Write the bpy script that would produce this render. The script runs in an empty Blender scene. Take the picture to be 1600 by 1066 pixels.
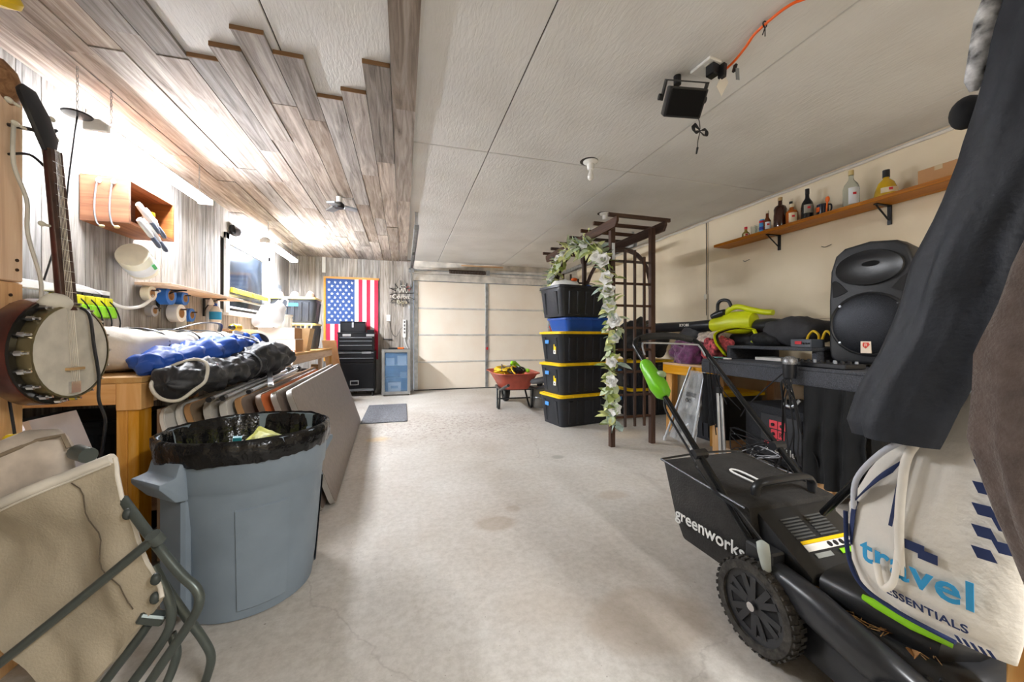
import bpy, bmesh, math, random
from mathutils import Vector, Matrix, Euler, noise
random.seed(7)
scene = bpy.context.scene
COL = scene.collection
PI = math.pi

# ------------------------------------------------------------------ camera
cam_d = bpy.data.cameras.new('camera')
cam_d.sensor_width = 36.0
cam_d.lens = 585.0 / 1600.0 * 36.0
cam_d.shift_y = -6.0 / 1600.0
cam_d.clip_start = 0.02
cam = bpy.data.objects.new('camera', cam_d)
COL.objects.link(cam)
cam.location = (0, 0, 1.03)
cam.rotation_euler = (PI / 2, 0, -math.atan(170.0 / 585.0))
scene.camera = cam

# ------------------------------------------------------------------ world, exposure, light strengths
world = bpy.data.worlds.new('world')
scene.world = world
world.use_nodes = True
world.node_tree.nodes['Background'].inputs[0].default_value = (0.75, 0.85, 1.0, 1)
world.node_tree.nodes['Background'].inputs[1].default_value = 0.3
scene.view_settings.view_transform = 'Standard'
scene.view_settings.look = 'None'
scene.view_settings.gamma = 1.0
scene.view_settings.use_curve_mapping = False
scene.view_settings.exposure = 0.95
TUBE_STRENGTH = 165.0        # shop-light LED tubes over the near bench
TUBE_FAR = 330.0             # brighter tubes by the window
FILL_WATTS = 48.0           # added fill light, out of view behind the camera
FILL_TUBE = 10.0  # faint glow for the tubes of the added fill fixture

# ------------------------------------------------------------------ helpers
def lin(h):
    if isinstance(h, str):
        h = h.lstrip('#')
        c = [int(h[i:i + 2], 16) / 255 for i in (0, 2, 4)]
    else:
        c = list(h)
    return [x / 12.92 if x <= 0.04045 else ((x + 0.055) / 1.055) ** 2.4 for x in c]

MATS = {}
def nodes(name):
    m = bpy.data.materials.new(name)
    m.use_nodes = True
    nt = m.node_tree
    return m, nt, nt.nodes['Principled BSDF'], nt.nodes.new, nt.links.new

def mat(name, col, rough=0.5, metal=0.0, var=0.06, scale=8.0, bump=0.0, bscale=None, trans=0.0, alpha=1.0, spec=0.5, coat=0.0, sheen=0.0, ior=1.45, rand=0.0):
    """plain surface with slight procedural mottling"""
    if name in MATS:
        return MATS[name]
    m, nt, b, N, L = nodes(name)
    c = lin(col)
    b.inputs['Roughness'].default_value = rough
    b.inputs['Metallic'].default_value = metal
    b.inputs['Specular IOR Level'].default_value = spec
    b.inputs['Transmission Weight'].default_value = trans
    b.inputs['Alpha'].default_value = alpha
    b.inputs['Coat Weight'].default_value = coat
    b.inputs['Sheen Weight'].default_value = sheen
    b.inputs['IOR'].default_value = ior
    tc = N('ShaderNodeTexCoord')
    nz = N('ShaderNodeTexNoise'); nz.inputs['Scale'].default_value = scale; nz.inputs['Detail'].default_value = 4
    L(tc.outputs['Object'], nz.inputs['Vector'])
    rp = N('ShaderNodeValToRGB')
    rp.color_ramp.elements[0].position = 0.3; rp.color_ramp.elements[1].position = 0.7
    rp.color_ramp.elements[0].color = [max(0, x * (1 - var * 2)) for x in c] + [1]
    rp.color_ramp.elements[1].color = [min(1, x * (1 + var * 2)) for x in c] + [1]
    L(nz.outputs['Fac'], rp.inputs['Fac'])
    out = rp.outputs['Color']
    if rand:
        oi = N('ShaderNodeObjectInfo')
        hs = N('ShaderNodeHueSaturation')
        mr = N('ShaderNodeMapRange'); mr.inputs['To Min'].default_value = 1 - rand; mr.inputs['To Max'].default_value = 1 + rand
        L(oi.outputs['Random'], mr.inputs['Value']); L(mr.outputs['Result'], hs.inputs['Value']); L(out, hs.inputs['Color'])
        out = hs.outputs['Color']
    L(out, b.inputs['Base Color'])
    if bump:
        n2 = N('ShaderNodeTexNoise'); n2.inputs['Scale'].default_value = bscale or scale * 6; n2.inputs['Detail'].default_value = 3
        L(tc.outputs['Object'], n2.inputs['Vector'])
        bp = N('ShaderNodeBump'); bp.inputs['Strength'].default_value = bump; bp.inputs['Distance'].default_value = 0.01
        L(n2.outputs['Fac'], bp.inputs['Height']); L(bp.outputs['Normal'], b.inputs['Normal'])
    MATS[name] = m
    return m

def wood(name, cols, axis='y', rough=0.75, stretch=22.0, fine=1.0, rand=0.25, knots=0.0, bump=0.25):
    """timber: grain runs along the given world axis, tone varies from board to board"""
    if name in MATS:
        return MATS[name]
    m, nt, b, N, L = nodes(name)
    b.inputs['Roughness'].default_value = rough
    b.inputs['Specular IOR Level'].default_value = 0.3
    geo = N('ShaderNodeNewGeometry'); oi = N('ShaderNodeObjectInfo')
    off = N('ShaderNodeVectorMath'); off.operation = 'SCALE'; off.inputs['Scale'].default_value = 37.0
    cmb = N('ShaderNodeCombineXYZ')
    for k in range(3): L(oi.outputs['Random'], cmb.inputs[k])
    L(cmb.outputs[0], off.inputs[0])
    add = N('ShaderNodeVectorMath'); add.operation = 'ADD'
    L(geo.outputs['Position'], add.inputs[0]); L(off.outputs[0], add.inputs[1])
    mp = N('ShaderNodeMapping')
    sc = [stretch * fine] * 3
    sc['xyz'.index(axis)] = 1.0 * fine
    mp.inputs['Scale'].default_value = sc
    L(add.outputs[0], mp.inputs['Vector'])
    nz = N('ShaderNodeTexNoise'); nz.inputs['Scale'].default_value = 1.6; nz.inputs['Detail'].default_value = 7; nz.inputs['Roughness'].default_value = 0.65; nz.inputs['Distortion'].default_value = 1.1
    L(mp.outputs[0], nz.inputs['Vector'])
    rp = N('ShaderNodeValToRGB')
    el = rp.color_ramp.elements
    pos = [0.28 + 0.46 * i / (len(cols) - 1) for i in range(len(cols))]
    el[0].position, el[1].position = pos[0], pos[-1]
    el[0].color = lin(cols[0]) + [1]; el[1].color = lin(cols[-1]) + [1]
    for p, c in list(zip(pos, cols))[1:-1]:
        e = el.new(p); e.color = lin(c) + [1]
    L(nz.outputs['Fac'], rp.inputs['Fac'])
    n2 = N('ShaderNodeTexNoise'); n2.inputs['Scale'].default_value = 2.2; n2.inputs['Detail'].default_value = 2
    L(add.outputs[0], n2.inputs['Vector'])
    hs = N('ShaderNodeHueSaturation')
    mr = N('ShaderNodeMapRange'); mr.inputs['To Min'].default_value = 1 - rand; mr.inputs['To Max'].default_value = 1 + rand
    ad = N('ShaderNodeMath'); ad.operation = 'MULTIPLY_ADD'; ad.inputs[1].default_value = 0.75; 
    L(oi.outputs['Random'], ad.inputs[0])
    m2 = N('ShaderNodeMath'); m2.operation = 'MULTIPLY'; m2.inputs[1].default_value = 0.25
    L(n2.outputs['Fac'], m2.inputs[0]); L(m2.outputs[0], ad.inputs[2])
    L(ad.outputs[0], mr.inputs['Value']); L(mr.outputs['Result'], hs.inputs['Value'])
    wn = N('ShaderNodeTexWhiteNoise'); wn.noise_dimensions = '1D'; L(oi.outputs['Random'], wn.inputs['W'])
    ms = N('ShaderNodeMapRange'); ms.inputs['To Min'].default_value = 0.55; ms.inputs['To Max'].default_value = 1.35
    L(wn.outputs['Value'], ms.inputs['Value']); L(ms.outputs['Result'], hs.inputs['Saturation'])
    L(rp.outputs['Color'], hs.inputs['Color'])
    L(hs.outputs['Color'], b.inputs['Base Color'])
    bp = N('ShaderNodeBump'); bp.inputs['Strength'].default_value = bump; bp.inputs['Distance'].default_value = 0.004
    L(nz.outputs['Fac'], bp.inputs['Height']); L(bp.outputs['Normal'], b.inputs['Normal'])
    MATS[name] = m
    return m

def glow(name, col, strength):
    if name in MATS: return MATS[name]
    m, nt, b, N, L = nodes(name)
    b.inputs['Base Color'].default_value = lin(col) + [1]
    b.inputs['Emission Color'].default_value = lin(col) + [1]
    b.inputs['Emission Strength'].default_value = strength
    MATS[name] = m
    return m

class MB:
    def __init__(s): s.v = []; s.f = []
    def add(s, vs, fs, M=None):
        o = len(s.v)
        s.v += [(M @ Vector(v)) if M is not None else Vector(v) for v in vs]
        s.f += [[i + o for i in f] for f in fs]
        return s
    def box(s, x0, x1, y0, y1, z0, z1, M=None):
        return s.add([(x0, y0, z0), (x1, y0, z0), (x1, y1, z0), (x0, y1, z0), (x0, y0, z1), (x1, y0, z1), (x1, y1, z1), (x0, y1, z1)],
                     [(0, 3, 2, 1), (4, 5, 6, 7), (0, 1, 5, 4), (1, 2, 6, 5), (2, 3, 7, 6), (3, 0, 4, 7)], M)
    def cbox(s, c, sz, rot=(0, 0, 0)):
        M = Matrix.Translation(c) @ Euler(rot).to_matrix().to_4x4()
        a, b, d = sz[0] / 2, sz[1] / 2, sz[2] / 2
        return s.box(-a, a, -b, b, -d, d, M)
    def bar(s, p, q, w, t, up=(0, 0, 1)):
        """rectangular bar from p to q: w across, t along up"""
        p, q = Vector(p), Vector(q); y = (q - p); l = y.length; y.normalize()
        x = y.cross(Vector(up)).normalized(); z = x.cross(y)
        M = Matrix((x, y, z)).transposed().to_4x4(); M.translation = p
        return s.box(-w / 2, w / 2, 0, l, -t / 2, t / 2, M)
    def prism(s, poly, z0, z1, M=None):
        n = len(poly)
        return s.add([(p[0], p[1], z0) for p in poly] + [(p[0], p[1], z1) for p in poly],
                     [list(range(n))[::-1], list(range(n, 2 * n))] + [(i, (i + 1) % n, n + (i + 1) % n, n + i) for i in range(n)], M)
    def frustum(s, p0, z0, p1, z1, M=None):
        n = len(p0)
        return s.add([(p[0], p[1], z0) for p in p0] + [(p[0], p[1], z1) for p in p1],
                     [list(range(n))[::-1], list(range(n, 2 * n))] + [(i, (i + 1) % n, n + (i + 1) % n, n + i) for i in range(n)], M)
    def lathe(s, prof, n=20, M=None, cap0=True, cap1=True, sx=1.0, sy=1.0):
        vs = []; fs = []
        for r, z in prof:
            for k in range(n):
                a = 2 * PI * k / n
                vs.append((r * math.cos(a) * sx, r * math.sin(a) * sy, z))
        for i in range(len(prof) - 1):
            for k in range(n):
                k2 = (k + 1) % n
                fs.append((i * n + k, i * n + k2, (i + 1) * n + k2, (i + 1) * n + k))
        if cap0: fs.append(list(range(n))[::-1])
        if cap1: fs.append([(len(prof) - 1) * n + k for k in range(n)])
        return s.add(vs, fs, M)
    def cyl(s, p, q, r, r1=None, n=12):
        p, q = Vector(p), Vector(q)
        M = (q - p).to_track_quat('Z', 'Y').to_matrix().to_4x4(); M.translation = p
        return s.lathe([(r, 0), (r if r1 is None else r1, (q - p).length)], n, M)
    def tube(s, pts, r, n=8, closed=False, cap=True, flat=1.0):
        P = [Vector(p) for p in pts]; m = len(P)
        R = r if isinstance(r, (list, tuple)) else [r] * m
        T = []
        for i in range(m):
            a = P[i - 1] if (i > 0 or closed) else P[0]
            b = P[(i + 1) % m] if (i < m - 1 or closed) else P[-1]
            t = (b - a)
            T.append(t.normalized() if t.length > 1e-9 else Vector((0, 0, 1)))
        ref = Vector((0, 0, 1)) if abs(T[0].z) < 0.9 else Vector((1, 0, 0))
        x = T[0].cross(ref).normalized()
        vs = []
        for i in range(m):
            x = (x - T[i] * x.dot(T[i]))
            x = x.normalized() if x.length > 1e-6 else T[i].orthogonal().normalized()
            y = T[i].cross(x)
            for k in range(n):
                a = 2 * PI * k / n
                vs.append(P[i] + x * (R[i] * math.cos(a)) + y * (R[i] * math.sin(a) * flat))
        fs = []
        for i in range(m if closed else m - 1):
            j = (i + 1) % m
            for k in range(n):
                k2 = (k + 1) % n
                fs.append((i * n + k, i * n + k2, j * n + k2, j * n + k))
        if cap and not closed:
            fs.append(list(range(n))[::-1]); fs.append([(m - 1) * n + k for k in range(n)])
        return s.add(vs, fs)
    def loft(s, path, rad, n=20, up=(0, 0, 1), e=2.0, amp=0.0, freq=6.0, seed=0.0, zflat=None):
        """soft body: superellipse sections (rx, rz) along a path, wrinkled by noise"""
        P = [Vector(p) for p in path]; m = len(P); up = Vector(up); vs = []; fs = []
        for i in range(m):
            t = (P[min(i + 1, m - 1)] - P[max(i - 1, 0)]).normalized()
            x = t.cross(up).normalized(); z = x.cross(t)
            rx, rz = rad[i]
            for k in range(n):
                a = 2 * PI * k / n
                c, d = math.cos(a), math.sin(a)
                dx = math.copysign(abs(c) ** (2 / e), c); dz = math.copysign(abs(d) ** (2 / e), d)
                q = P[i] + x * rx * dx + z * rz * dz
                if amp:
                    w = noise.fractal(q * freq + Vector((seed, seed * 2, seed * 3)), 1.0, 2.0, 3)
                    q += (q - P[i]).normalized() * w * amp if (q - P[i]).length > 1e-6 else Vector()
                if zflat is not None and q.z < zflat: q.z = zflat
                vs.append(q)
        for i in range(m - 1):
            for k in range(n):
                k2 = (k + 1) % n
                fs.append((i * n + k, i * n + k2, (i + 1) * n + k2, (i + 1) * n + k))
        fs.append(list(range(n))[::-1]); fs.append([(m - 1) * n + k for k in range(n)])
        return s.add(vs, fs)
    def ball(s, c, r, nu=16, nv=10, amp=0.0, freq=5.0, seed=0.0, M=None, e=2.0, zmin=None):
        c = Vector(c); r = Vector(r if isinstance(r, (list, tuple)) else (r, r, r))
        vs = [Vector((0, 0, -1))]; fs = []
        def pw(q): return math.copysign(abs(q) ** (2 / e), q)
        for j in range(1, nv):
            ph = -PI / 2 + PI * j / nv
            for i in range(nu):
                a = 2 * PI * i / nu
                vs.append(Vector((pw(math.cos(ph)) * pw(math.cos(a)), pw(math.cos(ph)) * pw(math.sin(a)), pw(math.sin(ph)))))
        vs.append(Vector((0, 0, 1)))
        out = []
        for v in vs:
            q = Vector((v.x * r.x, v.y * r.y, v.z * r.z))
            if amp:
                q += v.normalized() * amp * noise.fractal((c + q) * freq + Vector((seed, seed, seed)), 1.0, 2.0, 3)
            q = c + (M @ q if M is not None else q)
            if zmin is not None and q.z < zmin: q.z = zmin
            out.append(q)
        for i in range(nu):
            fs.append((0, 1 + (i + 1) % nu, 1 + i))
            for j in range(nv - 2):
                a = 1 + j * nu
                fs.append((a + i, a + (i + 1) % nu, a + nu + (i + 1) % nu, a + nu + i))
            a = 1 + (nv - 2) * nu
            fs.append((a + i, a + (i + 1) % nu, len(vs) - 1))
        return s.add(out, fs)
    def sheet(s, fn, nu, nv, th=0.004):
        """cloth or film of real thickness from fn(u, v)"""
        P = [[Vector(fn(i / nu, j / nv)) for i in range(nu + 1)] for j in range(nv + 1)]
        vs = []
        back = []
        for j in range(nv + 1):
            for i in range(nu + 1):
                du = P[j][min(i + 1, nu)] - P[j][max(i - 1, 0)]
                dv = P[min(j + 1, nv)][i] - P[max(j - 1, 0)][i]
                nn = du.cross(dv); nn = nn.normalized() if nn.length > 1e-9 else Vector((0, 0, 1))
                vs.append(P[j][i] + nn * th / 2); back.append(P[j][i] - nn * th / 2)
        w = nu + 1; o = len(vs); fs = []
        for j in range(nv):
            for i in range(nu):
                a = j * w + i
                fs.append((a, a + 1, a + w + 1, a + w)); fs.append((o + a, o + a + w, o + a + w + 1, o + a + 1))
        for i in range(nu):
            fs.append((i, o + i, o + i + 1, i + 1)); a = nv * w + i; fs.append((a, a + 1, o + a + 1, o + a))
        for j in range(nv):
            a = j * w; fs.append((a, a + w, o + a + w, o + a)); a += nu; fs.append((a, o + a, o + a + w, a + w))
        return s.add(vs + back, fs)
    def build(s, name, m, parent=None, smooth=None, bevel=0.0, seg=1, T=None):
        return link_mesh(name, s.v, s.f, m, parent, smooth, bevel, seg, T)

T_CUR = [None]          # placement of the thing being built (its parts are written around its own base)
def link_mesh(name, v, f, m, parent=None, smooth=None, bevel=0.0, seg=1, T=None):
    T = T if T is not None else T_CUR[0]
    V = [T @ Vector(p) for p in v] if T is not None else [Vector(p) for p in v]
    me = bpy.data.meshes.new(name)
    if parent is None:
        xs = [p.x for p in V]; ys = [p.y for p in V]; zs = [p.z for p in V]
        org = Vector(((min(xs) + max(xs)) / 2, (min(ys) + max(ys)) / 2, min(zs)))
        V = [p - org for p in V]
    else:
        inv = WORLD[parent.name].inverted()
        V = [inv @ p for p in V]
    me.from_pydata(V, [], f)
    bm = bmesh.new(); bm.from_mesh(me)
    bmesh.ops.recalc_face_normals(bm, faces=bm.faces)
    if bevel > 0:
        ed = [e for e in bm.edges if len(e.link_faces) == 2 and e.calc_face_angle(0) > 0.6]
        bmesh.ops.bevel(bm, geom=ed, offset=bevel, segments=seg, affect='EDGES', profile=0.5, clamp_overlap=True)
    bm.to_mesh(me); bm.free()
    if smooth is not None or bevel > 0:
        me.shade_smooth()
        me.set_sharp_from_angle(angle=math.radians(smooth if smooth is not None else 35))
    ob = bpy.data.objects.new(name, me)
    if m is not None: me.materials.append(m)
    COL.objects.link(ob)
    if parent is None:
        ob.location = org; WORLD[ob.name] = Matrix.Translation(org)
    else:
        ob.parent = parent; WORLD[ob.name] = WORLD[parent.name]
    return ob
WORLD = {}

def tag(o, label, cat, group=None, kind=None):
    if label: o['label'] = label
    if cat: o['category'] = cat
    if group: o['group'] = group
    if kind: o['kind'] = kind
    return o

def thing(name, label, cat, loc=(0, 0, 0), rz=0.0, group=None, local=True, rot=None):
    """an Empty at the thing's base; with local=True parts that follow are written around that base"""
    o = bpy.data.objects.new(name, None)
    COL.objects.link(o)
    o.empty_display_size = 0.1
    o.location = loc
    o.rotation_euler = rot if rot else (0, 0, rz)
    WORLD[o.name] = Matrix.Translation(loc) @ Euler(o.rotation_euler).to_matrix().to_4x4()
    T_CUR[0] = WORLD[o.name] if local else None
    tag(o, label, cat, group)
    return o
def done(): T_CUR[0] = None

def struct(o): o['kind'] = 'structure'; return o

def text(name, body, size, M, m, parent=None, depth=0.001, align='CENTER', space=1.0, bold=0.0):
    """raised print: text in the xy plane of M"""
    cu = bpy.data.curves.new(name, 'FONT')
    cu.body = body; cu.size = size; cu.extrude = depth; cu.align_x = align; cu.align_y = 'CENTER'; cu.space_character = space; cu.offset = bold
    cu.resolution_u = 3
    t = bpy.data.objects.new(name + '_tmp', cu); COL.objects.link(t)
    dg = bpy.context.evaluated_depsgraph_get()
    me = bpy.data.meshes.new_from_object(t.evaluated_get(dg))
    v = [M @ p.co for p in me.vertices]; f = [list(p.vertices) for p in me.polygons]
    bpy.data.objects.remove(t); bpy.data.curves.remove(cu); bpy.data.meshes.remove(me)
    return link_mesh(name, v, f, m, parent)

def frame(o, x, y, z=None):
    x = Vector(x).normalized(); y = Vector(y); y = (y - x * y.dot(x)).normalized(); z = x.cross(y)
    M = Matrix((x, y, z)).transposed().to_4x4(); M.translation = Vector(o)
    return M

def rrect(w, h, r, n=4, cx=0, cy=0):
    out = []
    for sx, sy, a0 in ((1, 1, 0), (-1, 1, PI / 2), (-1, -1, PI), (1, -1, 1.5 * PI)):
        for k in range(n + 1):
            a = a0 + PI / 2 * k / n
            out.append((cx + sx * (w / 2 - r) + r * math.cos(a), cy + sy * (h / 2 - r) + r * math.sin(a)))
    return out

def smoothpath(pts, k=6, closed=False):
    """Catmull-Rom through the points"""
    P = [Vector(p) for p in pts]; n = len(P); out = []
    rng = n if closed else n - 1
    for i in range(rng):
        if closed: a, b, c, d = P[i - 1], P[i], P[(i + 1) % n], P[(i + 2) % n]
        else: a, b, c, d = P[max(i - 1, 0)], P[i], P[i + 1], P[min(i + 2, n - 1)]
        for j in range(k):
            t = j / k
            out.append(0.5 * ((2 * b) + (c - a) * t + (2 * a - 5 * b + 4 * c - d) * t * t + (3 * b - a - 3 * c + d) * t ** 3))
    if not closed: out.append(P[-1])
    return out

def copy_tree(o, loc=None, rz=None, label=None):
    c = o.copy(); COL.objects.link(c)
    if loc is not None: c.location = loc
    if rz is not None: c.rotation_euler = (0, 0, rz)
    if label: c['label'] = label
    for ch in list(o.children):
        d = ch.copy(); COL.objects.link(d); d.parent = c
        for g in list(ch.children):
            e = g.copy(); COL.objects.link(e); e.parent = d
    return c

# ------------------------------------------------------------------ materials
BLACK = mat('black_plastic', '#1b1c20', 0.38, var=0.04)
BLACKM = mat('black_matte', '#141416', 0.8, var=0.05)
BLACKG = mat('black_gloss', '#101114', 0.18, var=0.02)
WHITE = mat('white_plastic', '#ecebe6', 0.4, var=0.02)
WHITEM = mat('white_matte', '#e8e6e0', 0.8, var=0.03)
STEEL = mat('galvanised_steel', '#b4b8bc', 0.35, 0.85, var=0.12, scale=14)
CHROME = mat('chrome', '#d8d8da', 0.18, 1.0, var=0.02)
GREYTUBE = mat('grey_painted_tube', '#59605c', 0.35, 0.5, var=0.06)
ALU = mat('aluminium', '#c9cbcd', 0.3, 0.9, var=0.05)
PINE = wood('pine', ['#c58a4e', '#dba869', '#e8c08a'], 'z', 0.6, 14, 1.0, 0.10, bump=0.08)
PINEY = wood('pine_lengthwise', ['#c58a4e', '#dba869', '#e8c08a'], 'y', 0.6, 14, 1.0, 0.10, bump=0.08)
PINEX = wood('pine_crosswise', ['#c58a4e', '#dba869', '#e8c08a'], 'x', 0.6, 14, 1.0, 0.10, bump=0.08)
DARKPINEY = wood('stained_shelf_wood', ['#8a5220', '#b2722f', '#c68a45'], 'y', 0.45, 14, 1.0, 0.08, bump=0.06)
BARN = ['#5f554d', '#8c8178', '#aba198', '#c6beb5']
BARN2 = ['#5d5751', '#8a847d', '#aaa49d', '#c4bfb8']
BARNY = wood('barnwood_ceiling', BARN, 'y', 0.85, 15, 1.0, 0.42, bump=0.6)
BARNZ = wood('barnwood_wall', BARN2, 'z', 0.85, 15, 1.0, 0.2, bump=0.5)
BARNEDGE = mat('sawn_edge', '#8a6a4c', 0.9)
BROWNSTAIN = wood('dark_stained_cedar', ['#2f211b', '#49352b', '#5c463a'], 'z', 0.6, 16, 1.0, 0.12, bump=0.1)
CARD = mat('cardboard', '#b98c60', 0.85, var=0.05)
PAPER = mat('paper', '#e9e6df', 0.8, var=0.02)
YELLOW = mat('yellow_lid', '#f2c708', 0.4, var=0.02)
LIME = mat('lime_plastic', '#8fd420', 0.38, var=0.03)
RYOBI = mat('yellow_green_plastic', '#cdd60f', 0.4, var=0.03)
RED = mat('red_plastic', '#c8202c', 0.4, var=0.03)
ORANGE = mat('orange_plastic', '#f2661a', 0.45, var=0.03)
BLUEP = mat('blue_plastic', '#1f4fa8', 0.35, var=0.03)
BLUETAPE = mat('blue_tape', '#4d97e0', 0.6)
RUBBER = mat('black_rubber', '#1d1c1b', 0.75, var=0.1, scale=20, bump=0.2)
CARPET = mat('charcoal_carpet', '#484a50', 0.95, var=0.25, scale=160, bump=0.7, bscale=260)
CLOTHBLACK = mat('black_cloth', '#0b0c0e', 0.9, var=0.1)
NAVY = mat('navy_leather', '#25282f', 0.6, var=0.10, scale=14, bump=0.15, bscale=70, spec=.4)
BROWNCOAT = mat('brown_fleece', '#5d5049', 0.95, var=0.1, scale=40, bump=0.3, bscale=180, sheen=0.2)
CANVAS = mat('cream_canvas', '#dcd5c8', 0.85, var=0.05, scale=6, bump=0.15, bscale=90)
TAN = mat('tan_fabric', '#b6aa94', 0.85, var=0.06, scale=5, bump=0.2, bscale=150)
LTAN = mat('cream_piping', '#e4ddd0', 0.7)
BLUEBAG = mat('blue_nylon', '#1d4fae', 0.5, var=0.08, scale=10, bump=0.2, bscale=30)
BLACKBAG = mat('black_nylon', '#2a2b2f', 0.5, var=0.12, scale=10, bump=0.3, bscale=30)
LINER = mat('black_bin_liner', '#0d0d0f', 0.2, var=0.05, bump=0.9, bscale=22)
BINGREY = mat('grey_bin_plastic', '#7b8894', 0.5, var=0.07, scale=4, bump=0.05, bscale=40)
CLEAR = mat('clear_film', '#e8edf0', 0.12, trans=0.5, alpha=0.55, var=0.0, bump=0.5, bscale=25)
FILM = mat('white_poly_film', '#f0f1f2', 0.3, trans=0.35, alpha=0.75, var=0.02, bump=0.3, bscale=25)
GLASS = mat('glass', '#eef4f2', 0.03, trans=1.0, var=0.0)
LAMBROWN = mat('brown_laminate', '#75675e', 0.4, var=0.08, scale=30)
PLASTICTABLE = mat('off_white_table_plastic', '#dedbd4', 0.5, var=0.03)

def concrete():
    m, nt, b, N, L = nodes('concrete_floor')
    geo = N('ShaderNodeNewGeometry')
    def nz(scale, detail=5, rough=0.6, dist=0.0):
        n = N('ShaderNodeTexNoise'); n.inputs['Scale'].default_value = scale; n.inputs['Detail'].default_value = detail
        n.inputs['Roughness'].default_value = rough; n.inputs['Distortion'].default_value = dist
        L(geo.outputs['Position'], n.inputs['Vector']); return n
    def ramp(src, stops):
        r = N('ShaderNodeValToRGB'); e = r.color_ramp.elements
        e[0].position, e[1].position = stops[0][0], stops[-1][0]
        e[0].color = stops[0][1]; e[1].color = stops[-1][1]
        for p, c in stops[1:-1]: q = e.new(p); q.color = c
        L(src, r.inputs['Fac']); return r
    def mixc(f, a, bb, mode='MIX'):
        x = N('ShaderNodeMix'); x.data_type = 'RGBA'; x.blend_type = mode
        if f is None: x.inputs['Factor'].default_value = 1.0
        else: L(f, x.inputs['Factor'])
        for s, k in ((a, 'A'), (bb, 'B')):
            i = [q for q in x.inputs if q.name == k and q.type == 'RGBA'][0]
            if isinstance(s, (list, tuple)): i.default_value = s
            else: L(s, i)
        return [q for q in x.outputs if q.type == 'RGBA'][0]
    g = lambda h: lin(h) + [1]
    base = ramp(nz(1.1, 6, 0.62).outputs['Fac'], [(0.3, g('#b9b1a6')), (0.5, g('#c8c3bb')), (0.7, g('#d3d0ca'))])
    fine = ramp(nz(30, 6, 0.75).outputs['Fac'], [(0.25, g('#dcdad6')), (0.6, g('#ffffff'))])
    c = mixc(None, base.outputs['Color'], fine.outputs['Color'], 'MULTIPLY')
    speck = ramp(nz(70, 2, 0.5).outputs['Fac'], [(0.2, g('#9d968e')), (0.27, g('#ffffff'))])
    c = mixc(None, c, speck.outputs['Color'], 'MULTIPLY')
    # leaf litter and dirt tracked in near the door
    grit = ramp(nz(20, 8, 0.85, 0.2).outputs['Fac'], [(0.5, (0, 0, 0, 1)), (0.6, (1, 1, 1, 1))])
    sep = N('ShaderNodeSeparateXYZ'); L(geo.outputs['Position'], sep.inputs[0])
    def spot(cx, cy, rx, ry, soft):
        s1 = N('ShaderNodeVectorMath'); s1.operation = 'SUBTRACT'; s1.inputs[1].default_value = (cx, cy, 0); L(geo.outputs['Position'], s1.inputs[0])
        s2 = N('ShaderNodeVectorMath'); s2.operation = 'DIVIDE'; s2.inputs[1].default_value = (rx, ry, 1); L(s1.outputs[0], s2.inputs[0])
        ln = N('ShaderNodeVectorMath'); ln.operation = 'LENGTH'; L(s2.outputs[0], ln.inputs[0])
        wob = N('ShaderNodeMath'); wob.operation = 'MULTIPLY_ADD'; wob.inputs[1].default_value = 0.9; wob.inputs[2].default_value = -0.45
        L(nz(6 / max(rx, .1) * .12, 4).outputs['Fac'], wob.inputs[0])
        ad = N('ShaderNodeMath'); ad.operation = 'ADD'; L(ln.outputs['Value'], ad.inputs[0]); L(wob.outputs[0], ad.inputs[1])
        mr = N('ShaderNodeMapRange'); mr.inputs['From Min'].default_value = 1 - soft; mr.inputs['From Max'].default_value = 1 + soft * 0.3
        mr.inputs['To Min'].default_value = 1; mr.inputs['To Max'].default_value = 0
        L(ad.outputs[0], mr.inputs['Value']); return mr.outputs[0]
    def mul(a, k):
        q = N('ShaderNodeMath'); q.operation = 'MULTIPLY'; L(a, q.inputs[0])
        if isinstance(k, float): q.inputs[1].default_value = k
        else: L(k, q.inputs[1])
        return q.outputs[0]
    c = mixc(mul(mul(spot(0.5, 4.5, 1.2, 1.0, 0.7), grit.outputs['Color']), 0.75), c, g('#6e5146'))
    for sp, k, col in (((0.485, 2.02, 0.12, 0.09, 0.25), 0.5, '#9a8874'), ((0.63, 2.16, 0.05, 0.05, 0.3), 0.4, '#9a8874'), ((0.86, 1.17, 0.26, 0.16, 0.25), 0.42, '#a2917d'),
                       ((1.31, 2.17, 0.13, 0.07, 0.4), 0.4, '#a3907a'), ((0.55, 1.35, 0.2, 0.2, 0.8), 0.25, '#b0a08c'), ((1.28, 2.98, .06, .05, .3), .6, '#8f8c84'), ((2.25, 3.5, .3, .2, .6), .4, '#d6c2a0'),
                       ((-0.25, 4.0, .12, .1, .5), .5, '#d9b878')):
        c = mixc(mul(spot(*sp), k), c, g(col))
    # hairline cracks
    vo = N('ShaderNodeTexVoronoi'); vo.feature = 'DISTANCE_TO_EDGE'; vo.inputs['Scale'].default_value = 0.55
    mv = N('ShaderNodeVectorMath'); mv.operation = 'ADD'; L(geo.outputs['Position'], mv.inputs[0])
    wv = N('ShaderNodeVectorMath'); wv.operation = 'SCALE'; wv.inputs['Scale'].default_value = 0.35; L(nz(2.4, 5).outputs['Color'], wv.inputs[0]); L(wv.outputs[0], mv.inputs[1])
    L(mv.outputs[0], vo.inputs['Vector'])
    cr = ramp(vo.outputs['Distance'], [(0.0, (1, 1, 1, 1)), (0.0035, (0, 0, 0, 1))])
    c = mixc(mul(cr.outputs['Color'], 0.35), c, g('#8a8078'))
    L(c, b.inputs['Base Color'])
    ro = N('ShaderNodeMapRange'); ro.inputs['To Min'].default_value = 0.42; ro.inputs['To Max'].default_value = 0.75
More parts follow.
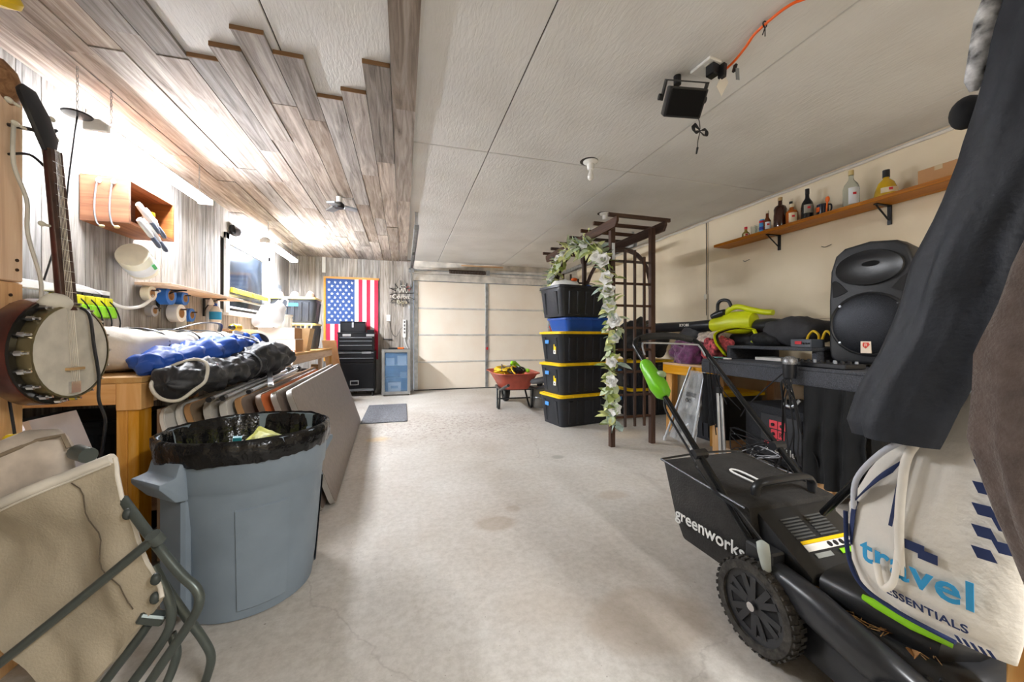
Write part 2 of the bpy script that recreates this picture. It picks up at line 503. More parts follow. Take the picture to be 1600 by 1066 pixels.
    L(nz(3, 4).outputs['Fac'], ro.inputs['Value']); L(ro.outputs[0], b.inputs['Roughness'])
    bp = N('ShaderNodeBump'); bp.inputs['Strength'].default_value = 0.12; bp.inputs['Distance'].default_value = 0.01
    L(nz(40, 5).outputs['Fac'], bp.inputs['Height']); L(bp.outputs['Normal'], b.inputs['Normal'])
    return m

def painted_ply(name, col, grain, bumps, dirt):
    m, nt, b, N, L = nodes(name)
    geo = N('ShaderNodeNewGeometry'); mp = N('ShaderNodeMapping'); mp.inputs['Scale'].default_value = grain
    L(geo.outputs['Position'], mp.inputs['Vector'])
    n1 = N('ShaderNodeTexNoise'); n1.inputs['Scale'].default_value = 3; n1.inputs['Detail'].default_value = 6; n1.inputs['Distortion'].default_value = 0.8
    L(mp.outputs[0], n1.inputs['Vector'])
    n2 = N('ShaderNodeTexNoise'); n2.inputs['Scale'].default_value = 2.5; n2.inputs['Detail'].default_value = 5
    L(geo.outputs['Position'], n2.inputs['Vector'])
    r = N('ShaderNodeValToRGB'); r.color_ramp.elements[0].position = 0.25; r.color_ramp.elements[1].position = 0.6
    r.color_ramp.elements[0].color = lin(dirt) + [1]; r.color_ramp.elements[1].color = lin(col) + [1]
    L(n2.outputs['Fac'], r.inputs['Fac']); L(r.outputs['Color'], b.inputs['Base Color'])
    b.inputs['Roughness'].default_value = 0.75
    b.inputs['Specular IOR Level'].default_value = 0.25
    bp = N('ShaderNodeBump'); bp.inputs['Strength'].default_value = bumps; bp.inputs['Distance'].default_value = 0.006
    L(n1.outputs['Fac'], bp.inputs['Height']); L(bp.outputs['Normal'], b.inputs['Normal'])
    return m
CEILM = painted_ply('white_painted_plywood', '#e3e2df', (22, 5, 22), 0.5, '#d7d5d1')
CREAM = painted_ply('cream_wallboard', '#e8dabf', (3, 3, 3), 0.12, '#dfcfb2')
DOORM = painted_ply('cream_door_panel', '#f3e9d9', (2, 2, 2), 0.06, '#eee0cd')
DARKBACK = mat('dark_backing', '#3a342e', 0.9)

# ------------------------------------------------------------------ room shell
XL, XR, YB, YF, ZC = -1.92, 3.62, 7.40, -2.2, 2.49
floor = struct(MB().box(XL - 0.15, XR + 0.15, YF - 0.15, YB + 0.3, -0.12, 0).build('floor', concrete()))
tag(floor, 'stained and cracked grey concrete garage floor', 'floor')
ceiling = struct(MB().box(XL - 0.1, XR + 0.1, YF - 0.1, YB + 0.3, ZC + 0.012, ZC + 0.1).build('ceiling', DARKBACK))
tag(ceiling, 'white painted plywood ceiling partly clad in grey barn boards', 'ceiling')
xs = [XL, -0.6, 0.645, 1.9, 3.17, XR]
ysq = [YF, 0.45, 2.89, 5.36, YB + 0.2]
for i in range(5):
    for j in range(4):
        g = 0.003
        sag = random.uniform(-0.003, 0.002)
        MB().box(xs[i] + g, xs[i + 1] - g, ysq[j] + g, ysq[j + 1] - g, ZC + sag, ZC + 0.012).build('plywood_sheet', CEILM, ceiling, bevel=0.004)
# weathered boards: rows run away from the camera, their near ends staggered
near = {0: 0.9, 1: 2.10, 2: 2.37, 3: 2.47, 4: 2.16, 5: 2.04, 6: 2.185, 7: 2.30}
firstseam = {0: 2.46, 1: 3.25, 2: 3.55, 3: 4.35, 4: 2.75, 5: 2.62, 6: 3.1, 7: 3.3}
rnd = random.Random(11)
for r in range(14):
    x1 = 0.076 - 0.1425 * r
    x0 = max(x1 - 0.1425, XL)
    y = near.get(r, 0.2 + 0.15 * rnd.random())
    first = True
    while y < YB - 0.01:
        ln = rnd.uniform(0.6, 1.3) if y > 4.5 else rnd.uniform(1.2, 2.2)
        y2 = firstseam[r] if (first and r in firstseam) else y + ln
        if first and r in near and r > 0:
            MB().box(x0 + 0.0015, x1 - 0.0015, y - 0.003, y + 0.0005, ZC - 0.024, ZC - 0.002).build('sawn_end', BARNEDGE, ceiling)
        first = False
        if YB - y2 < 0.35: y2 = YB
        th = rnd.uniform(0.016, 0.024)
        MB().box(x0 + 0.002, x1 - 0.002, y + 0.0015, y2 - 0.0015, ZC - 0.003 - th, ZC - 0.002).build('barn_board', BARNY, ceiling)
        y = y2
# left wall: vertical barn boards
wl = struct(MB().box(XL - 0.1, XL - 0.02, YF, YB + 0.1, 0, ZC + 0.05).build('wall_left', DARKBACK))
tag(wl, 'left wall of upright weathered grey barn boards', 'wall')
WIN = (4.98, 6.28, 1.34, 2.14)     # window in the left wall: y0 y1 z0 z1
y = YF
while y < YB:
    w = rnd.uniform(0.13, 0.17)
    y2 = min(y + w, YB)
    d = rnd.uniform(0.0, 0.006)
    if y2 > WIN[0] and y < WIN[1]:
        if y < WIN[0]: y2 = WIN[0]
        elif y2 > WIN[1] and y < WIN[1]: y2 = WIN[1]
        MB().box(XL - 0.02, XL - 0.002 - d, y + 0.0015, y2 - 0.0015, 0, WIN[2]).build('barn_board', BARNZ, wl)
        MB().box(XL - 0.02, XL - 0.002 - d, y + 0.0015, y2 - 0.0015, WIN[3], ZC).build('barn_board', BARNZ, wl)
    else:
        MB().box(XL - 0.02, XL - 0.002 - d, y + 0.0015, y2 - 0.0015, 0, ZC).build('barn_board', BARNZ, wl)
    y = y2
# far wall with the overhead door
DX0, DX1, DZ = 0.21, 2.99, 2.12
wb = struct(MB().box(XL - 0.1, DX0 - 0.03, YB + 0.02, YB + 0.12, 0, ZC + 0.05).box(DX1 + 0.03, XR + 0.1, YB + 0.02, YB + 0.12, 0, ZC + 0.05)
            .box(DX0 - 0.03, DX1 + 0.03, YB + 0.02, YB + 0.12, DZ, ZC + 0.05).build('wall_back', CREAM))
tag(wb, 'far garage wall around the overhead door, left part clad in barn boards', 'wall')
x = XL
while x < DX0 - 0.04:
    w = rnd.uniform(0.115, 0.15)
    x2 = min(x + w, DX0 - 0.02)
    d = rnd.uniform(0.0, 0.005)
    MB().box(x + 0.0015, x2 - 0.0015, YB + d, YB + 0.02, 0, ZC).build('barn_board', BARNZ, wb)
    x = x2
# header over the door: stacked dirty white boards
HEAD = mat('dirty_white_board', '#cfc9bf', 0.8, var=0.16, scale=5)
MB().box(DX0 - 0.02, XR, YB - 0.012, YB + 0.02, 2.38, 2.49).build('header_board', HEAD, wb)
MB().box(DX0 - 0.02, XR, YB - 0.03, YB + 0.02, 2.25, 2.372).build('header_board', HEAD, wb)
MB().box(DX0 - 0.02, XR, YB - 0.008, YB + 0.02, 2.12, 2.246).build('header_board', HEAD, wb)
wr = struct(MB().box(XR, XR + 0.1, YF, 3.775, 0, ZC + 0.05).box(XR, XR + 0.1, 3.781, YB + 0.1, 0, ZC + 0.05).box(XR + .012, XR + 0.1, 3.77, 3.79, 0, ZC + 0.05).build('wall_right', CREAM))
tag(wr, 'plain cream wallboard wall on the right', 'wall')
for y in (3.775,):
    MB().box(XR - 0.003, XR + 0.01, y - 0.016, y - 0.011, 0, ZC - .04).build('seam_crack', mat('crack_grey', '#8f8374', .9), wr)
MB().box(XR - 0.004, XR + .01, YF, 3.9, 1.196, 1.2).build('seam_crack', mat('crack_grey', '#8f8374', .9), wr)
tr = struct(MB().tube([(XR - 0.008, -2.2 + 0.15 * k, ZC - 0.028 + 0.007 * noise.noise(Vector((k * .6, 0, 3)))) for k in range(66)], 0.02, 6, flat=0.7).build('trim_1', mat('white_caulk', '#e6e2da', 0.7, var=0.05), smooth=40))
tag(tr, 'ragged white caulk bead where cream wall meets ceiling', 'trim')
wf = struct(MB().box(XL - 0.1, XR + 0.1, YF - 0.1, YF, 0, ZC + 0.05).build('wall_front', CREAM))
tag(wf, 'cream wall behind the camera', 'wall')

# window in the left wall
w1 = struct(thing('window_1', 'dark window with white frame above the workbench', 'window', (XL, (WIN[0] + WIN[1]) / 2, WIN[2]), local=False))
WT = mat('white_window_frame', '#e9e9e6', 0.5)
y0, y1, z0, z1 = WIN
fr = MB()
for a in ((y0 - 0.07, y0 + 0.02, z0 - 0.05, z1 + 0.07), (y1 - 0.02, y1 + 0.07, z0 - 0.05, z1 + 0.07)): fr.box(XL - 0.005, XL + 0.02, a[0], a[1], a[2], a[3])
fr.box(XL - 0.005, XL + 0.02, y0 - .07, y1 + .07, z1, z1 + .07)
fr.build('window_frame', WT, w1, bevel=0.003)
sb = MB()
for a in ((y0 + .02, y0 + .045, z0 + .03, z1), (y1 - .045, y1 - .02, z0 + .03, z1)): sb.box(XL - .03, XL + .004, *a)
sb.box(XL - .03, XL + .004, y0, y1, z0 + .03, z0 + .05).box(XL - .03, XL + .006, y0, y1, z0 + .13, z0 + .15).box(XL - .03, XL + .004, y0, y1, z1 - .03, z1)
sb.build('sash', WT, w1)
DGL = mat('dark_glass_painted_reflections', '#20262e', 0.12, var=0.3, scale=6, spec=0.8)  # mottled colour stands in for streaky reflections on the dark pane
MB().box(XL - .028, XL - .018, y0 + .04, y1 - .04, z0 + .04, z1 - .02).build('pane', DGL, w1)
MB().box(XL - .01, XL + .05, y0 - .08, y1 + .08, z0 - .06, z0 - .03).build('window_sill', WT, w1, bevel=.003)

# ------------------------------------------------------------------ overhead door, tracks, spring
door = struct(thing('door_1', 'closed sectional overhead garage door with cream panels and galvanised rails', 'garage door', (1.6, YB + 0.03, 0), local=False))
zz = [0.012, 0.55, 1.075, 1.59, 2.115]
xc = 1.625
for i in range(4):
    for a, b in ((0.25, xc - 0.02), (xc + 0.02, 2.985)):
        MB().box(a, b, YB + 0.03, YB + 0.05, zz[i] + 0.006, zz[i + 1] - 0.006).build('door_panel', DOORM, door, bevel=0.003)
    MB().box(xc - 0.03, xc + 0.03, YB + 0.012, YB + 0.032, zz[i] + 0.004, zz[i + 1] - 0.004).build('stile', STEEL, door, bevel=.002)
    for a in (0.235, 2.98):
        MB().box(a - 0.035, a + 0.035, YB + 0.012, YB + 0.032, zz[i] + 0.004, zz[i + 1] - 0.004).build('stile', STEEL, door, bevel=.002)
for z in zz[1:4]:
    MB().box(0.2, 3.01, YB + 0.022, YB + 0.035, z - 0.016, z + 0.016).build('rail', mat('white_rail', '#d6d3cd', .4, .3), door, bevel=.002)
    for x in (0.235, xc, 2.98):
        MB().box(x - 0.022, x + 0.022, YB, YB + 0.02, z - 0.03, z + 0.03).cyl((x - .035, YB + .002, z), (x + .035, YB + .002, z), .008, n=8).build('hinge', STEEL, door)
MB().box(0.2, 3.01, YB + 0.0, YB + 0.05, 2.115, 2.165).build('top_strut', mat('grey_strut', '#7f848a', .4, .6), door, bevel=.004)
MB().box(0.2, 3.01, YB + 0.02, YB + 0.055, 0.0, 0.014).build('bottom_seal', RUBBER, door)
MB().cyl((xc, YB + .012, 0.8), (xc, YB - 0.02, 0.8), 0.018).box(xc - .012, xc + .012, YB - .035, YB - .02, .775, .83).build('lock_handle', RED, door)
def track(x, lab):
    t = thing('door_track', lab, 'track', (x, YB - 0.03, 0), local=False, group='overhead door tracks')
    vp = MB().box(x - 0.028, x - 0.022, YB - 0.075, YB - 0.02, 0.01, 2.0).box(x + .022, x + .028, YB - .075, YB - .02, .01, 2.0).box(x - .028, x + .028, YB - .02, YB - .016, .01, 2.0)
    vp.build('vertical_rail', STEEL, t)
    arc = [(x, YB - 0.045 - 0.3 * (1 - math.cos(a)), 2.0 + 0.3 * math.sin(a)) for a in [PI / 2 * k / 8 for k in range(9)]]
    MB().tube(arc, 0.03, 6, flat=.6).build('curved_rail', STEEL, t)
    hr = MB().box(x - 0.028, x + 0.028, 4.45, YB - .34, 2.325, 2.331).box(x - .028, x - .023, 4.45, YB - .34, 2.275, 2.331).box(x + .023, x + .028, 4.45, YB - .34, 2.275, 2.331)
    hr.build('horizontal_rail', STEEL, t)
    for yy in (4.5, 5.9): MB().box(x - .018, x + .018, yy, yy + .004, 2.28, ZC).build('hanger_strap', STEEL, t)
    for z in (0.35, 1.0, 1.6):
        MB().box(x - .05, x + .03, YB - .018, YB, z - .03, z + .03).build('jamb_bracket', STEEL, t)
    MB().cyl((x - .05, YB - .05, 2.3), (x + .05, YB - .05, 2.3), .04, n=14).build('cable_drum', STEEL, t)
    MB().cyl((x, YB - .07, .06), (x, YB - .05, 2.3), .004, n=5).build('lift_cable', STEEL, t)
track(0.15, 'galvanised overhead door track beside the barn boards')
track(3.05, 'galvanised overhead door track behind the rose arbor')
sp = thing('torsion_spring', 'rusty torsion spring on a steel shaft above the garage door', 'spring', (1.6, YB - .05, 2.34), local=False)
MB().cyl((0.12, YB - .06, 2.31), (3.1, YB - .06, 2.31), .0125, n=8).build('shaft', STEEL, sp)
co = []
for k in range(44 * 8 + 1):
    a = 2 * PI * k / 8
    co.append((0.86 + 0.72 * k / (44 * 8), YB - .06 + .034 * math.cos(a), 2.31 + .034 * math.sin(a)))
MB().tube(co, 0.007, 5).build('coil', mat('rusty_steel', '#54463d', .6, .5, var=.2, scale=20), sp, smooth=60)
MB().box(1.6, 1.66, YB - .1, YB - .03, 2.26, 2.36).build('centre_bracket', STEEL, sp)
tag(MB().box(1.1, 1.95, YB - .045, YB - .033, 2.43, 2.455).build('wood_batten', PINEX), 'raw wooden batten lying along the header board above door', 'batten')

# ------------------------------------------------------------------ lamps
def chain(mb, p, q, n=16):
    p, q = Vector(p), Vector(q)
    for k in range(n):
        c = p.lerp(q, (k + .5) / n); h = (q - p).length / n * .68
        ax = Vector((1, 0, 0)) if k % 2 else Vector((0, 1, 0))
        mb.tube([c + ax * .005 * math.cos(a) + Vector((0, 0, h * math.sin(a))) for a in [2 * PI * j / 6 for j in range(6)]], .0016, 4, closed=True)
TUBEM = glow('led_tube', '#f4f8ff', TUBE_STRENGTH)
def shop_light(y0, y1, x, z, lab, tubem=None):
    t = thing('shop_light', lab, 'lamp', (x, (y0 + y1) / 2, z), local=False, group='hanging shop lights')
    MB().frustum([(-.05, y0), (.05, y0), (.05, y1), (-.05, y1)], .008, [(-.02, y0), (.02, y0), (.02, y1), (-.02, y1)], .035, Matrix.Translation((x, 0, z))).build('housing', WHITE, t, bevel=.003)
    for s in (-.03, .03):
        MB().cyl((x + s, y0 + .03, z - .012), (x + s, y1 - .03, z - .012), .014, n=10).build('led_tube', tubem or TUBEM, t, smooth=60)
    for yy in (y0, y1 - .03):
        MB().box(x - .055, x + .055, yy, yy + .03, z - .03, z + .014).build('end_cap', WHITE, t, bevel=.004)
    for yy in (y0 + .12, y1 - .12):
        m = MB(); chain(m, (x, yy, z + .035), (x, yy, ZC - .022), 12); m.build('hanging_chain', STEEL, t)
    return t
lA = shop_light(2.62, 3.84, -1.63, 2.2, 'lit white LED shop light hanging nearest, over the brown crate')
MB().lathe([(.005, .0), (.055, .006), (.06, .012), (.05, .018), (.005, .02)], 20, Matrix.Translation((-1.66, 2.55, 2.2))).build('cord_canopy', BLACK, lA, smooth=40)
m = MB(); chain(m, (-1.66, 2.55, 2.22), (-1.66, 2.55, 2.465), 12); m.build('hanging_chain', STEEL, lA)
MB().tube(smoothpath([(-1.66, 2.55, 2.2), (-1.685, 2.54, 1.9), (-1.70, 2.53, 1.65), (-1.73, 2.52, 1.5), (-1.76, 2.5, 1.32)], 5), .004, 6).build('power_cord', BLACK, lA)
shop_light(5.16, 6.42, -1.60, 2.2, 'lit white LED shop light hanging in front of the dark window', glow('led_tube_far', '#f4f8ff', TUBE_FAR))
lb = shop_light(-1.6, -0.38, 1.3, 2.28, 'added fill light behind the camera, built as a white LED shop light', glow('led_tube_fill', '#f4f8ff', FILL_TUBE))  # unseen fixture added as fill to brighten the room
ad = bpy.data.lights.new('added_fill_light', 'AREA'); ad.shape = 'RECTANGLE'; ad.size = 0.14; ad.size_y = 1.2; ad.energy = FILL_WATTS; ad.color = (0.97, 0.98, 1.0)  # area light that gives the added fill
ao = bpy.data.objects.new('fill_light', ad); COL.objects.link(ao); ao.parent = lb; ao.location = (0, 0, -0.05)
ad2 = None

def lampholder(x, y, lab, bulb=True):
    t = thing('lampholder', lab, 'lamp', (x, y, ZC), local=False, group='porcelain ceiling lampholders')
    Mx = Matrix.Translation((x, y, ZC)) @ Matrix.Rotation(PI, 4, 'X')
    MB().lathe([(.062, -.001), (.062, .01), (.05, .018), (.03, .026), (.026, .07), (.02, .075)], 24, Mx).build('porcelain_base', WHITE, t, smooth=40)
    if bulb:
        MB().lathe([(.013, .07), (.014, .09), (.022, .11), (.026, .13), (.024, .145), (.012, .158), (.002, .16)], 18, Mx).build('bulb', mat('frosted_bulb', '#f3f0ea', .35), t, smooth=60)
    MB().lathe([(.075, -.0015), (.075, .0005)], 18, Matrix.Translation((x - .012, y + .004, ZC - .0015))).build('ceiling_hole', DARKBACK, t)
lampholder(1.493, 2.80, 'white porcelain ceiling lampholder with a bare white bulb')
lampholder(2.28, 3.93, 'small white porcelain ceiling lampholder above the arbor', False)
t = thing('folding_panel_lamp', 'small multi-panel garage lamp screwed into the barn board ceiling', 'lamp', (-.627, 4.16, 2.46), local=False)
MB().cyl((-.627, 4.16, 2.465), (-.627, 4.16, 2.40), .028).build('socket', WHITE, t, bevel=.004)
MB().lathe([(.045, 2.345), (.05, 2.36), (.05, 2.385), (.03, 2.405)], 16, Matrix.Translation((-.627, 4.16, 0))).build('hub', BLACK, t, smooth=40)
for a in (0.2, 0.2 + 2 * PI / 3, 0.2 + 4 * PI / 3):
    d = Vector((math.cos(a), math.sin(a), -.12)); p = Vector((-.627, 4.16, 2.37)) + d * .05
    MB().bar(p, p + d * .12, .085, .018).build('led_panel', mat('panel_grey', '#9aa0a6', .4, .4), t, bevel=.003)

# ------------------------------------------------------------------ ceiling fittings on the right
t = thing('ceiling_speaker', 'small black speaker box on a bracket under the white ceiling', 'speaker', (1.47, 1.7, 2.49), local=False)
Ms = Matrix.Translation((1.47, 1.72, 2.325)) @ Euler((math.radians(36), math.radians(4), math.radians(-16))).to_matrix().to_4x4() @ Matrix.Scale(.82, 4)
MB().frustum([(-.125, -.09), (.125, -.09), (.09, .09), (-.09, .09)], -.085, [(-.125, -.09), (.125, -.09), (.09, .09), (-.09, .09)], .085, Ms).build('cabinet', BLACK, t, bevel=.008, seg=2)
MB().box(-.112, .112, -.098, -.088, -.075, .075, Ms).build('grille', mat('black_grille_cloth', '#08080a', .95), t, bevel=.004)
MB().box(-.14, -.13, -.02, .02, .0, .118, Ms).box(.13, .14, -.02, .02, 0, .118, Ms).box(-.14, .14, -.02, .02, .112, .12, Ms).build('bracket', BLACK, t)
for s in (-1, 1): MB().cyl(Ms @ Vector((s * .14, 0, .02)), Ms @ Vector((s * .158, 0, .02)), .016).build('knob', BLACK, t)
MB().cyl((1.47, 1.75, 2.44), (1.47, 1.75, 2.488), .02).build('ceiling_stem', BLACK, t)
t = thing('outlet_plate', 'white ceiling outlet plate beside the black ceiling speaker', 'outlet', (1.556, 1.65, 2.49), local=False)
MB().cbox((1.56, 1.64, 2.481), (.09, .13, .016), (0, 0, .1)).build('plate', WHITE, t, bevel=.004)
MB().cbox((1.56, 1.62, 2.472), (.03, .025, .006), (0, 0, .1)).build('socket', mat('ivory', '#d9d3c2', .5), t)
t = thing('power_adapter', 'black power adapter plugged into the ceiling outlet', 'adapter', (1.585, 1.61, 2.46), local=False)
MB().cbox((1.575, 1.61, 2.443), (.05, .05, .06), (.0, 0, .2)).build('body', BLACK, t, bevel=.005)
MB().cbox((1.615, 1.585, 2.432), (.028, .035, .075), (0, .1, .2)).build('plug', BLACK, t, bevel=.004)
t = thing('coiled_cable', 'thin black cable tied in a bow hanging below the ceiling speaker', 'cable', (1.56, 1.64, 2.03), local=False)
m = MB()
m.tube(smoothpath([(1.562, 1.70, 2.255), (1.56, 1.685, 2.21), (1.56, 1.68, 2.17)], 4), .0025, 5)
for k in range(5):
    r1 = .05 - .004 * k
    m.tube(smoothpath([(1.56, 1.68, 2.162), (1.56 - r1, 1.68, 2.18 + .004 * k), (1.56 - r1, 1.675, 2.15 - .003 * k), (1.56, 1.675, 2.158), (1.56 + r1, 1.68, 2.165 + .003 * k), (1.56 + r1, 1.685, 2.14), (1.56, 1.68, 2.155)], 5), .0025, 5)
m.tube(smoothpath([(1.56, 1.68, 2.155), (1.545, 1.68, 2.1), (1.543, 1.68, 2.06)], 4), .0025, 5)
m.build('cord', BLACK, t)
MB().cyl((1.543, 1.68, 2.065), (1.535, 1.68, 2.03), .006, .004, n=8).build('jack_plug', BLACK, t)
t = thing('extension_cord', 'orange extension cord stapled across the white ceiling', 'cord', (1.65, 1.3, 2.46), local=False)
MB().tube(smoothpath([(1.62, 1.585, 2.42), (1.635, 1.59, 2.445), (1.655, 1.585, 2.463), (1.653, 1.536, 2.468), (1.625, 1.45, 2.466), (1.6, 1.38, 2.468), (1.598, 1.27, 2.468), (1.612, 1.21, 2.468), (1.645, 1.17, 2.468), (1.72, 1.05, 2.468), (1.78, .9, 2.468), (1.8, .6, 2.47)], 6), .0065, 8).build('cord', ORANGE, t, smooth=60)
t2 = MB().tube([(1.598 + .011 * math.cos(a), 1.33, 2.47 + .014 * math.sin(a)) for a in [2 * PI * k / 10 for k in range(10)]], .003, 5, closed=True)
t2.cyl((1.6, 1.33, 2.457), (1.612, 1.34, 2.425), .0025, n=5).cyl((1.6, 1.33, 2.457), (1.596, 1.34, 2.428), .0025, n=5)
t2.build('cable_tie', BLACK, t)
tag(MB().cbox((1.63, 1.6, 2.375), (.065, .002, .1), (.15, .5, .35)).build('paper_label', PAPER), 'white paper warning label hanging from the orange cord', 'label')
tg = thing('card_tag', 'small black and silver tag clipped on the orange cord', 'tag', (1.665, 1.56, 2.4), local=False)
MB().cbox((1.668, 1.558, 2.44), (.012, .016, .04), (0, .3, 0)).build('clip', BLACK, tg)
MB().cbox((1.683, 1.555, 2.41), (.035, .003, .055), (.1, -.3, .3)).build('card', mat('tag_silver', '#8f959b', .35, .5), tg)

# ------------------------------------------------------------------ far wall furniture
# flag hung upright over a window casing
fl = thing('flag', 'american flag hung vertically on the barn board wall behind the tool chest', 'flag', (-.885, 7.36, .62), local=False)
FRED = mat('flag_red', '#c92745', .8); FWH = mat('flag_white', '#f1efec', .8); FBL = mat('flag_blue', '#2f4d86', .8)
fx0, fx1, fz0, fz1 = -1.325, -.448, .62, 2.085
sw = (fx1 - fx0) / 13
def fy(x, z): return 7.372 + .006 * math.sin(x * 23 + z * 1.5) + .004 * math.sin(z * 9 + x * 5)
for k in range(13):
    a, b = fx0 + k * sw, fx0 + (k + 1) * sw
    top = fz1 if k >= 7 else 1.27
    MB().sheet(lambda u, v: (a + (b - a) * u, fy(a + (b - a) * u, fz0 + (top - fz0) * v), fz0 + (top - fz0) * v), 2, 14, .003).build('stripe', FRED if k % 2 == 0 else FWH, fl, smooth=60)
cx1 = fx0 + 7 * sw
MB().sheet(lambda u, v: (fx0 + (cx1 - fx0) * u, fy(fx0 + (cx1 - fx0) * u, 1.27 + (fz1 - 1.27) * v), 1.27 + (fz1 - 1.27) * v), 10, 12, .003).build('canton', FBL, fl, smooth=60)
stars = MB()
for c in range(9):
    n = 6 if c % 2 == 0 else 5
    for r in range(n):
        x = fx0 + (cx1 - fx0) * (c + 1) / 10
        z = fz1 - (fz1 - 1.27) * ((r + .5) / 6 if n == 6 else (r + 1) / 6) 
        pts = []
        for q in range(10):
            rr = .03 if q % 2 == 0 else .0125
            pts.append((x + rr * math.cos(PI / 2 + q * PI / 5), z + rr * math.sin(PI / 2 + q * PI / 5)))
        y = fy(x, z) - .003
        stars.add([(p[0], y, p[1]) for p in pts] + [(p[0], y + .002, p[1]) for p in pts], [list(range(10)), list(range(10, 20))[::-1]] + [(i, (i + 1) % 10, 10 + (i + 1) % 10, 10 + i) for i in range(10)])
stars.build('stars', FWH, fl)
t = struct(thing('trim_2', 'pale wooden window casing behind the flag', 'trim', (-.89, 7.39, .6), local=False))
MB().box(-1.37, -.43, 7.38, 7.4, 2.085, 2.125).build('head_casing', PINEX, t)
MB().box(-1.37, -1.335, 7.38, 7.4, .6, 2.085).build('side_casing', PINE, t)
tag(MB().box(-1.395, -1.335, 7.375, 7.4, 2.19, 2.487).build('white_batten', WHITEM, bevel=.002), 'short white batten fixed to the far wall above the flag', 'batten')

# wire and tube sign
sg = thing('neon_sign', 'unlit starburst neon beer sign of bent tubes on the far wall', 'sign', (-.02, 7.38, 1.6), local=False)
SGD = mat('sign_wire_dark', '#2f2c2a', .5); SGL = mat('sign_tube_glass', '#e6e2d8', .2)
m = MB()
for k in range(12):
    a = 2 * PI * k / 12 + .1
    m.cyl((-.02 + .1 * math.cos(a), 7.375, 1.85 + .1 * math.sin(a)), (-.02 + (.22 + .03 * (k % 2)) * math.cos(a), 7.372, 1.85 + (.22 + .03 * (k % 2)) * math.sin(a)), .009, n=6)
for z in (1.95, 1.86, 1.76, 1.68): m.cyl((-.24, 7.38, z), (.18, 7.38, z), .004, n=5)
for x in (-.15, -.05, .06, .13): m.cyl((x, 7.385, 1.62), (x, 7.385, 2.05), .004, n=5)
m.tube([(-.13, 7.385, 2.03), (-.05, 7.385, 2.2), (.07, 7.385, 2.03)], .002, 4)
m.build('frame', SGD, sg)
m = MB()
m.tube(smoothpath([(-.12, 7.365, 1.88), (-.09, 7.36, 1.95), (-.06, 7.365, 1.87), (-.03, 7.36, 1.94), (0, 7.365, 1.88), (.03, 7.36, 1.96), (.06, 7.365, 1.87), (.09, 7.36, 1.93)], 5), .007, 6)
m.tube([(.0 + .05 * math.cos(a), 7.362, 1.98 + .03 * math.sin(a)) for a in [2 * PI * k / 12 for k in range(11)]], .006, 6)
m.build('crown_tubes', SGL, sg, smooth=60)
m = MB(); 
m.tube(smoothpath([(.06, 7.362, 1.96), (.1, 7.36, 1.99), (.14, 7.362, 1.94), (.09, 7.36, 1.93), (.13, 7.36, 1.91)], 5), .007, 6)
m.build('red_tubes', mat('sign_red', '#a34b4b', .3), sg, smooth=60)
text('lettering', 'Corona', .115, frame((-.02, 7.36, 1.79), (1, 0, 0), (0, 0, 1)), SGL, sg, .006)
text('lettering', 'Extra', .085, frame((-.02, 7.36, 1.69), (1, 0, 0), (0, 0, 1)), mat('sign_cream', '#d9cfae', .3), sg, .006)
t = thing('wall_switch', 'white light switch plate on the barn boards below the sign', 'switch', (-.265, 7.39, 1.33), local=False)
MB().box(-.3, -.23, 7.388, 7.4, 1.33, 1.45).build('plate', WHITE, t, bevel=.003)
MB().box(-.272, -.258, 7.378, 7.39, 1.38, 1.4).build('toggle', WHITE, t)
t = thing('power_strip', 'white power strip mounted upright beside the door track', 'power strip', (.02, 7.37, 1.0), local=False)
MB().box(-.005, .05, 7.36, 7.4, 1.02, 1.36).build('body', WHITE, t, bevel=.005)
for k in range(4): MB().box(.008, .036, 7.356, 7.362, 1.1 + .065 * k, 1.14 + .065 * k).build('socket', mat('socket_grey', '#6d6a66', .5), t)
MB().tube(smoothpath([(.022, 7.375, 1.02), (.03, 7.37, .95), (.06, 7.37, .86), (.08, 7.375, .8), (.09, 7.38, .6)], 4), .006, 6).build('cord', WHITE, t)
MB().tube(smoothpath([(-.25, 7.39, 1.33), (-.2, 7.385, 1.1), (-.12, 7.385, 1.05), (-.05, 7.385, 1.18), (0, 7.385, 1.22)], 5), .003, 5).build('lead', BLACK, t)
tag(MB().box(-.36, -.2, 7.385, 7.4, .985, 1.0).bar((-.35, 7.39, .99), (-.2, 7.37, .985), .01, .01).build('wall_hook', BLACK), 'thin black rail hook on the barn boards above the mini fridge', 'hook')

# black steel tool chest
CHEST = mat('black_enamel', '#15171b', .28, .2, var=.04)
SILV = mat('brushed_trim', '#b9bcc0', .3, .8)
def drawers(t, x0, x1, y, zs, handle=True):
    for i in range(len(zs) - 1):
        d = MB().box(x0, x1, y - .014, y, zs[i] + .004, zs[i + 1] - .004).build('drawer', CHEST, t, bevel=.003)
        if handle:
            MB().box(x0, x1, y - .026, y - .013, zs[i + 1] - .02, zs[i + 1] - .006).build('drawer_pull', mat('pull_grey', '#7c8086', .3, .6), d, bevel=.003)
t = thing('rolling_tool_cabinet', 'black steel rolling tool cabinet standing left of the mini fridge', 'tool cabinet', (-.8, 7.12, 0), local=False)
MB().box(-1.14, -.475, 6.99, 7.34, .09, .785).build('body', CHEST, t, bevel=.006)
drawers(t, -1.115, -.5, 6.99, [.585, .675, .77])
dr = MB().box(-1.115, -.5, 6.976, 6.99, .14, .575).build('cabinet_door', CHEST, t, bevel=.004)
MB().box(-.88, -.74, 6.965, 6.977, .2, .28).build('badge', SILV, dr, bevel=.003)
MB().box(-.865, -.755, 6.962, 6.966, .215, .265).build('badge_inset', CHEST, dr)
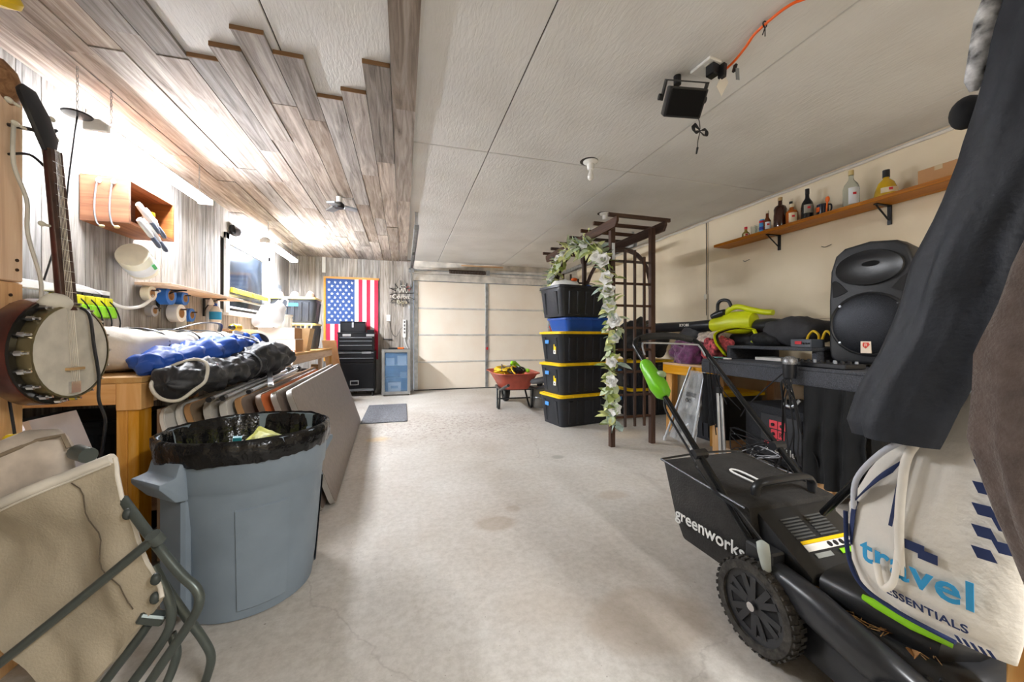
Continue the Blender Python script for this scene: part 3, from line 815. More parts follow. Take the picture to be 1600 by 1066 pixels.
MB().box(-1.115, -.5, 6.972, 6.99, .095, .135).build('kick_rail', mat('pull_grey', '#4a4d52', .3, .6), t)
MB().box(-.69, -.54, 6.965, 6.972, .745, .775).build('label_plate', SILV, t)
for x in (-1.1, -.52):
    for y in (7.03, 7.3):
        MB().cyl((x - .015, y, .04), (x + .015, y, .04), .04, n=14).box(x - .025, x + .025, y - .025, y + .025, .07, .09).build('caster', RUBBER, t)
t = thing('tool_chest', 'black steel tool chest with drawers on top of the rolling cabinet', 'tool chest', (-.79, 7.14, .787), local=False)
MB().box(-1.08, -.495, 7.01, 7.32, .787, 1.09).build('body', CHEST, t, bevel=.006)
drawers(t, -1.05, -.525, 7.01, [.80, .9, .975, 1.035])
MB().box(-1.09, -.485, 7.0, 7.33, 1.09, 1.115).build('lid_edge', CHEST, t, bevel=.004)
for x in (-1.0, -.62): MB().box(x, x + .13, 6.99, 7.0, 1.045, 1.085).build('latch', SILV, t)
t = thing('tool_box', 'small black tool box on top of the tool chest', 'tool box', (-.84, 7.16, 1.117), local=False)
MB().box(-1.05, -.64, 7.06, 7.28, 1.117, 1.285).build('body', CHEST, t, bevel=.006)
MB().box(-1.055, -.635, 7.055, 7.285, 1.285, 1.305).build('lid', CHEST, t, bevel=.006)
MB().box(-.86, -.83, 7.048, 7.06, 1.2, 1.29).build('hasp', SILV, t, bevel=.002)
tag(MB().box(-.62, -.5, 7.08, 7.26, 1.117, 1.16).build('socket_case', CHEST, bevel=.008), 'flat black case on the tool chest beside the small tool box', 'case')

# mini fridge
t = thing('mini_fridge', 'glass door beverage fridge with steel frame beside the door track', 'fridge', (-.12, 7.08, 0), local=False)
FB = mat('fridge_black', '#1f2124', .4)
fb = MB().box(-.355, -.33, 6.92, 7.34, .02, .81).box(.09, .115, 6.92, 7.34, .02, .81).box(-.355, .115, 6.92, 7.34, .79, .815).box(-.355, .115, 6.92, 7.34, .015, .05).box(-.355, .115, 7.3, 7.34, .02, .81)
fb.build('cabinet', FB, t)
MB().box(-.33, .09, 7.28, 7.3, .05, .79).build('lining', mat('fridge_blue', '#2d5c96', .4, var=.3, scale=5), t)
STF = mat('fridge_steel', '#9b9c9b', .3, .7)
MB().box(-.36, -.31, 6.885, 6.918, .02, .815).box(.07, .12, 6.885, 6.918, .02, .815).box(-.31, .07, 6.885, 6.918, .76, .815).box(-.31, .07, 6.885, 6.918, .02, .075).build('door_frame', STF, t, bevel=.003)
MB().box(-.31, .07, 6.897, 6.905, .075, .76).build('glass_pane', mat('tinted_fridge_glass', '#6f93b8', .05, alpha=.35, var=0.0), t)
for z in (.3, .52): MB().box(-.33, .09, 6.98, 7.27, z, z + .006).build('shelf', ALU, t)
for x in (-.33, .09): MB().cyl((x, 6.95, 0), (x, 6.95, .02), .014).build('foot', BLACK, t)
for n_, x0, x1, z0, z1, c in (('silver', -.29, -.15, .56, .66, '#cfd6dd'), ('white', -.1, .06, .55, .7, '#dde2e6'), ('pale grey', -.05, .06, .42, .5, '#8b9399')):
    tag(MB().box(x0, x1, 6.98, 7.1, z0 if z0 != .55 and z0 != .56 else .527, z1).build('drink_carton', mat('carton_' + n_.replace(' ', '_'), c, .5)) if z0 > .5 else MB().box(x0, x1, 7.0, 7.12, .307, .40).build('drink_carton', mat('carton_grey', c, .5)), n_ + ' drinks carton on a shelf inside the mini fridge', 'carton')
cb = thing('beer_carton', 'white beer carton standing at the bottom of the mini fridge', 'carton', (-.15, 7.03, .051), local=False)
MB().box(-.26, -.04, 6.96, 7.15, .051, .225).build('box', PAPER, cb, bevel=.002)
MB().box(-.21, -.09, 6.957, 6.961, .12, .17).build('print_band', mat('print_grey', '#8d99a8', .6), cb)
t = thing('remote_tool', 'black and orange utility knife lying on the mini fridge', 'knife', (-.1, 7.0, .816), local=False)
MB().cbox((-.17, 7.05, .829), (.16, .05, .026), (0, 0, .15)).build('handle', BLACK, t, bevel=.006)
MB().cbox((-.04, 7.03, .831), (.11, .07, .03), (0, 0, -.1)).build('grip', ORANGE, t, bevel=.008)
tag(MB().box(-.49, .05, 4.74, 5.97, 0.001, .013).build('rubber_mat', mat('grey_ribbed_mat', '#6a6c72', .9, var=.25, scale=60, bump=.6, bscale=120), bevel=.004), 'dark grey ribbed mat on the floor before the mini fridge', 'mat')

# ------------------------------------------------------------------ workbench along the left wall
wbn = thing('workbench', 'long pine framed workbench along the barn board wall', 'workbench', (-1.48, 4.2, 0), local=False)
MB().box(-1.895, -1.07, 1.97, 6.43, .835, .86).build('benchtop', wood('bench_ply', ['#b98a58', '#cfa671', '#dbb98a'], 'y', .6, 8), wbn, bevel=.002)
MB().box(-1.108, -1.07, 2.06, 6.43, .745, .834).build('front_rail', PINEY, wbn, bevel=.003)
MB().box(-1.89, -1.16, 1.975, 2.013, .745, .834).build('end_rail', PINEX, wbn, bevel=.003)
MB().box(-1.158, -1.072, 1.97, 2.058, .72, .834).build('corner_block', PINE, wbn, bevel=.003)
for x0, x1, y0, y1 in ((-1.165, -1.127, 1.985, 2.074), (-1.126, -1.088, 1.985, 2.074), (-1.085, -1.068, 2.1, 2.19), (-1.108, -1.07, 4.1, 4.19), (-1.108, -1.07, 5.6, 5.69), (-1.108, -1.07, 6.33, 6.42),
                       (-1.88, -1.842, 2.0, 2.09), (-1.88, -1.842, 4.1, 4.19), (-1.88, -1.842, 6.33, 6.42)):
    MB().box(x0, x1, y0, y1, 0, .744 if x0 != -1.085 else .70).build('leg', PINE if x0 > -1.16 else PINE, wbn, bevel=.003)
MB().box(-1.84, -1.11, 2.2, 6.3, .2, .22).build('lower_shelf', PINEY, wbn)
# dark bins under the bench
def tote(x, y, z, rz, L, W, H, label, lid=YELLOW, body=None, group=None, sticker=None, bluelab=None, side=-1, open_top=False, ribs=True, name='storage_tote'):
    """ribbed storage tote; L along its own x, front at -y, base at its origin"""
    t = thing(name, label, 'storage tote', (x, y, z), rz, group)
    bm_ = body or TOTE
    b0, b1 = rrect(L * .86, W * .84, .05), rrect(L * .965, W * .95, .06)
    if open_top:
        i0, i1 = rrect(L * .85, W * .83, .05), rrect(L * .95, W * .93, .06)
        n = len(b0)
        vs = [(p[0], p[1], 0) for p in b0] + [(p[0], p[1], H) for p in b1] + [(p[0], p[1], H) for p in i1] + [(p[0], p[1], .02) for p in i0]
        fs = [list(range(n))[::-1], [3 * n + i for i in range(n)]]
        for a, b in ((0, 1), (1, 2), (2, 3)):
            fs += [(a * n + i, a * n + (i + 1) % n, b * n + (i + 1) % n, b * n + i) for i in range(n)]
        MB().add(vs, fs).build('body', bm_, t, smooth=40)
    else:
        MB().frustum(b0, 0, b1, H - .03).build('body', bm_, t, smooth=40)
    if ribs:
        k = 5
        for i in range(k):
            xx = L * .74 * ((i + .5) / k - .5)
            for s in (-1, 1):
                MB().add([(xx - .02, s * W * .42, .03), (xx + .02, s * W * .42, .03), (xx + .03, s * W * .47, H - .07), (xx - .03, s * W * .47, H - .07),
                          (xx - .014, s * (W * .42 + .012), .035), (xx + .014, s * (W * .42 + .012), .035), (xx + .022, s * (W * .47 + .012), H - .075), (xx - .022, s * (W * .47 + .012), H - .075)],
                         [(0, 1, 2, 3), (4, 5, 6, 7), (0, 1, 5, 4), (1, 2, 6, 5), (2, 3, 7, 6), (3, 0, 4, 7)]).build('rib', bm_, t)
        for i in range(2):
            yy = W * .5 * (i - .5)
            for s in (-1, 1):
                MB().add([(s * L * .43, yy - .025, .03), (s * L * .43, yy + .025, .03), (s * L * .478, yy + .035, H - .07), (s * L * .478, yy - .035, H - .07),
                          (s * (L * .43 + .01), yy - .018, .035), (s * (L * .43 + .01), yy + .018, .035), (s * (L * .478 + .01), yy + .026, H - .075), (s * (L * .478 + .01), yy - .026, H - .075)],
                         [(0, 1, 2, 3), (4, 5, 6, 7), (0, 1, 5, 4), (1, 2, 6, 5), (2, 3, 7, 6), (3, 0, 4, 7)]).build('rib', bm_, t)
    if open_top or lid is None:
        o = rrect(L, W, .07); i = rrect(L * .95, W * .93, .06); n = len(o)
        MB().add([(p[0], p[1], H - .03) for p in o] + [(p[0], p[1], H) for p in o] + [(p[0], p[1], H) for p in i] + [(p[0], p[1], H - .03) for p in i],
                 [(a * n + k, a * n + (k + 1) % n, ((a + 1) % 4) * n + (k + 1) % n, ((a + 1) % 4) * n + k) for a in range(4) for k in range(n)]).build('rim', bm_, t, smooth=40)
    else:
        MB().frustum(rrect(L, W, .05), H - .032, rrect(L, W, .05), H - .008).frustum(rrect(L * .93, W * .9, .05), H - .008, rrect(L * .91, W * .88, .05), H + .0).build('lid', lid, t, smooth=30)
        for i in range(6):
            xx = L * .86 * ((i + .5) / 6 - .5)
            MB().box(xx - .03, xx + .03, -W / 2 - .006, -W / 2 + .002, H - .03, H - .012).build('lid_lug', lid, t)
    zb = H * .62
    if bluelab: 
        for (xx, zf) in bluelab:
            sx = L * (.43 + .05 * zf) + .012
            MB().box(-sx - .004, -sx, xx - .04, xx + .04, H * zf - .022, H * zf + .022).build('tape_label', BLUETAPE, t) if side == -1 else MB().box(xx - .07, xx + .07, -W * (.42 + .05 * zf) - .018, -W * (.42 + .05 * zf) - .012, H * zf - .022, H * zf + .022).build('tape_label', BLUETAPE, t)
    if sticker:
        for (yy, zf) in sticker:
            sx = L * (.43 + .05 * zf) + .012
            k = MB().box(-sx - .003, -sx, yy - .025, yy + .025, H * zf - .06, H * zf + .05).build('sticker', YELLOW, t)
            MB().box(-sx - .005, -sx - .002, yy - .025, yy + .025, H * zf - .06, H * zf - .015).build('sticker_panel', PAPER, k)
            MB().box(-sx - .006, -sx - .004, yy - .008, yy + .008, H * zf - .045, H * zf - .03).build('sticker_mark', BLACK, k)
    done()
    return t
TOTE = mat('black_tote_plastic', '#23262c', .42, var=.05)
DTOTE = mat('dark_storage_plastic', '#16191c', .5, var=.05)
tote(-1.5, 2.42, .001, 0, .5, .4, .19, 'low dark bin on the floor under the near end of the workbench', lid=mat('dark_green_lid', '#3c4a36', .5), body=DTOTE)
tote(-1.5, 2.42, .221, 0, .52, .4, .42, 'dark bin on the workbench lower shelf nearest the post', lid=DTOTE, body=DTOTE)
tote(-1.45, 5.25, .221, PI / 2, .6, .5, .4, 'dark bin on the workbench lower shelf at the far end', lid=DTOTE, body=DTOTE)
cb = thing('carton', 'small open cardboard carton under the far bench end', 'box', (-1.2, 5.95, .221), local=False)
MB().box(-1.3, -1.12, 5.75, 6.1, .221, .56).build('body', CARD, cb)
MB().bar((-1.12, 5.75, .56), (-1.05, 5.75, .6), .01, .3, (0, 1, 0)).build('flap', CARD, cb)
tag(MB().cbox((-1.19, 5.92, .6), (.14, .3, .07), (0, 0, .2)).build('wood_offcut', PINEY), 'pale wood offcut lying on the carton under the bench', 'wood block')
# timber post with knot at the left edge
pt = thing('timber_post', 'rough pine post at the left edge with a knotty block on top', 'post', (-1.24, 1.53, 0), local=False)
MB().box(-1.33, -1.16, 1.485, 1.578, 0, 1.2).build('lower_board', PINE, pt, bevel=.004)
MB().box(-1.33, -1.16, 1.485, 1.578, 1.203, 1.78).build('upper_board', PINE, pt, bevel=.004)
KN = wood('knotty_wood', ['#5c3d26', '#8a6444', '#a9835c'], 'x', .8, 10, 2.0, .1)
MB().ball((-1.23, 1.535, 1.80), (.085, .07, .09), 14, 10, .02, 7, 3).build('knot_block', KN, pt, smooth=60)
MB().lathe([(.004, .0), (.028, .004), (.034, .012), (.03, .02)], 14, Matrix.Translation((-1.146, 1.545, 1.80)) @ Matrix.Rotation(-PI / 2, 4, 'Y')).build('knot', mat('knot_dark', '#3c281a', .8), pt, smooth=40)
MB().tube(smoothpath([(-1.16, 1.53, 1.68), (-1.09, 1.51, 1.665), (-1.045, 1.505, 1.66), (-1.04, 1.52, 1.675)], 5), .006, 6).build('hanger_hook', BLACK, pt)
MB().tube(smoothpath([(-1.16, 1.53, 1.59), (-1.1, 1.515, 1.59), (-1.06, 1.51, 1.555)], 5), .004, 6).build('hanger_hook', BLACK, pt)
MB().tube(smoothpath([(-1.125, 1.50, 1.68), (-1.118, 1.49, 1.55), (-1.11, 1.52, 1.45), (-1.115, 1.53, 1.35), (-1.10, 1.55, 1.22), (-1.09, 1.54, 1.15)], 6), .005, 6).build('white_cord', mat('cord_offwhite', '#cfcabd', .6), pt)
for z in (1.27, 1.24, 1.13, 1.16): MB().cyl((-1.161, 1.535 + .02 * (z > 1.2), z), (-1.157, 1.535 + .02 * (z > 1.2), z), .005, n=8).build('nail_hole', mat('knot_dark', '#3c281a', .8), pt)

# banjo on the post
bj = thing('banjo', 'five string banjo hanging on the pine post', 'banjo', (-1.07, 1.53, .84), local=False)
BW = mat('banjo_mahogany', '#4a2018', .3, var=.25, scale=12, coat=.3)
Bx = frame((-1.115, 1.53, .985), (0, 1, 0), (0, 0, 1))     # local z = +X, out of the head
MB().lathe([(.06, .0), (.155, .006), (.165, .02), (.165, .07), (.15, .075), (.14, .078)], 36, Bx, cap1=False).build('resonator', BW, bj, smooth=40)
MB().lathe([(.14, .06), (.163, .07), (.163, .078), (.146, .08), (.146, .062)], 36, Bx, False, False).build('flange', mat('flange_dark', '#3b3a38', .3, .8), bj, smooth=40)
MB().lathe([(.143, .062), (.146, .10), (.147, .112), (.141, .113)], 36, Bx, False, False).build('tension_hoop', mat('hoop_brass', '#8b7f5f', .3, .8), bj, smooth=40)
MB().lathe([(.001, .109), (.141, .109), (.142, .106), (.001, .104)], 36, Bx, False, False).build('drum_head', mat('drum_skin', '#c9c2b4', .6, var=.08, scale=18), bj, smooth=20)
for k in range(18):
    a = 2 * PI * k / 18
    c = Bx @ Vector((.152 * math.cos(a), .152 * math.sin(a), .0))
    MB().cyl(Bx @ Vector((.153 * math.cos(a), .153 * math.sin(a), .078)), Bx @ Vector((.153 * math.cos(a), .153 * math.sin(a), .112)), .004, n=6).cyl(Bx @ Vector((.153 * math.cos(a), .153 * math.sin(a), .085)), Bx @ Vector((.153 * math.cos(a), .153 * math.sin(a), .1)), .008, n=6).build('bracket', CHROME, bj)
n0 = Bx @ Vector((0, .13, .09)); n1 = Vector((-1.035, 1.487, 1.60))
MB().loft([n0, n0.lerp(n1, .1), n0.lerp(n1, .5), n1], [(.027, .024), (.022, .016), (.019, .013), (.016, .012)], 14, (1, 0, 0), 2.2).build('neck', BW, bj, smooth=50)
off = Vector((.014, 0, 0))
fbd = MB().bar(n0 + off + (n0 - n1) * .06, n1 + off, .042, .008, (1, 0, 0)).build('fretboard', mat('rosewood', '#4a352c', .5, var=.2, scale=30), bj)
for k in range(14):
    q = (n0 + off).lerp(n1 + off, .05 + .067 * k)
    MB().bar(q - Vector((-.0045, .02, 0)), q + Vector((.0045, .02, 0)), .002, .002, (1, 0, 0)).build('fret', CHROME, fbd)
hd = n1 + Vector((0, -.03, .07))
MB().loft([n1 - Vector((0, 0, .005)), n1 + Vector((0, -.005, .03)), n1 + Vector((-.01, -.02, .09)), n1 + Vector((-.015, -.05, .14)), n1 + Vector((-.02, -.065, .15))], [(.019, .009), (.035, .009), (.036, .009), (.03, .009), (.012, .008)], 12, (1, 0, 0), 3).build('peghead', BLACK, bj, smooth=40)
for dy, dz in ((-.055, .03), (-.075, .085), (.02, .05), (.005, .105)):
    p = n1 + Vector((-.01, dy * .9 - .01, dz))
    MB().cyl(p, p + Vector((0, -.02 if dy < 0 else .02, 0)), .004, n=6).ball(p + Vector((0, -.03 if dy < 0 else .03, 0)), (.006, .012, .008), 8, 6).build('tuning_peg', mat('pearl_peg', '#cfc9b6', .4), bj, smooth=60)
p = n0.lerp(n1, .52) + Vector((0, -.025, 0))
MB().cyl(p, p + Vector((0, -.018, 0)), .004, n=6).ball(p + Vector((0, -.026, 0)), (.006, .011, .008), 8, 6).build('tuning_peg', mat('pearl_peg', '#cfc9b6', .4), bj, smooth=60)
br = Bx @ Vector((0, -.06, .115))
MB().box(-.03, .03, -.004, .004, .109, .12, Bx @ Matrix.Translation((0, -.055, 0))).build('bridge', mat('maple', '#b99667', .5), bj)
MB().box(-.018, .018, -.13, -.095, .11, .117, Bx).build('tailpiece', CHROME, bj)
for k in range(5):
    o = (k - 2) * .007
    MB().cyl(Bx @ Vector((o, -.1, .117)), n1 + Vector((.02, o * .6, 0)), .0006, n=4).build('string', CHROME, bj)
MB().ball(Bx @ Vector((-.03, .15, .09)), (.03, .045, .03), 12, 8, .012, 20).build('cloth_wrap', mat('offwhite_cloth', '#d2ccbd', .8), bj, smooth=60)
tag(MB().tube(smoothpath([(-1.0, 1.55, 1.125), (-.99, 1.57, 1.1), (-.985, 1.58, 1.0), (-.985, 1.6, .9), (-.985, 1.6, .82), (-.98, 1.62, .75), (-.99, 1.63, .68), (-1.01, 1.65, .62), (-1.03, 1.66, .57)], 6), .0045, 6).build('hanging_cable', BLACK, smooth=60), 'black cable hanging down across the face of the banjo', 'cable')
t = thing('stud_finder', 'small yellow tool hanging by a black strap below the banjo', 'tool', (-1.112, 1.49, 0.699), local=False)
MB().cbox((-1.11, 1.489, 0.718), (.05, .03, .045), (0, .05, .4)).build('body', mat('tool_yellow', '#e2bf1c', .4), t, bevel=.006)
MB().tube([(-1.143, 1.509, 0.846), (-1.121, 1.492, 0.775), (-1.116, 1.491, 0.737)], .006, 6, flat=.4).build('strap', BLACK, t)
tag(MB().lathe([(.02, 0), (.05, .012), (.055, .03), (.045, .05), (.02, .06)], 16, Matrix.Translation((-1.301, 1.68, 2.139)) @ Euler((.5, .4, 0)).to_matrix().to_4x4(), cap0=True).build('yellow_reel', mat('tool_yellow', '#e2bf1c', .4), smooth=40), 'yellow reel hanging at the upper left corner', 'reel')

# crate with a white lid, board, leaning
t = thing('wooden_crate', 'rough wooden crate with white top and black edge beside the bench end', 'crate', (-1.45, 1.8, 0), local=False)
for k in range(6): MB().box(-1.62 + .056 * k, -1.566 + .056 * k, 1.70, 1.93, 0, .655).build('slat', PINE, t)
MB().box(-1.63, -1.28, 1.69, 1.94, .656, .685).build('edge_band', BLACKM, t)
MB().box(-1.625, -1.285, 1.695, 1.935, .686, .70).build('lid', mat('lilac_white', '#d5d0d2', .6), t, bevel=.003)
tag(MB().bar((-1.03, 1.83, .004), (-1.268, 1.83, .735), .2, .018, (1, 0, .3)).build('foam_board', mat('lilac_white', '#d5d0d2', .6)), 'white foam board leaning against the rough wooden crate', 'board')

# ------------------------------------------------------------------ folding tables leaning in a row
def table(top, ybot, L, label, face, edge, th=.032, Wd=.745, yaw=-2.4, legs=False, r=.05):
    xt, yt = top
    lean = math.radians(19)
    xb = xt + Wd * math.sin(lean)
    t = thing('folding_table', label, 'table', (xb, yt, 0), local=False, group='folding tables leaning in a row')
    ya = math.radians(-yaw)
    e1 = Vector((-math.sin(ya), math.cos(ya), 0)); e2 = Vector((-math.sin(lean), 0, math.cos(lean)))
    M = frame((xb, yt, .004), e1, e2)
    # keep the slab's low edge off the floor
    if M.col[2].x < 0: zdir = 1
    else: zdir = -1
    P = rrect(L - .012, Wd - .012, r, 4, L / 2, Wd / 2); Q = rrect(L, Wd, r + .005, 4, L / 2, Wd / 2)
    MB().prism(P, 0, zdir * -th if zdir == -1 else th, M).build('tabletop', face, t)
    n = len(Q)
    a, b = (.002, th - .002)
    if zdir == -1: a, b = th - .002, .002
    MB().add([(p[0], p[1], a) for p in Q] + [(p[0], p[1], b) for p in Q] + [(p[0], p[1], a) for p in P] + [(p[0], p[1], b) for p in P],
             [(i, (i + 1) % n, n + (i + 1) % n, n + i) for i in range(n)] + [(2 * n + i, 2 * n + (i + 1) % n, (i + 1) % n, i) for i in range(n)] + [(n + i, n + (i + 1) % n, 3 * n + (i + 1) % n, 3 * n + i) for i in range(n)], M).build('edge_band', edge, t, smooth=50)
    if legs:
        for s in (0.12, L - .62):
            MB().tube([M @ Vector((s, .1, th + .012)), M @ Vector((s + .5, .1, th + .012)), M @ Vector((s + .5, Wd - .1, th + .012)), M @ Vector((s, Wd - .1, th + .012))], .011, 8).build('folded_leg', GREYTUBE, t, smooth=50)
    return t
EDG = mat('grey_edge_band', '#a9a49d', .4, .2); EDW = mat('tan_wood_edge', '#b98d5f', .6); EDO = mat('brown_edge', '#7d6a5a', .5)
table((-.665, 2.47), 0, 2.44, 'brown laminate folding table at the front of the leaning row', LAMBROWN, EDG)
table((-.722, 2.39), 0, 2.44, 'second brown laminate folding table, just behind the front one', LAMBROWN, EDG)
table((-.778, 2.33), 0, 1.83, 'folding table with an orange underside, third in the leaning row', mat('orange_board', '#d9743c', .6), EDO)
table((-.84, 2.24), 0, 2.2, 'wood edged brown folding table, fourth in the leaning row', LAMBROWN, EDW)
table((-.895, 2.19), 0, 1.83, 'white plastic folding table beside the wood edged one', PLASTICTABLE, PLASTICTABLE, r=.09)
table((-.95, 2.16), 0, 1.83, 'pale grey plastic folding table in the middle of leaning row', mat('pale_grey_plastic', '#c9c5bd', .5), mat('pale_grey_plastic', '#c9c5bd', .5), r=.09)
table((-1.0, 2.12), 0, 1.83, 'thin brown edged folding table, third from the workbench', mat('dull_brown', '#8f7a62', .6), EDW, th=.026)
t8 = table((-1.03, 2.10), 0, 1.83, 'off white folding table showing its grey leg latch', PLASTICTABLE, PLASTICTABLE, th=.022, r=.08)
t9 = table((-1.052, 2.02), 0, 1.83, 'off white folding table leaning nearest to the workbench', PLASTICTABLE, PLASTICTABLE, th=.018, r=.09)
# tent poles lying over the table edges
for k, (a, b, lab) in enumerate((((-.86, 2.06, .742), (-.99, 3.55, .75), 'grey tent pole lying highest over the leaning tables'), ((-.83, 2.12, .738), (-.945, 3.6, .75), 'middle grey tent pole lying over the leaning tables'),
                                 ((-.80, 2.35, .735), (-.89, 3.7, .75), 'grey tent pole lying nearest the bin over the tables'))):
    t = thing('tent_pole', lab, 'pole', a, local=False, group='tent poles over the tables')
    MB().cyl(a, b, .0105, n=10).build('tube', mat('pole_grey', '#b4b8bd', .35, .6), t, smooth=50)
    d = (Vector(b) - Vector(a)).normalized()
    MB().cyl(Vector(a) - d * .02, Vector(a) + d * .02, .0125, n=10).build('end_cap', BLACK, t, smooth=50)
    MB().ball(Vector(b), (.026, .05, .026), 12, 8).build('corner_hub', BLACKG, t, smooth=60)
t = thing('tent_strut', 'flat grey strut laid across the tent poles', 'pole', (-.86, 2.4, .76), local=False)
MB().bar((-.72, 2.42, .752), (-.95, 3.15, .80), .03, .012).build('bar', ALU, t, bevel=.003)
MB().cyl((-.725, 2.43, .757), (-.725, 2.43, .763), .01).build('rivet', BLACK, t)

# ------------------------------------------------------------------ bags on the bench
t = thing('canvas_roll', 'long cream canvas bag with black straps on the workbench', 'bag', (-1.34, 2.9, .862), local=False)
path = [(-1.37, 2.13, .965), (-1.37, 2.15, .965), (-1.37, 2.2, .965), (-1.37, 2.35, .965), (-1.375, 2.6, .962), (-1.38, 2.9, .96), (-1.39, 3.2, .958), (-1.40, 3.45, .955), (-1.40, 3.55, .95), (-1.40, 3.6, .95)]
pp = smoothpath(path, 5); rr = []
for q in pp:
    u = (q.y - 2.13) / 1.47
    k = min(1, (u / .04) ** .5 if u > 0 else 0) * min(1, ((1 - u) / .05) ** .5 if u < 1 else 0)
    rr.append((max(.05, .175 * (.35 + .65 * k)), max(.03, .1 * (.45 + .55 * k))))
MB().loft(pp, rr, 30, (0, 0, 1), 2.8, .022, 9, 1.0, .862).build('canvas_body', CANVAS, t, smooth=60)
for yy in (2.42, 2.75, 3.1):
    MB().tube([(-1.38 + .186 * math.copysign(abs(math.cos(a)) ** .7, math.cos(a)), yy + .02 * math.sin(a), max(.868, .965 + .112 * math.copysign(abs(math.sin(a)) ** .7, math.sin(a)))) for a in [2 * PI * k / 24 for k in range(24)]], .012, 6, closed=True, flat=.35).build('strap', BLACK, t, smooth=50)
MB().tube(smoothpath([(-1.34, 2.75, 1.075), (-1.24, 2.85, 1.12), (-1.2, 3.0, 1.12), (-1.24, 3.1, 1.07)], 6), .012, 6, flat=.4).build('carry_handle', BLACK, t, smooth=50)
tag(MB().cbox((-1.66, 3.0, 1.06), (.14, 1.2, .02), (0, 0, .02)).build('flat_panel', mat('slate_board', '#6c6f78', .6), bevel=.003), 'thin slate grey board lying behind the cream canvas bag', 'board')
t = thing('blue_bag', 'crumpled blue nylon tent bag on the workbench front edge', 'bag', (-1.09, 2.65, .862), local=False)
pp = smoothpath([(-1.08, 2.02, .90), (-1.08, 2.06, .905), (-1.085, 2.2, .92), (-1.09, 2.5, .945), (-1.10, 2.8, .95), (-1.11, 3.05, .965), (-1.12, 3.25, .975), (-1.12, 3.3, .975)], 9)
rr = []
for q in pp:
    u = (q.y - 2.02) / 1.28; k = min(1, (max(u, 0) / .06) ** .5) * min(1, (max(1 - u, 0) / .06) ** .5)
    rr.append((max(.02, .095 * k), max(.015, (.05 + .04 * u) * k)))
MB().loft(pp, rr, 44, (0, 0, 1), 2.2, .04, 13, 4.0).build('nylon_body', BLUEBAG, t, smooth=70)
MB().tube(smoothpath([(-1.06, 2.85, 1.045), (-1.0, 2.95, 1.02), (-1.0, 3.1, .99), (-1.05, 3.15, 1.03), (-1.09, 2.95, 1.065), (-1.06, 2.85, 1.045)], 5), .011, 6, flat=.4).build('white_strap', WHITEM, t, smooth=50)
t = thing('black_bag', 'black nylon tent bag with white drawcord lying on the folding tables', 'bag', (-.95, 2.5, .745), local=False)
pp = smoothpath([(-.965, 1.93, .83), (-.965, 1.96, .83), (-.965, 2.1, .835), (-.965, 2.35, .84), (-.96, 2.6, .845), (-.955, 2.75, .85), (-.95, 2.85, .865), (-.94, 3.1, .88), (-.93, 3.3, .875), (-.92, 3.36, .87)], 8)
rr = []
for q in pp:
    u = (q.y - 1.93) / 1.43; k = min(1, (max(u, 0) / .05) ** .5) * min(1, (max(1 - u, 0) / .06) ** .5)
    r0 = .075 if u < .55 else .075 + .04 * math.sin((u - .55) / .45 * PI)
    rr.append((max(.02, r0 * 1.15 * k), max(.02, r0 * .95 * k)))
MB().loft(pp, rr, 44, (0, 0, 1), 2.1, .035, 15, 9.0).build('nylon_body', BLACKBAG, t, smooth=70)
MB().tube(smoothpath([(-.88, 1.97, .80), (-.875, 2.05, .83), (-.89, 2.1, .90), (-.95, 2.12, .925), (-1.02, 2.05, .89), (-1.03, 1.96, .83), (-.98, 1.92, .775), (-.92, 1.93, .76), (-.88, 1.97, .80)], 5), .0075, 7).build('drawcord', mat('cord_offwhite', '#cfcabd', .6), t, smooth=60)
MB().tube([(-.96 + .098 * math.cos(a), 2.72, .85 + .085 * math.sin(a)) for a in [2 * PI * k / 20 for k in range(20)]], .012, 6, closed=True, flat=.4).build('webbing', mat('webbing_grey', '#55565a', .7), t, smooth=50)

# ------------------------------------------------------------------ grey trash bin
t = thing('trash_bin', 'large grey plastic trash bin lined with a black bag', 'trash bin', (-.61, 1.80, 0), 0)
N_ = 48
prof = [(.215, 0), (.225, .006), (.24, .12), (.268, .47), (.27, .485), (.278, .495), (.287, .62), (.292, .64), (.292, .66), (.28, .66), (.276, .62), (.262, .47), (.228, .03), (.02, .022)]
MB().lathe(prof, N_, None).build('body', BINGREY, t, smooth=35)
def bin_panel(a0, a1, z0, z1, dep):
    vs = []; K = 8
    for i in range(K + 1):
        a = a0 + (a1 - a0) * i / K
        for z, o in ((z0, 0), (z0 + .006, dep), (z1 - .006, dep), (z1, 0)):
            r = .24 + (.268 - .24) * (z - .12) / .35 + o - .001
            if z > .49: r = .278 + .009 * (z - .495) / .125 + o - .001
            vs.append((r * math.cos(a), r * math.sin(a), z))
    fs = [(i * 4 + j, (i + 1) * 4 + j, (i + 1) * 4 + j + 1, i * 4 + j + 1) for i in range(K) for j in range(3)]
    return MB().add(vs, fs)
for k in range(4):
    a = math.radians(-62 + 90 * k)
    bin_panel(a - .33, a + .33, .04, .42, .007).build('raised_panel', BINGREY, t, smooth=30)
for ca in (math.radians(-128), math.radians(52)):
    M = Matrix.Rotation(ca, 4, 'Z')
    hp = [(.262, .47), (.30, .475), (.345, .535), (.345, .552), (.335, .552), (.30, .56), (.29, .60), (.27, .60)]
    M2 = M @ frame((0, 0, 0), (1, 0, 0), (0, 0, 1))
    MB().prism(hp, -.085, .085, M2).build('handle', BINGREY, t, bevel=.006, seg=2)
    MB().box(.24, .275, -.07, .07, .06, .47, M).build('handle_rib', BINGREY, t, bevel=.01)
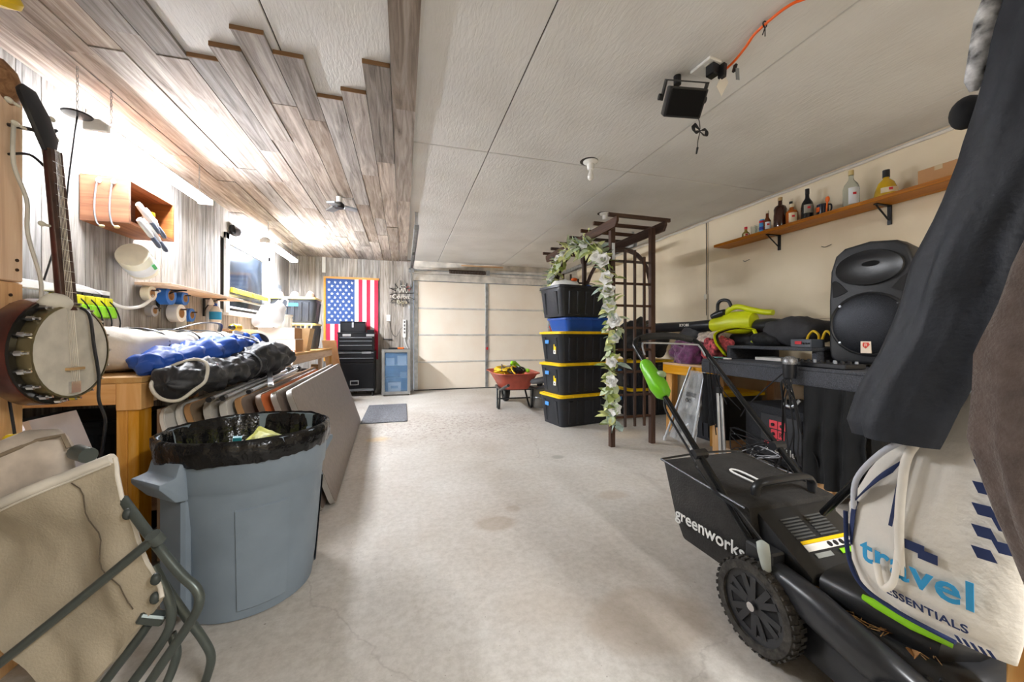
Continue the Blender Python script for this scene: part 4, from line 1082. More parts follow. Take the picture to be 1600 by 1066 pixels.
# liner folded over the rim
vs = []; fs = []; K = 160
rings = [(.2, .40), (.255, .50), (.272, .60), (.278, .655), (.286, .668), (.298, .66), (.299, .63), (.296, .60), (.292, .585)]
for r, z in rings:
    for k in range(K):
        a = 2 * PI * k / K
        w = noise.fractal(Vector((math.cos(a) * 4, math.sin(a) * 4, z * 9)), 1, 2, 3)
        w2 = noise.noise(Vector((math.cos(a) * 9, math.sin(a) * 9, 3))) + .6 * noise.noise(Vector((math.cos(a) * 30, math.sin(a) * 30, z * 14)))
        vs.append(((r + .009 * w - (.02 * abs(w2) if z < .62 and r < .28 else 0)) * math.cos(a), (r + .009 * w - (.02 * abs(w2) if z < .62 and r < .28 else 0)) * math.sin(a), z + (.008 * w2 if r > .29 and z < .62 else .003 * w)))
for i in range(len(rings) - 1):
    for k in range(K):
        fs.append((i * K + k, i * K + (k + 1) % K, (i + 1) * K + (k + 1) % K, (i + 1) * K + k))
fs.append(list(range(K))[::-1])
MB().add(vs, fs).build('bin_liner', LINER, t, smooth=70)
done()
t = thing('snack_bag', 'crumpled yellow and white paper bag inside the trash bin', 'trash', (-.55, 1.86, .42), local=False)
MB().ball((-.55, 1.83, .50), (.15, .13, .12), 20, 12, .05, 9, 2).build('paper', mat('yellow_print_paper', '#e4c25a', .6, var=.6, scale=9), t, smooth=50)
MB().cbox((-.66, 1.80, .585), (.03, .02, .07), (.2, .1, .3)).build('teal_corner', mat('teal', '#1f7f8c', .5), t)

# ------------------------------------------------------------------ folded camp lounger in the left foreground
t = thing('camp_lounger', 'folded tan camp lounger with grey tube frame leaning at lower left', 'lounger', (-.85, 1.25, 0), local=False)
TR, BR, BL, TL = Vector((-0.787, 1.291, 0.693)), Vector((-0.63, 1.225, 0.327)), Vector((-0.861, 1.271, 0.02)), Vector((-1.229, 1.44, 0.488))
def panel(u, v, off=0.0, amp=.06):
    p = TL.lerp(TR, u).lerp(BL.lerp(BR, u), v)
    nrm = (TR - TL).cross(BL - TL).normalized()
    if nrm.y > 0: nrm = -nrm
    w = amp * (noise.noise(Vector((u * 1.9 - v * .8, v * 2.6 + u * 1.2, 1.7))) + .12 * noise.noise(Vector((u * 7, v * 6, 4))))
    sag = .03 * math.sin(PI * u) * math.sin(PI * v)
    return p + nrm * (w - sag + off)
MB().sheet(lambda u, v: panel(u, v), 34, 26, .012).build('fabric_seat', TAN, t, smooth=70)
MB().tube([panel(u / 20, 0, .0, .05) for u in range(21)], .015, 8).build('top_roll', LTAN, t, smooth=60)
MB().tube([panel(1, v / 16, .0, .06) for v in range(17)], .006, 6).build('piping', LTAN, t, smooth=60)
MB().tube([panel(u / 20, .035, .012, .055) for u in range(21)], .003, 5).build('piping', LTAN, t, smooth=60)
MB().tube([panel(.80 + .02 * math.sin(v), .05 + v / 20, .012, .06) for v in range(18)], .0015, 5).build('seam', mat('seam_brown', '#5b5042', .8), t)
STRIPE = mat('striped_cushion', '#c9bcae', .85, var=.18, scale=9)
MB().loft([(-1.229, 1.472, 0.567), (-1.177, 1.456, 0.589), (-1.091, 1.452, 0.629), (-1.02, 1.452, 0.66), (-0.978, 1.451, 0.676), (-0.963, 1.446, 0.676)], [(.02, .06), (.025, .09), (.028, .1), (.03, .095), (.03, .08), (.015, .04)], 18, (0, 0, 1), 2.6, .012, 9, 5).build('cushion', STRIPE, t, smooth=70)
MB().tube([(-1.189, 1.439, 0.648), (-1.096, 1.422, 0.695), (-1.02, 1.431, 0.73), (-0.961, 1.425, 0.742), (-0.943, 1.419, 0.705)], .006, 6).build('piping', mat('piping_brown', '#8b7c68', .7), t, smooth=60)
MB().cyl((-0.938, 1.439, 0.687), (-0.888, 1.404, 0.682), .022, n=14).build('pivot_cap', GREYTUBE, t, smooth=50)
rb = .0115
MB().tube(smoothpath([(-1.123, 1.316, 0.091), (-0.982, 1.275, 0.203), (-0.795, 1.22, 0.359), (-0.607, 1.171, 0.519)], 4), rb, 10).build('front_rail', GREYTUBE, t, smooth=60)
MB().cyl((-0.611, 1.167, 0.528), (-0.604, 1.18, 0.504), .016, n=12).build('joint_rivet', GREYTUBE, t, smooth=50)
MB().tube(smoothpath([(-0.741, 1.288, 0.585), (-0.634, 1.215, 0.492), (-0.563, 1.184, 0.414), (-0.521, 1.172, 0.372), (-0.512, 1.169, 0.338), (-0.531, 1.175, 0.291), (-0.597, 1.184, 0.188), (-0.645, 1.198, 0.113)], 6), rb, 10).build('bent_leg', GREYTUBE, t, smooth=60)
MB().tube(smoothpath([(-0.655, 1.284, 0.352), (-0.6, 1.278, 0.254), (-0.553, 1.285, 0.157), (-0.537, 1.291, 0.097), (-0.556, 1.307, 0.024), (-0.569, 1.3, -0.01)], 6), rb, 10).build('bent_leg', GREYTUBE, t, smooth=60)
MB().tube(smoothpath([(-0.659, 1.264, 0.4), (-0.622, 1.253, 0.32), (-0.612, 1.25, 0.259), (-0.628, 1.245, 0.205), (-0.698, 1.244, 0.102)], 6), rb, 10).build('bent_leg', GREYTUBE, t, smooth=60)
MB().tube(smoothpath([(-0.679, 1.28, 0.234), (-0.702, 1.277, 0.197), (-0.753, 1.281, 0.127), (-0.796, 1.283, 0.067)], 6), rb, 10).build('bent_leg', GREYTUBE, t, smooth=60)
MB().tube(smoothpath([(-0.636, 1.299, 0.183), (-0.622, 1.295, 0.128), (-0.636, 1.299, 0.073), (-0.655, 1.284, 0.019)], 5), rb, 10).build('bent_leg', GREYTUBE, t, smooth=60)
for p in ((-0.713, 1.259, 0.553), (-0.634, 1.225, 0.384), (-0.643, 1.239, 0.326)):
    MB().ball(p, (.012, .012, .016), 8, 6).build('frame_clip', mat('clip_grey', '#3d423f', .5), t, smooth=60)
MB().cbox((-0.663, 1.265, 0.259), (.06, .03, .03), (.2, .5, .3)).build('hinge_plate', GREYTUBE, t, bevel=.005)

# ------------------------------------------------------------------ left wall: crate shelf, tools, tapes
CRW = wood('crate_wood', ['#6a3c22', '#8f5834', '#a87048'], 'y', .6, 14, 1, .08)
t = thing('wall_crate', 'open brown wooden crate screwed to the barn board wall under the lamp', 'crate', (-1.8, 3.2, 1.755), local=False)
MB().box(-1.92, -1.675, 2.965, 2.985, 1.755, 2.045).build('end_board', wood('crate_end_wood', ['#6a3c22', '#8f5834', '#a87048'], 'x', .6, 10, 1, .08), t, bevel=.002)
MB().box(-1.92, -1.675, 3.44, 3.46, 1.755, 2.045).build('end_board', wood('crate_end_wood', [], 'x'), t, bevel=.002)
MB().box(-1.92, -1.675, 2.985, 3.44, 1.755, 1.773).build('bottom_board', CRW, t)
MB().box(-1.92, -1.675, 2.985, 3.44, 2.027, 2.045).build('top_board', CRW, t)
MB().box(-1.918, -1.905, 2.985, 3.44, 1.773, 2.027).build('back_board', CRW, t)
t = thing('glue_bottle', 'white bottle with an orange cap inside the wall crate', 'bottle', (-1.75, 3.3, 1.774), local=False)
MB().lathe([(.001, 0), (.045, 0), (.047, .01), (.047, .1), (.03, .12), (.03, .125)], 18, Matrix.Translation((-1.75, 3.3, 1.774))).build('bottle', WHITE, t, smooth=40)
MB().lathe([(.034, .122), (.036, .125), (.034, .15), (.001, .152)], 18, Matrix.Translation((-1.75, 3.3, 1.774))).build('cap', mat('cap_orange', '#f09a1c', .4), t, smooth=40)
for k, (px_, lab) in enumerate((((-1.66, 3.02, 1.90), 'upper left putty knife with slate handle stuck on the wall crate'), ((-1.66, 3.09, 1.885), 'upper right putty knife with slate handle stuck on the wall crate'),
                                ((-1.655, 3.02, 1.80), 'lower left putty knife with slate handle stuck on the wall crate'), ((-1.655, 3.10, 1.79), 'lower right putty knife with slate handle stuck on the wall crate'))):
    p = Vector(px_); d = Vector((.12, .72, -.62)).normalized()
    t = thing('putty_knife', lab, 'tool', p, local=False, group='putty knives on the wall crate')
    MB().loft([p, p + d * .02, p + d * .12, p + d * .14], [(.02, .01), (.022, .014), (.02, .013), (.012, .01)], 10, (1, 0, 0), 2.6).build('white_sleeve', WHITE, t, smooth=50)
    MB().loft([p + d * .135, p + d * .15, p + d * .21, p + d * .225], [(.012, .009), (.017, .012), (.017, .012), (.01, .008)], 10, (1, 0, 0), 2.6).build('handle', mat('slate_handle', '#59606f', .5), t, smooth=50)
for x, lab in ((-1.82, 'black bungee cord looped at left on the crate end'), (-1.745, 'black bungee cord looped at right on the crate end')):
    t = thing('bungee_cord', lab, 'cord', (x, 2.955, 1.72), local=False, group='bungee cords on the crate end')
    MB().tube(smoothpath([(x, 2.955, 2.03), (x - .012, 2.95, 1.95), (x - .015, 2.945, 1.82), (x, 2.94, 1.74), (x + .02, 2.94, 1.722)], 6), .0045, 6).build('cord', mat('cord_grey', '#6f7276', .6), t, smooth=60)
    MB().ball((x, 2.952, 2.005), (.014, .012, .016), 10, 8).build('upper_hook', WHITE, t, smooth=60)
    MB().ball((x + .025, 2.94, 1.72), (.016, .01, .01), 8, 6).build('lower_hook', mat('hook_brass', '#b6a67c', .4, .4), t, smooth=60)
tag(MB().box(-1.905, -1.88, 3.42, 3.445, 1.6, 1.66).tube(smoothpath([(-1.89, 3.43, 1.6), (-1.888, 3.435, 1.55), (-1.89, 3.43, 1.5)], 3), .003, 5).build('outlet_adapter', mat('adapter_grey', '#8a8f96', .5)), 'small grey adapter on the wall under the crate', 'adapter')
# jug with green print
Mj = Matrix.Translation((-1.80, 3.28, 1.56)) @ Euler((math.radians(72), 0, math.radians(12))).to_matrix().to_4x4()
t = thing('paper_roll', 'white paper roll in a green printed wrapper on the barn wall', 'paper roll', (-1.8, 3.28, 1.46), local=False)
MB().lathe([(.02, -.11), (.085, -.11), (.09, -.1), (.09, .1), (.085, .11), (.02, .11)], 24, Mj).build('roll', mat('cream_paper_roll', '#efe9d2', .7), t, smooth=40)
MB().lathe([(.0915, -.06), (.0915, .04)], 24, Mj, False, False).build('wrapper', mat('wrapper_white', '#f2f4f2', .4), t, smooth=40)
MB().box(.03, .05, -.02, .04, .089, .0935, Mj @ Matrix.Rotation(PI / 2, 4, 'X') @ Matrix.Rotation(.8, 4, 'Y')).build('green_print', mat('print_green', '#3fae5c', .5), t)
MB().cyl((-1.915, 3.28, 1.60), (-1.80, 3.28, 1.56), .01).build('holder_peg', STEEL, t)
# charger rail with lime batteries
t = thing('charger_rail', 'white power rail on the wall behind the banjo with lime chargers', 'charger rail', (-1.88, 2.85, 1.2), local=False)
MB().box(-1.905, -1.86, 2.5, 3.12, 1.285, 1.33).build('rail', WHITE, t, bevel=.004)
for k in range(5):
    y = 2.72 + .075 * k
    c = MB().box(-1.9, -1.82, y, y + .06, 1.225, 1.28).build('charger', mat('charger_yellow', '#d8cf1e', .4), t, bevel=.006)
    MB().box(-1.9, -1.80, y - .004, y + .064, 1.15, 1.224).build('battery', LIME, c, bevel=.006)
    MB().box(-1.9, -1.84, y, y + .06, 1.281, 1.30).build('contact_block', BLACK, c)
for k in range(5):
    y = 2.74 + .075 * k
    MB().tube(smoothpath([(-1.84, y, 1.28), (-1.80, y + .02, 1.22), (-1.79, y + .05, 1.12), (-1.82, y + .06, 1.02)], 5), .004, 5).build('lead', BLACK, t)
tag(MB().tube(smoothpath([(-1.88, 2.85, 1.34), (-1.87, 3.0, 1.32), (-1.865, 3.12, 1.265), (-1.86, 3.25, 1.235), (-1.855, 3.4, 1.255), (-1.85, 3.5, 1.31), (-1.86, 3.6, 1.385), (-1.87, 3.68, 1.4)], 6), .012, 8).build('white_cable', WHITE, smooth=60), 'thick white cable sagging along the barn board wall', 'cable')
def tape(y, z, r, w, cm, lab, x=-1.905, tail=False):
    t = thing('tape_roll', lab, 'tape roll', (x + w, y, z - r), local=False, group='tape rolls on wall pegs')
    M = Matrix.Translation((x, y, z)) @ Matrix.Rotation(PI / 2, 4, 'Y')
    MB().lathe([(r * .55, .012), (r, .012), (r, .012 + w), (r * .55, .012 + w), (r * .55, .012)], 26, M, False, False).build('tape', cm, t, smooth=40)
    MB().lathe([(r * .48, .01), (r * .55, .01), (r * .55, .014 + w), (r * .48, .014 + w), (r * .48, .01)], 26, M, False, False).build('core', CARD, t, smooth=40)
    MB().cyl((x - .01, y, z + r * .4), (x + w + .05, y, z + r * .42), .006).build('peg', mat('peg_dark', '#4b4038', .6), t)
    if tail: MB().sheet(lambda u, v: (x + .012 + w * u, y + r * .9 + .012 * v, z + .01 - .13 * v), 2, 6, .0012).build('tail', cm, t)
BT = mat('painters_blue', '#2f6fc4', .6); CT = mat('cream_tape', '#e7dfc8', .6); WT_ = mat('masking_white', '#efece6', .6)
tape(3.52, 1.365, .055, .05, CT, 'cream tape roll at the left end of the tape pegs')
tape(3.72, 1.37, .075, .07, BT, 'large blue and cream tape roll second from left')
tape(3.95, 1.37, .06, .06, BT, 'blue tape roll hanging upper right just under the shelf')
tape(3.56, 1.235, .045, .045, mat('grey_tape', '#9a9a9c', .5), 'small grey tape roll on the lower peg')
tape(3.86, 1.235, .075, .075, WT_, 'wide white masking tape roll with loose tail hanging', tail=True)
tape(4.07, 1.23, .06, .055, BT, 'blue tape roll on the lower right peg')
# bracket shelf
t = thing('wall_shelf', 'pine shelf on black curved brackets over the tape rolls', 'shelf', (-1.8, 4.1, 1.28), local=False)
MB().box(-1.918, -1.69, 3.45, 4.78, 1.42, 1.442).build('board', PINEY, t, bevel=.002)
for y in (3.72, 4.45):
    arc = [(-1.91 + .18 * (1 - math.cos(a)), y, 1.26 + .155 * math.sin(a)) for a in [PI / 2 * k / 8 for k in range(9)]]
    MB().tube(arc, .008, 6, flat=.6).box(-1.917, -1.905, y - .012, y + .012, 1.24, 1.418).box(-1.905, -1.72, y - .012, y + .012, 1.41, 1.419).build('bracket', BLACKM, t, smooth=50)
t = thing('spray_bottle', 'white bottle with a blue label hung on the wall under shelf', 'bottle', (-1.85, 4.45, 1.2), local=False)
MB().lathe([(.001, 0), (.045, 0), (.05, .02), (.05, .12), (.025, .16), (.015, .17)], 18, Matrix.Translation((-1.855, 4.55, 1.18))).build('bottle', WHITE, t, smooth=40)
MB().lathe([(.051, .03), (.051, .11)], 18, Matrix.Translation((-1.855, 4.55, 1.18)), False, False).build('label', mat('label_blue', '#2aa0e0', .5), t, smooth=40)
MB().lathe([(.017, .165), (.017, .195), (.01, .2)], 12, Matrix.Translation((-1.855, 4.55, 1.18))).build('cap', BLUEP, t, smooth=40)
MB().tube([(-1.915, 4.55, 1.40), (-1.86, 4.55, 1.41), (-1.855, 4.55, 1.37)], .004, 6).build('hook', BLACK, t)
t = thing('safety_bell', 'small white pull bell hanging under the pine shelf', 'bell', (-1.8, 4.32, 1.33), local=False)
MB().lathe([(.028, 0), (.022, .02), (.012, .05), (.004, .06)], 14, Matrix.Translation((-1.79, 4.30, 1.345))).build('bell', WHITE, t, smooth=50)
MB().cyl((-1.79, 4.3, 1.405), (-1.79, 4.3, 1.419), .002, n=5).build('hook', STEEL, t)
# level in the window, black fitting above, narrow frame right of it
t = thing('spirit_level', 'yellow spirit level resting across the dark window', 'level', (-1.885, 5.6, 1.545), local=False)
MB().box(-1.895, -1.872, 5.0, 6.2, 1.545, 1.60).build('body', mat('level_yellow', '#f0cf2e', .4), t, bevel=.003)
for y in (5.15, 5.6, 6.05): MB().box(-1.8715, -1.868, y - .03, y + .03, 1.56, 1.585).build('vial', GLASS, t)
t = thing('wall_camera', 'dark pull-out reel fixed above the window beside the lamp', 'reel', (-1.86, 5.15, 2.2), local=False)
MB().box(-1.916, -1.87, 5.04, 5.3, 2.235, 2.33).build('mount', BLACK, t, bevel=.008)
MB().cyl((-1.86, 5.08, 2.25), (-1.86, 5.26, 2.25), .045, n=16).build('drum', mat('reel_grey', '#6a6d72', .4), t, smooth=40)
t = thing('narrow_panel', 'narrow grey electrical panel on the wall right of window', 'panel', (-1.9, 6.66, 1.45), local=False)
MB().box(-1.918, -1.885, 6.5, 6.84, 1.43, 1.86).build('box', mat('panel_dark_grey', '#6e747a', .5), t, bevel=.004)
MB().box(-1.886, -1.88, 6.53, 6.81, 1.5, 1.8).build('door', mat('panel_mid_grey', '#8b9197', .4), t, bevel=.003)
for z in (1.56, 1.63, 1.70): MB().box(-1.881, -1.874, 6.63, 6.71, z - .02, z + .015).build('switch', BLACK, t)
# ledge below the window
t = thing('pine_ledge', 'short pine ledge fixed under the window', 'shelf', (-1.85, 5.3, 1.1), local=False)
MB().box(-1.917, -1.78, 4.85, 5.75, 1.10, 1.125).build('board', PINEY, t)
MB().box(-1.8, -1.78, 4.85, 5.75, 1.03, 1.099).build('apron', PINEY, t)

# ------------------------------------------------------------------ clutter on the bench
def carton(x0, x1, y0, y1, z0, z1, m, lab, extra=None):
    t = thing('carton', lab, 'box', ((x0 + x1) / 2, (y0 + y1) / 2, z0), local=False)
    MB().box(x0, x1, y0, y1, z0, z1).build('body', m, t, bevel=.002)
    MB().box(x0 - .001, x1 + .001, (y0 + y1) / 2 - .02, (y0 + y1) / 2 + .02, z1 - .03, z1 + .001).build('tape', mat('box_tape', '#c9b48f', .3), t)
    if extra: extra(t)
    return t
WB = mat('white_carton', '#efece6', .7, var=.02)
def kraftend(x1, y0, y1, z0, z1):
    return lambda t: MB().box(x1, x1 + .002, y0 + .004, y1 - .004, z0 + .004, z1 - .004).build('end_label', CARD, t)
carton(-1.50, -1.14, 4.62, 4.95, .861, 1.005, WB, 'lower white carton beside the paper bag on the bench', kraftend(-1.14, 4.62, 4.95, .861, 1.005))
carton(-1.50, -1.15, 4.63, 4.95, 1.007, 1.135, WB, 'upper white carton beside the paper bag on the bench', kraftend(-1.15, 4.63, 4.95, 1.007, 1.135))
t = thing('paper_bag', 'open brown paper bag of sticks before the stacked bench totes', 'bag', (-1.22, 5.3, .861), local=False)
MB().frustum([(-1.28, 5.2), (-1.16, 5.2), (-1.16, 5.4), (-1.28, 5.4)], .861, [(-1.31, 5.17), (-1.11, 5.17), (-1.11, 5.42), (-1.31, 5.42)], 1.14).build('bag', mat('kraft_paper', '#c9ab84', .8), t)
for k in range(5):
    MB().bar((-1.26 + .03 * k, 5.25 + .03 * (k % 2), 1.05), (-1.29 + .045 * k, 5.22 + .06 * (k % 3), 1.19), .02, .008).build('stick', mat('pale_stick', '#d9c7a6', .7), t)
tote(-1.47, 6.03, .861, 0, .60, .42, .365, 'lower grey tote with cream lid on the far bench end', lid=mat('pale_yellow_lid', '#efd98a', .4), body=mat('slate_tote', '#474d58', .45), group='bench totes')
tote(-1.47, 6.03, 1.227, 0, .60, .42, .365, 'upper grey tote with cream lid on the far bench end', lid=mat('pale_yellow_lid', '#efd98a', .4), body=mat('slate_tote', '#474d58', .45), bluelab=[(0, .7)], side=1, group='bench totes')
CAPM = mat('brown_knit', '#8a6f62', .9, var=.15, scale=30)
for x, y, lab in ((-1.68, 6.0, 'left of three brown knit caps on the upper bench tote'), (-1.5, 6.05, 'middle of three brown knit caps on the upper bench tote'), (-1.28, 5.98, 'right of three brown knit caps on the upper bench tote')):
    t = thing('knit_cap', lab, 'cap', (x, y, 1.592), local=False, group='knit caps on the tote')
    MB().ball((x, y, 1.6), (.06, .07, .085), 14, 10, .012, 14, x, zmin=1.593).build('crown', CAPM, t, smooth=60)
    MB().tube([(x + .062 * math.cos(a), y + .072 * math.sin(a), 1.602) for a in [2 * PI * k / 16 for k in range(16)]], .009, 6, closed=True).build('brim', CAPM, t, smooth=60)
# plastic bag and bucket
t = thing('plastic_bag', 'translucent white plastic bag slumped on the white cartons', 'bag', (-1.4, 4.75, 1.137), local=False)
MB().loft([(-1.46, 4.55, 1.15), (-1.45, 4.57, 1.17), (-1.43, 4.63, 1.22), (-1.40, 4.74, 1.29), (-1.37, 4.82, 1.36), (-1.36, 4.86, 1.41), (-1.36, 4.88, 1.43)], [(.04, .03), (.1, .07), (.15, .11), (.14, .12), (.08, .07), (.05, .05), (.02, .02)], 24, (0, 0, 1), 2, .05, 9, 2, 1.137).build('film', FILM, t, smooth=70)
MB().tube(smoothpath([(-1.36, 4.88, 1.41), (-1.34, 4.92, 1.47), (-1.30, 4.95, 1.46), (-1.30, 4.93, 1.40)], 5), .02, 6, flat=.4).build('handle_loop', FILM, t, smooth=60)
t = thing('white_bucket', 'ribbed white plastic tub behind the plastic bag', 'tub', (-1.42, 5.2, .861), local=False)
MB().lathe([(.001, 0), (.08, 0), (.095, .42), (.105, .425), (.105, .445), (.001, .45)], 24, Matrix.Translation((-1.42, 5.22, .861))).build('tub', WHITE, t, smooth=40)
for k in range(16):
    a = 2 * PI * k / 16
    MB().cyl((-1.42 + .083 * math.cos(a), 5.22 + .083 * math.sin(a), .9), (-1.42 + .095 * math.cos(a), 5.22 + .095 * math.sin(a), 1.26), .004, n=5).build('rib', WHITE, t)
carton(-1.62, -1.33, 3.72, 4.0, .861, .995, WB, 'white carton under the yellow drill on the bench')
t = thing('beige_tray', 'open beige tray standing against the wall behind canvas bag', 'tray', (-1.66, 4.05, .861), local=False)
MB().frustum([(-1.8, 3.72), (-1.64, 3.72), (-1.64, 4.08), (-1.8, 4.08)], .861, [(-1.86, 3.64), (-1.63, 3.64), (-1.63, 4.14), (-1.86, 4.14)], 1.06).build('body', mat('beige_board', '#d9c3a6', .7), t)
MB().box(-1.87, -1.86, 3.63, 4.15, 1.04, 1.10).build('back_lip', WHITEM, t)
t = thing('cordless_drill', 'yellow and black cordless drill on a white carton', 'drill', (-1.42, 3.85, .997), local=False)
MB().cbox((-1.42, 3.86, 1.012), (.07, .09, .03)).build('battery', BLACK, t, bevel=.005)
MB().bar((-1.42, 3.86, 1.027), (-1.42, 3.88, 1.10), .03, .04, (0, 1, 0)).build('grip', mat('drill_yellow', '#f0c419', .4), t, bevel=.006)
MB().cyl((-1.42, 3.92, 1.115), (-1.42, 3.79, 1.115), .032, n=14).build('motor_body', mat('drill_yellow', '#f0c419', .4), t, bevel=.006)
MB().cyl((-1.42, 3.79, 1.115), (-1.42, 3.74, 1.115), .024, .014, n=14).build('chuck', BLACK, t)
t = thing('funnel_lamp', 'black cone lamp shade lying on the bench clutter', 'lamp shade', (-1.30, 3.75, .95), local=False)
Mf = Matrix.Translation((-1.23, 3.78, .975)) @ Euler((math.radians(62), 0, math.radians(28))).to_matrix().to_4x4()
MB().lathe([(.022, -.10), (.03, -.09), (.085, .03), (.087, .035), (.081, .03), (.026, -.085)], 24, Mf, True, False).build('shade', BLACK, t, smooth=40)
MB().lathe([(.083, .028), (.0885, .03), (.0885, .037), (.083, .036)], 24, Mf, False, False).build('rim', ALU, t, smooth=40)
carton(-1.30, -1.19, 3.72, 3.80, .861, .905, BLUEP, 'flat blue box under the black cone shade') 
t = thing('blue_box', 'small blue printed parts box on the bench front', 'box', (-1.16, 3.55, .861), local=False)
MB().box(-1.225, -1.105, 3.52, 3.6, .861, .985).build('body', mat('navy_print', '#2d3aa8', .5), t, bevel=.002)
MB().box(-1.21, -1.12, 3.517, 3.521, .94, .972).build('print_band', PAPER, t)
MB().box(-1.18, -1.13, 3.517, 3.521, .875, .925).build('print_block', mat('print_pale', '#c9cfe8', .5), t)

t = thing('hobby_tray', 'dark flat tray holding a red tool and an orange case', 'tray', (-1.19, 4.1, .861), local=False)
MB().box(-1.33, -1.085, 3.85, 4.35, .862, .872).box(-1.33, -1.32, 3.85, 4.35, .872, .885).box(-1.095, -1.085, 3.85, 4.35, .872, .885).box(-1.32, -1.095, 3.85, 3.86, .872, .885).box(-1.32, -1.095, 4.34, 4.35, .872, .885).build('tray', mat('tray_dark', '#4b4a52', .4), t)
t = thing('tape_measure', 'bright orange tape case in the dark bench tray', 'tool', (-1.14, 4.08, .873), local=False)
MB().prism([(-.07, 0), (.07, 0), (.075, .03), (.05, .075), (-.05, .06), (-.075, .03)], -.03, .03, frame((-1.15, 4.1, .873), (.9, .43, 0), (0, 0, 1))).build('case', mat('hot_orange', '#ff5230', .4), t, bevel=.006)
MB().box(-.025, .025, .02, .05, .029, .034, frame((-1.15, 4.1, .873), (.9, .43, 0), (0, 0, 1))).build('window', BLACK, t)
t = thing('red_pliers', 'red handled pliers standing in the dark bench tray', 'pliers', (-1.24, 3.98, .873), local=False)
for s in (-1, 1):
    MB().tube(smoothpath([(-1.24 + .03 * s, 3.97, .873), (-1.24 + .035 * s, 3.975, .91), (-1.24 + .012 * s, 3.98, .95)], 4), .01, 7).build('handle', mat('hot_red', '#d8333c', .4), t, smooth=60)
MB().cyl((-1.24, 3.98, .945), (-1.24, 3.99, 1.0), .014, .004).build('jaws', STEEL, t)
tag(MB().ball((-1.15, 4.5, .875), (.05, .045, .022), 14, 8, .004, 12, 2, zmin=.862).build('orange_putty', mat('peach_lump', '#e8a77a', .7), smooth=60), 'peach coloured lump on the bench by the paper bag', 'lump')
tag(MB().tube(smoothpath([(-1.12, 4.25, .90), (-1.075, 4.25, .905), (-1.05, 4.22, .87), (-1.045, 4.15, .82), (-1.0, 3.95, .79), (-.97, 3.8, .78)], 6), .006, 6).build('charging_lead', WHITE, smooth=60), 'white cord trailing off the bench over the folded tables', 'cord')
tag(MB().bar((-1.0, 6.62, 0.005), (-1.13, 6.50, .98), .34, .012, (-.7, -.7, 0)).build('cardboard_sheet', CARD), 'cardboard sheet leaning on the far end of the workbench', 'cardboard')
tag(MB().tube(smoothpath([(-1.06, 4.0, .865), (-1.055, 4.0, .84), (-1.04, 4.02, .78), (-1.02, 4.05, .73)], 4), .003, 5).build('black_lead', BLACK, smooth=60), 'thin black lead hanging over the front of the bench', 'cord')
for k in range(7):
    x, y = -1.45 + .045 * k + .02 * (k % 2), 4.2 + .05 * (k % 3)
    if k in (4, 5, 6): x, y = -1.36 + .03 * (k - 4), 4.42 + .06 * (k % 2)
    t = thing('small_jar', ['small white jar at the left of the bench jars', 'small clear jar second on the bench', 'small white jar third on the bench', 'small clear jar fourth on the bench', 'small white jar by the white cartons', 'small clear jar by the white cartons', 'small white jar right of the bench jars'][k], 'jar', (x, y, .861), local=False, group='jars on the bench')
    MB().lathe([(.001, 0), (.02, 0), (.021, .04), (.016, .048)], 14, Matrix.Translation((x, y, .861))).build('jar', WHITE if k % 2 == 0 else mat('jar_grey', '#b9bcc2', .3), t, smooth=40)
    MB().lathe([(.018, .047), (.018, .06), (.001, .061)], 14, Matrix.Translation((x, y, .861))).build('lid', WHITE, t, smooth=40)

# ------------------------------------------------------------------ wheelbarrow
t = thing('wheelbarrow', 'red tray wheelbarrow parked before the garage door', 'wheelbarrow', (1.56, 5.3, 0), math.radians(87))
# local: +x towards the wheel... handles at -x ; tray over the middle
WR = mat('faded_red_tray', '#b2503c', .45, var=.1, scale=8)
def ring(x0, x1, w0, w1, r): 
    pts = []
    for p in rrect(1, 1, .22, 5):
        u = p[0] + .5; pts.append((x0 + (x1 - x0) * u, p[1] * (w0 + (w1 - w0) * u)))
    return pts
rings = [(ring(-.30, .30, .34, .40, 0), .30), (ring(-.42, .52, .58, .62, 0), .515), (ring(-.45, .55, .64, .68, 0), .53), (ring(-.455, .555, .65, .69, 0), .52), (ring(-.40, .50, .56, .60, 0), .505), (ring(-.29, .29, .33, .39, 0), .312)]
n = len(rings[0][0]); vs = []; fs = []
for pts, z in rings: vs += [(p[0], p[1], z) for p in pts]
for a in range(5): fs += [(a * n + i, a * n + (i + 1) % n, (a + 1) * n + (i + 1) % n, (a + 1) * n + i) for i in range(n)]
fs += [list(range(n))[::-1], [5 * n + i for i in range(n)]]
MB().add(vs, fs).build('tray', WR, t, smooth=50)
MB().box(.1, .17, -.29, -.285, .40, .43).build('tray_label', PAPER, t)
for s in (-1, 1):
    MB().tube([(.62, s * .06, .22), (.3, s * .2, .285), (-.35, s * .26, .31), (-.75, s * .28, .40), (-.92, s * .28, .44)], .019, 8).build('handle', BLACK, t, smooth=40)
    MB().tube(smoothpath([(.16, s * .21, .28), (.0, s * .24, .02), (-.06, s * .24, .012), (-.14, s * .24, .03), (-.2, s * .24, .29)], 4), .014, 8).build('leg', BLACK, t, smooth=50)
MB().cyl((-.06, -.24, .14), (-.06, .24, .14), .011).build('cross_brace', BLACK, t)
MB().box(-.28, .28, -.2, .2, .285, .3).build('tray_support', BLACK, t)
Mw = Matrix.Translation((.55, 0, .185)) @ Matrix.Rotation(PI / 2, 4, 'X')
MB().lathe([(.10, -.035), (.15, -.045), (.178, -.035), (.185, 0), (.178, .035), (.15, .045), (.10, .035)], 28, Mw, False, False).build('tyre', RUBBER, t, smooth=50)
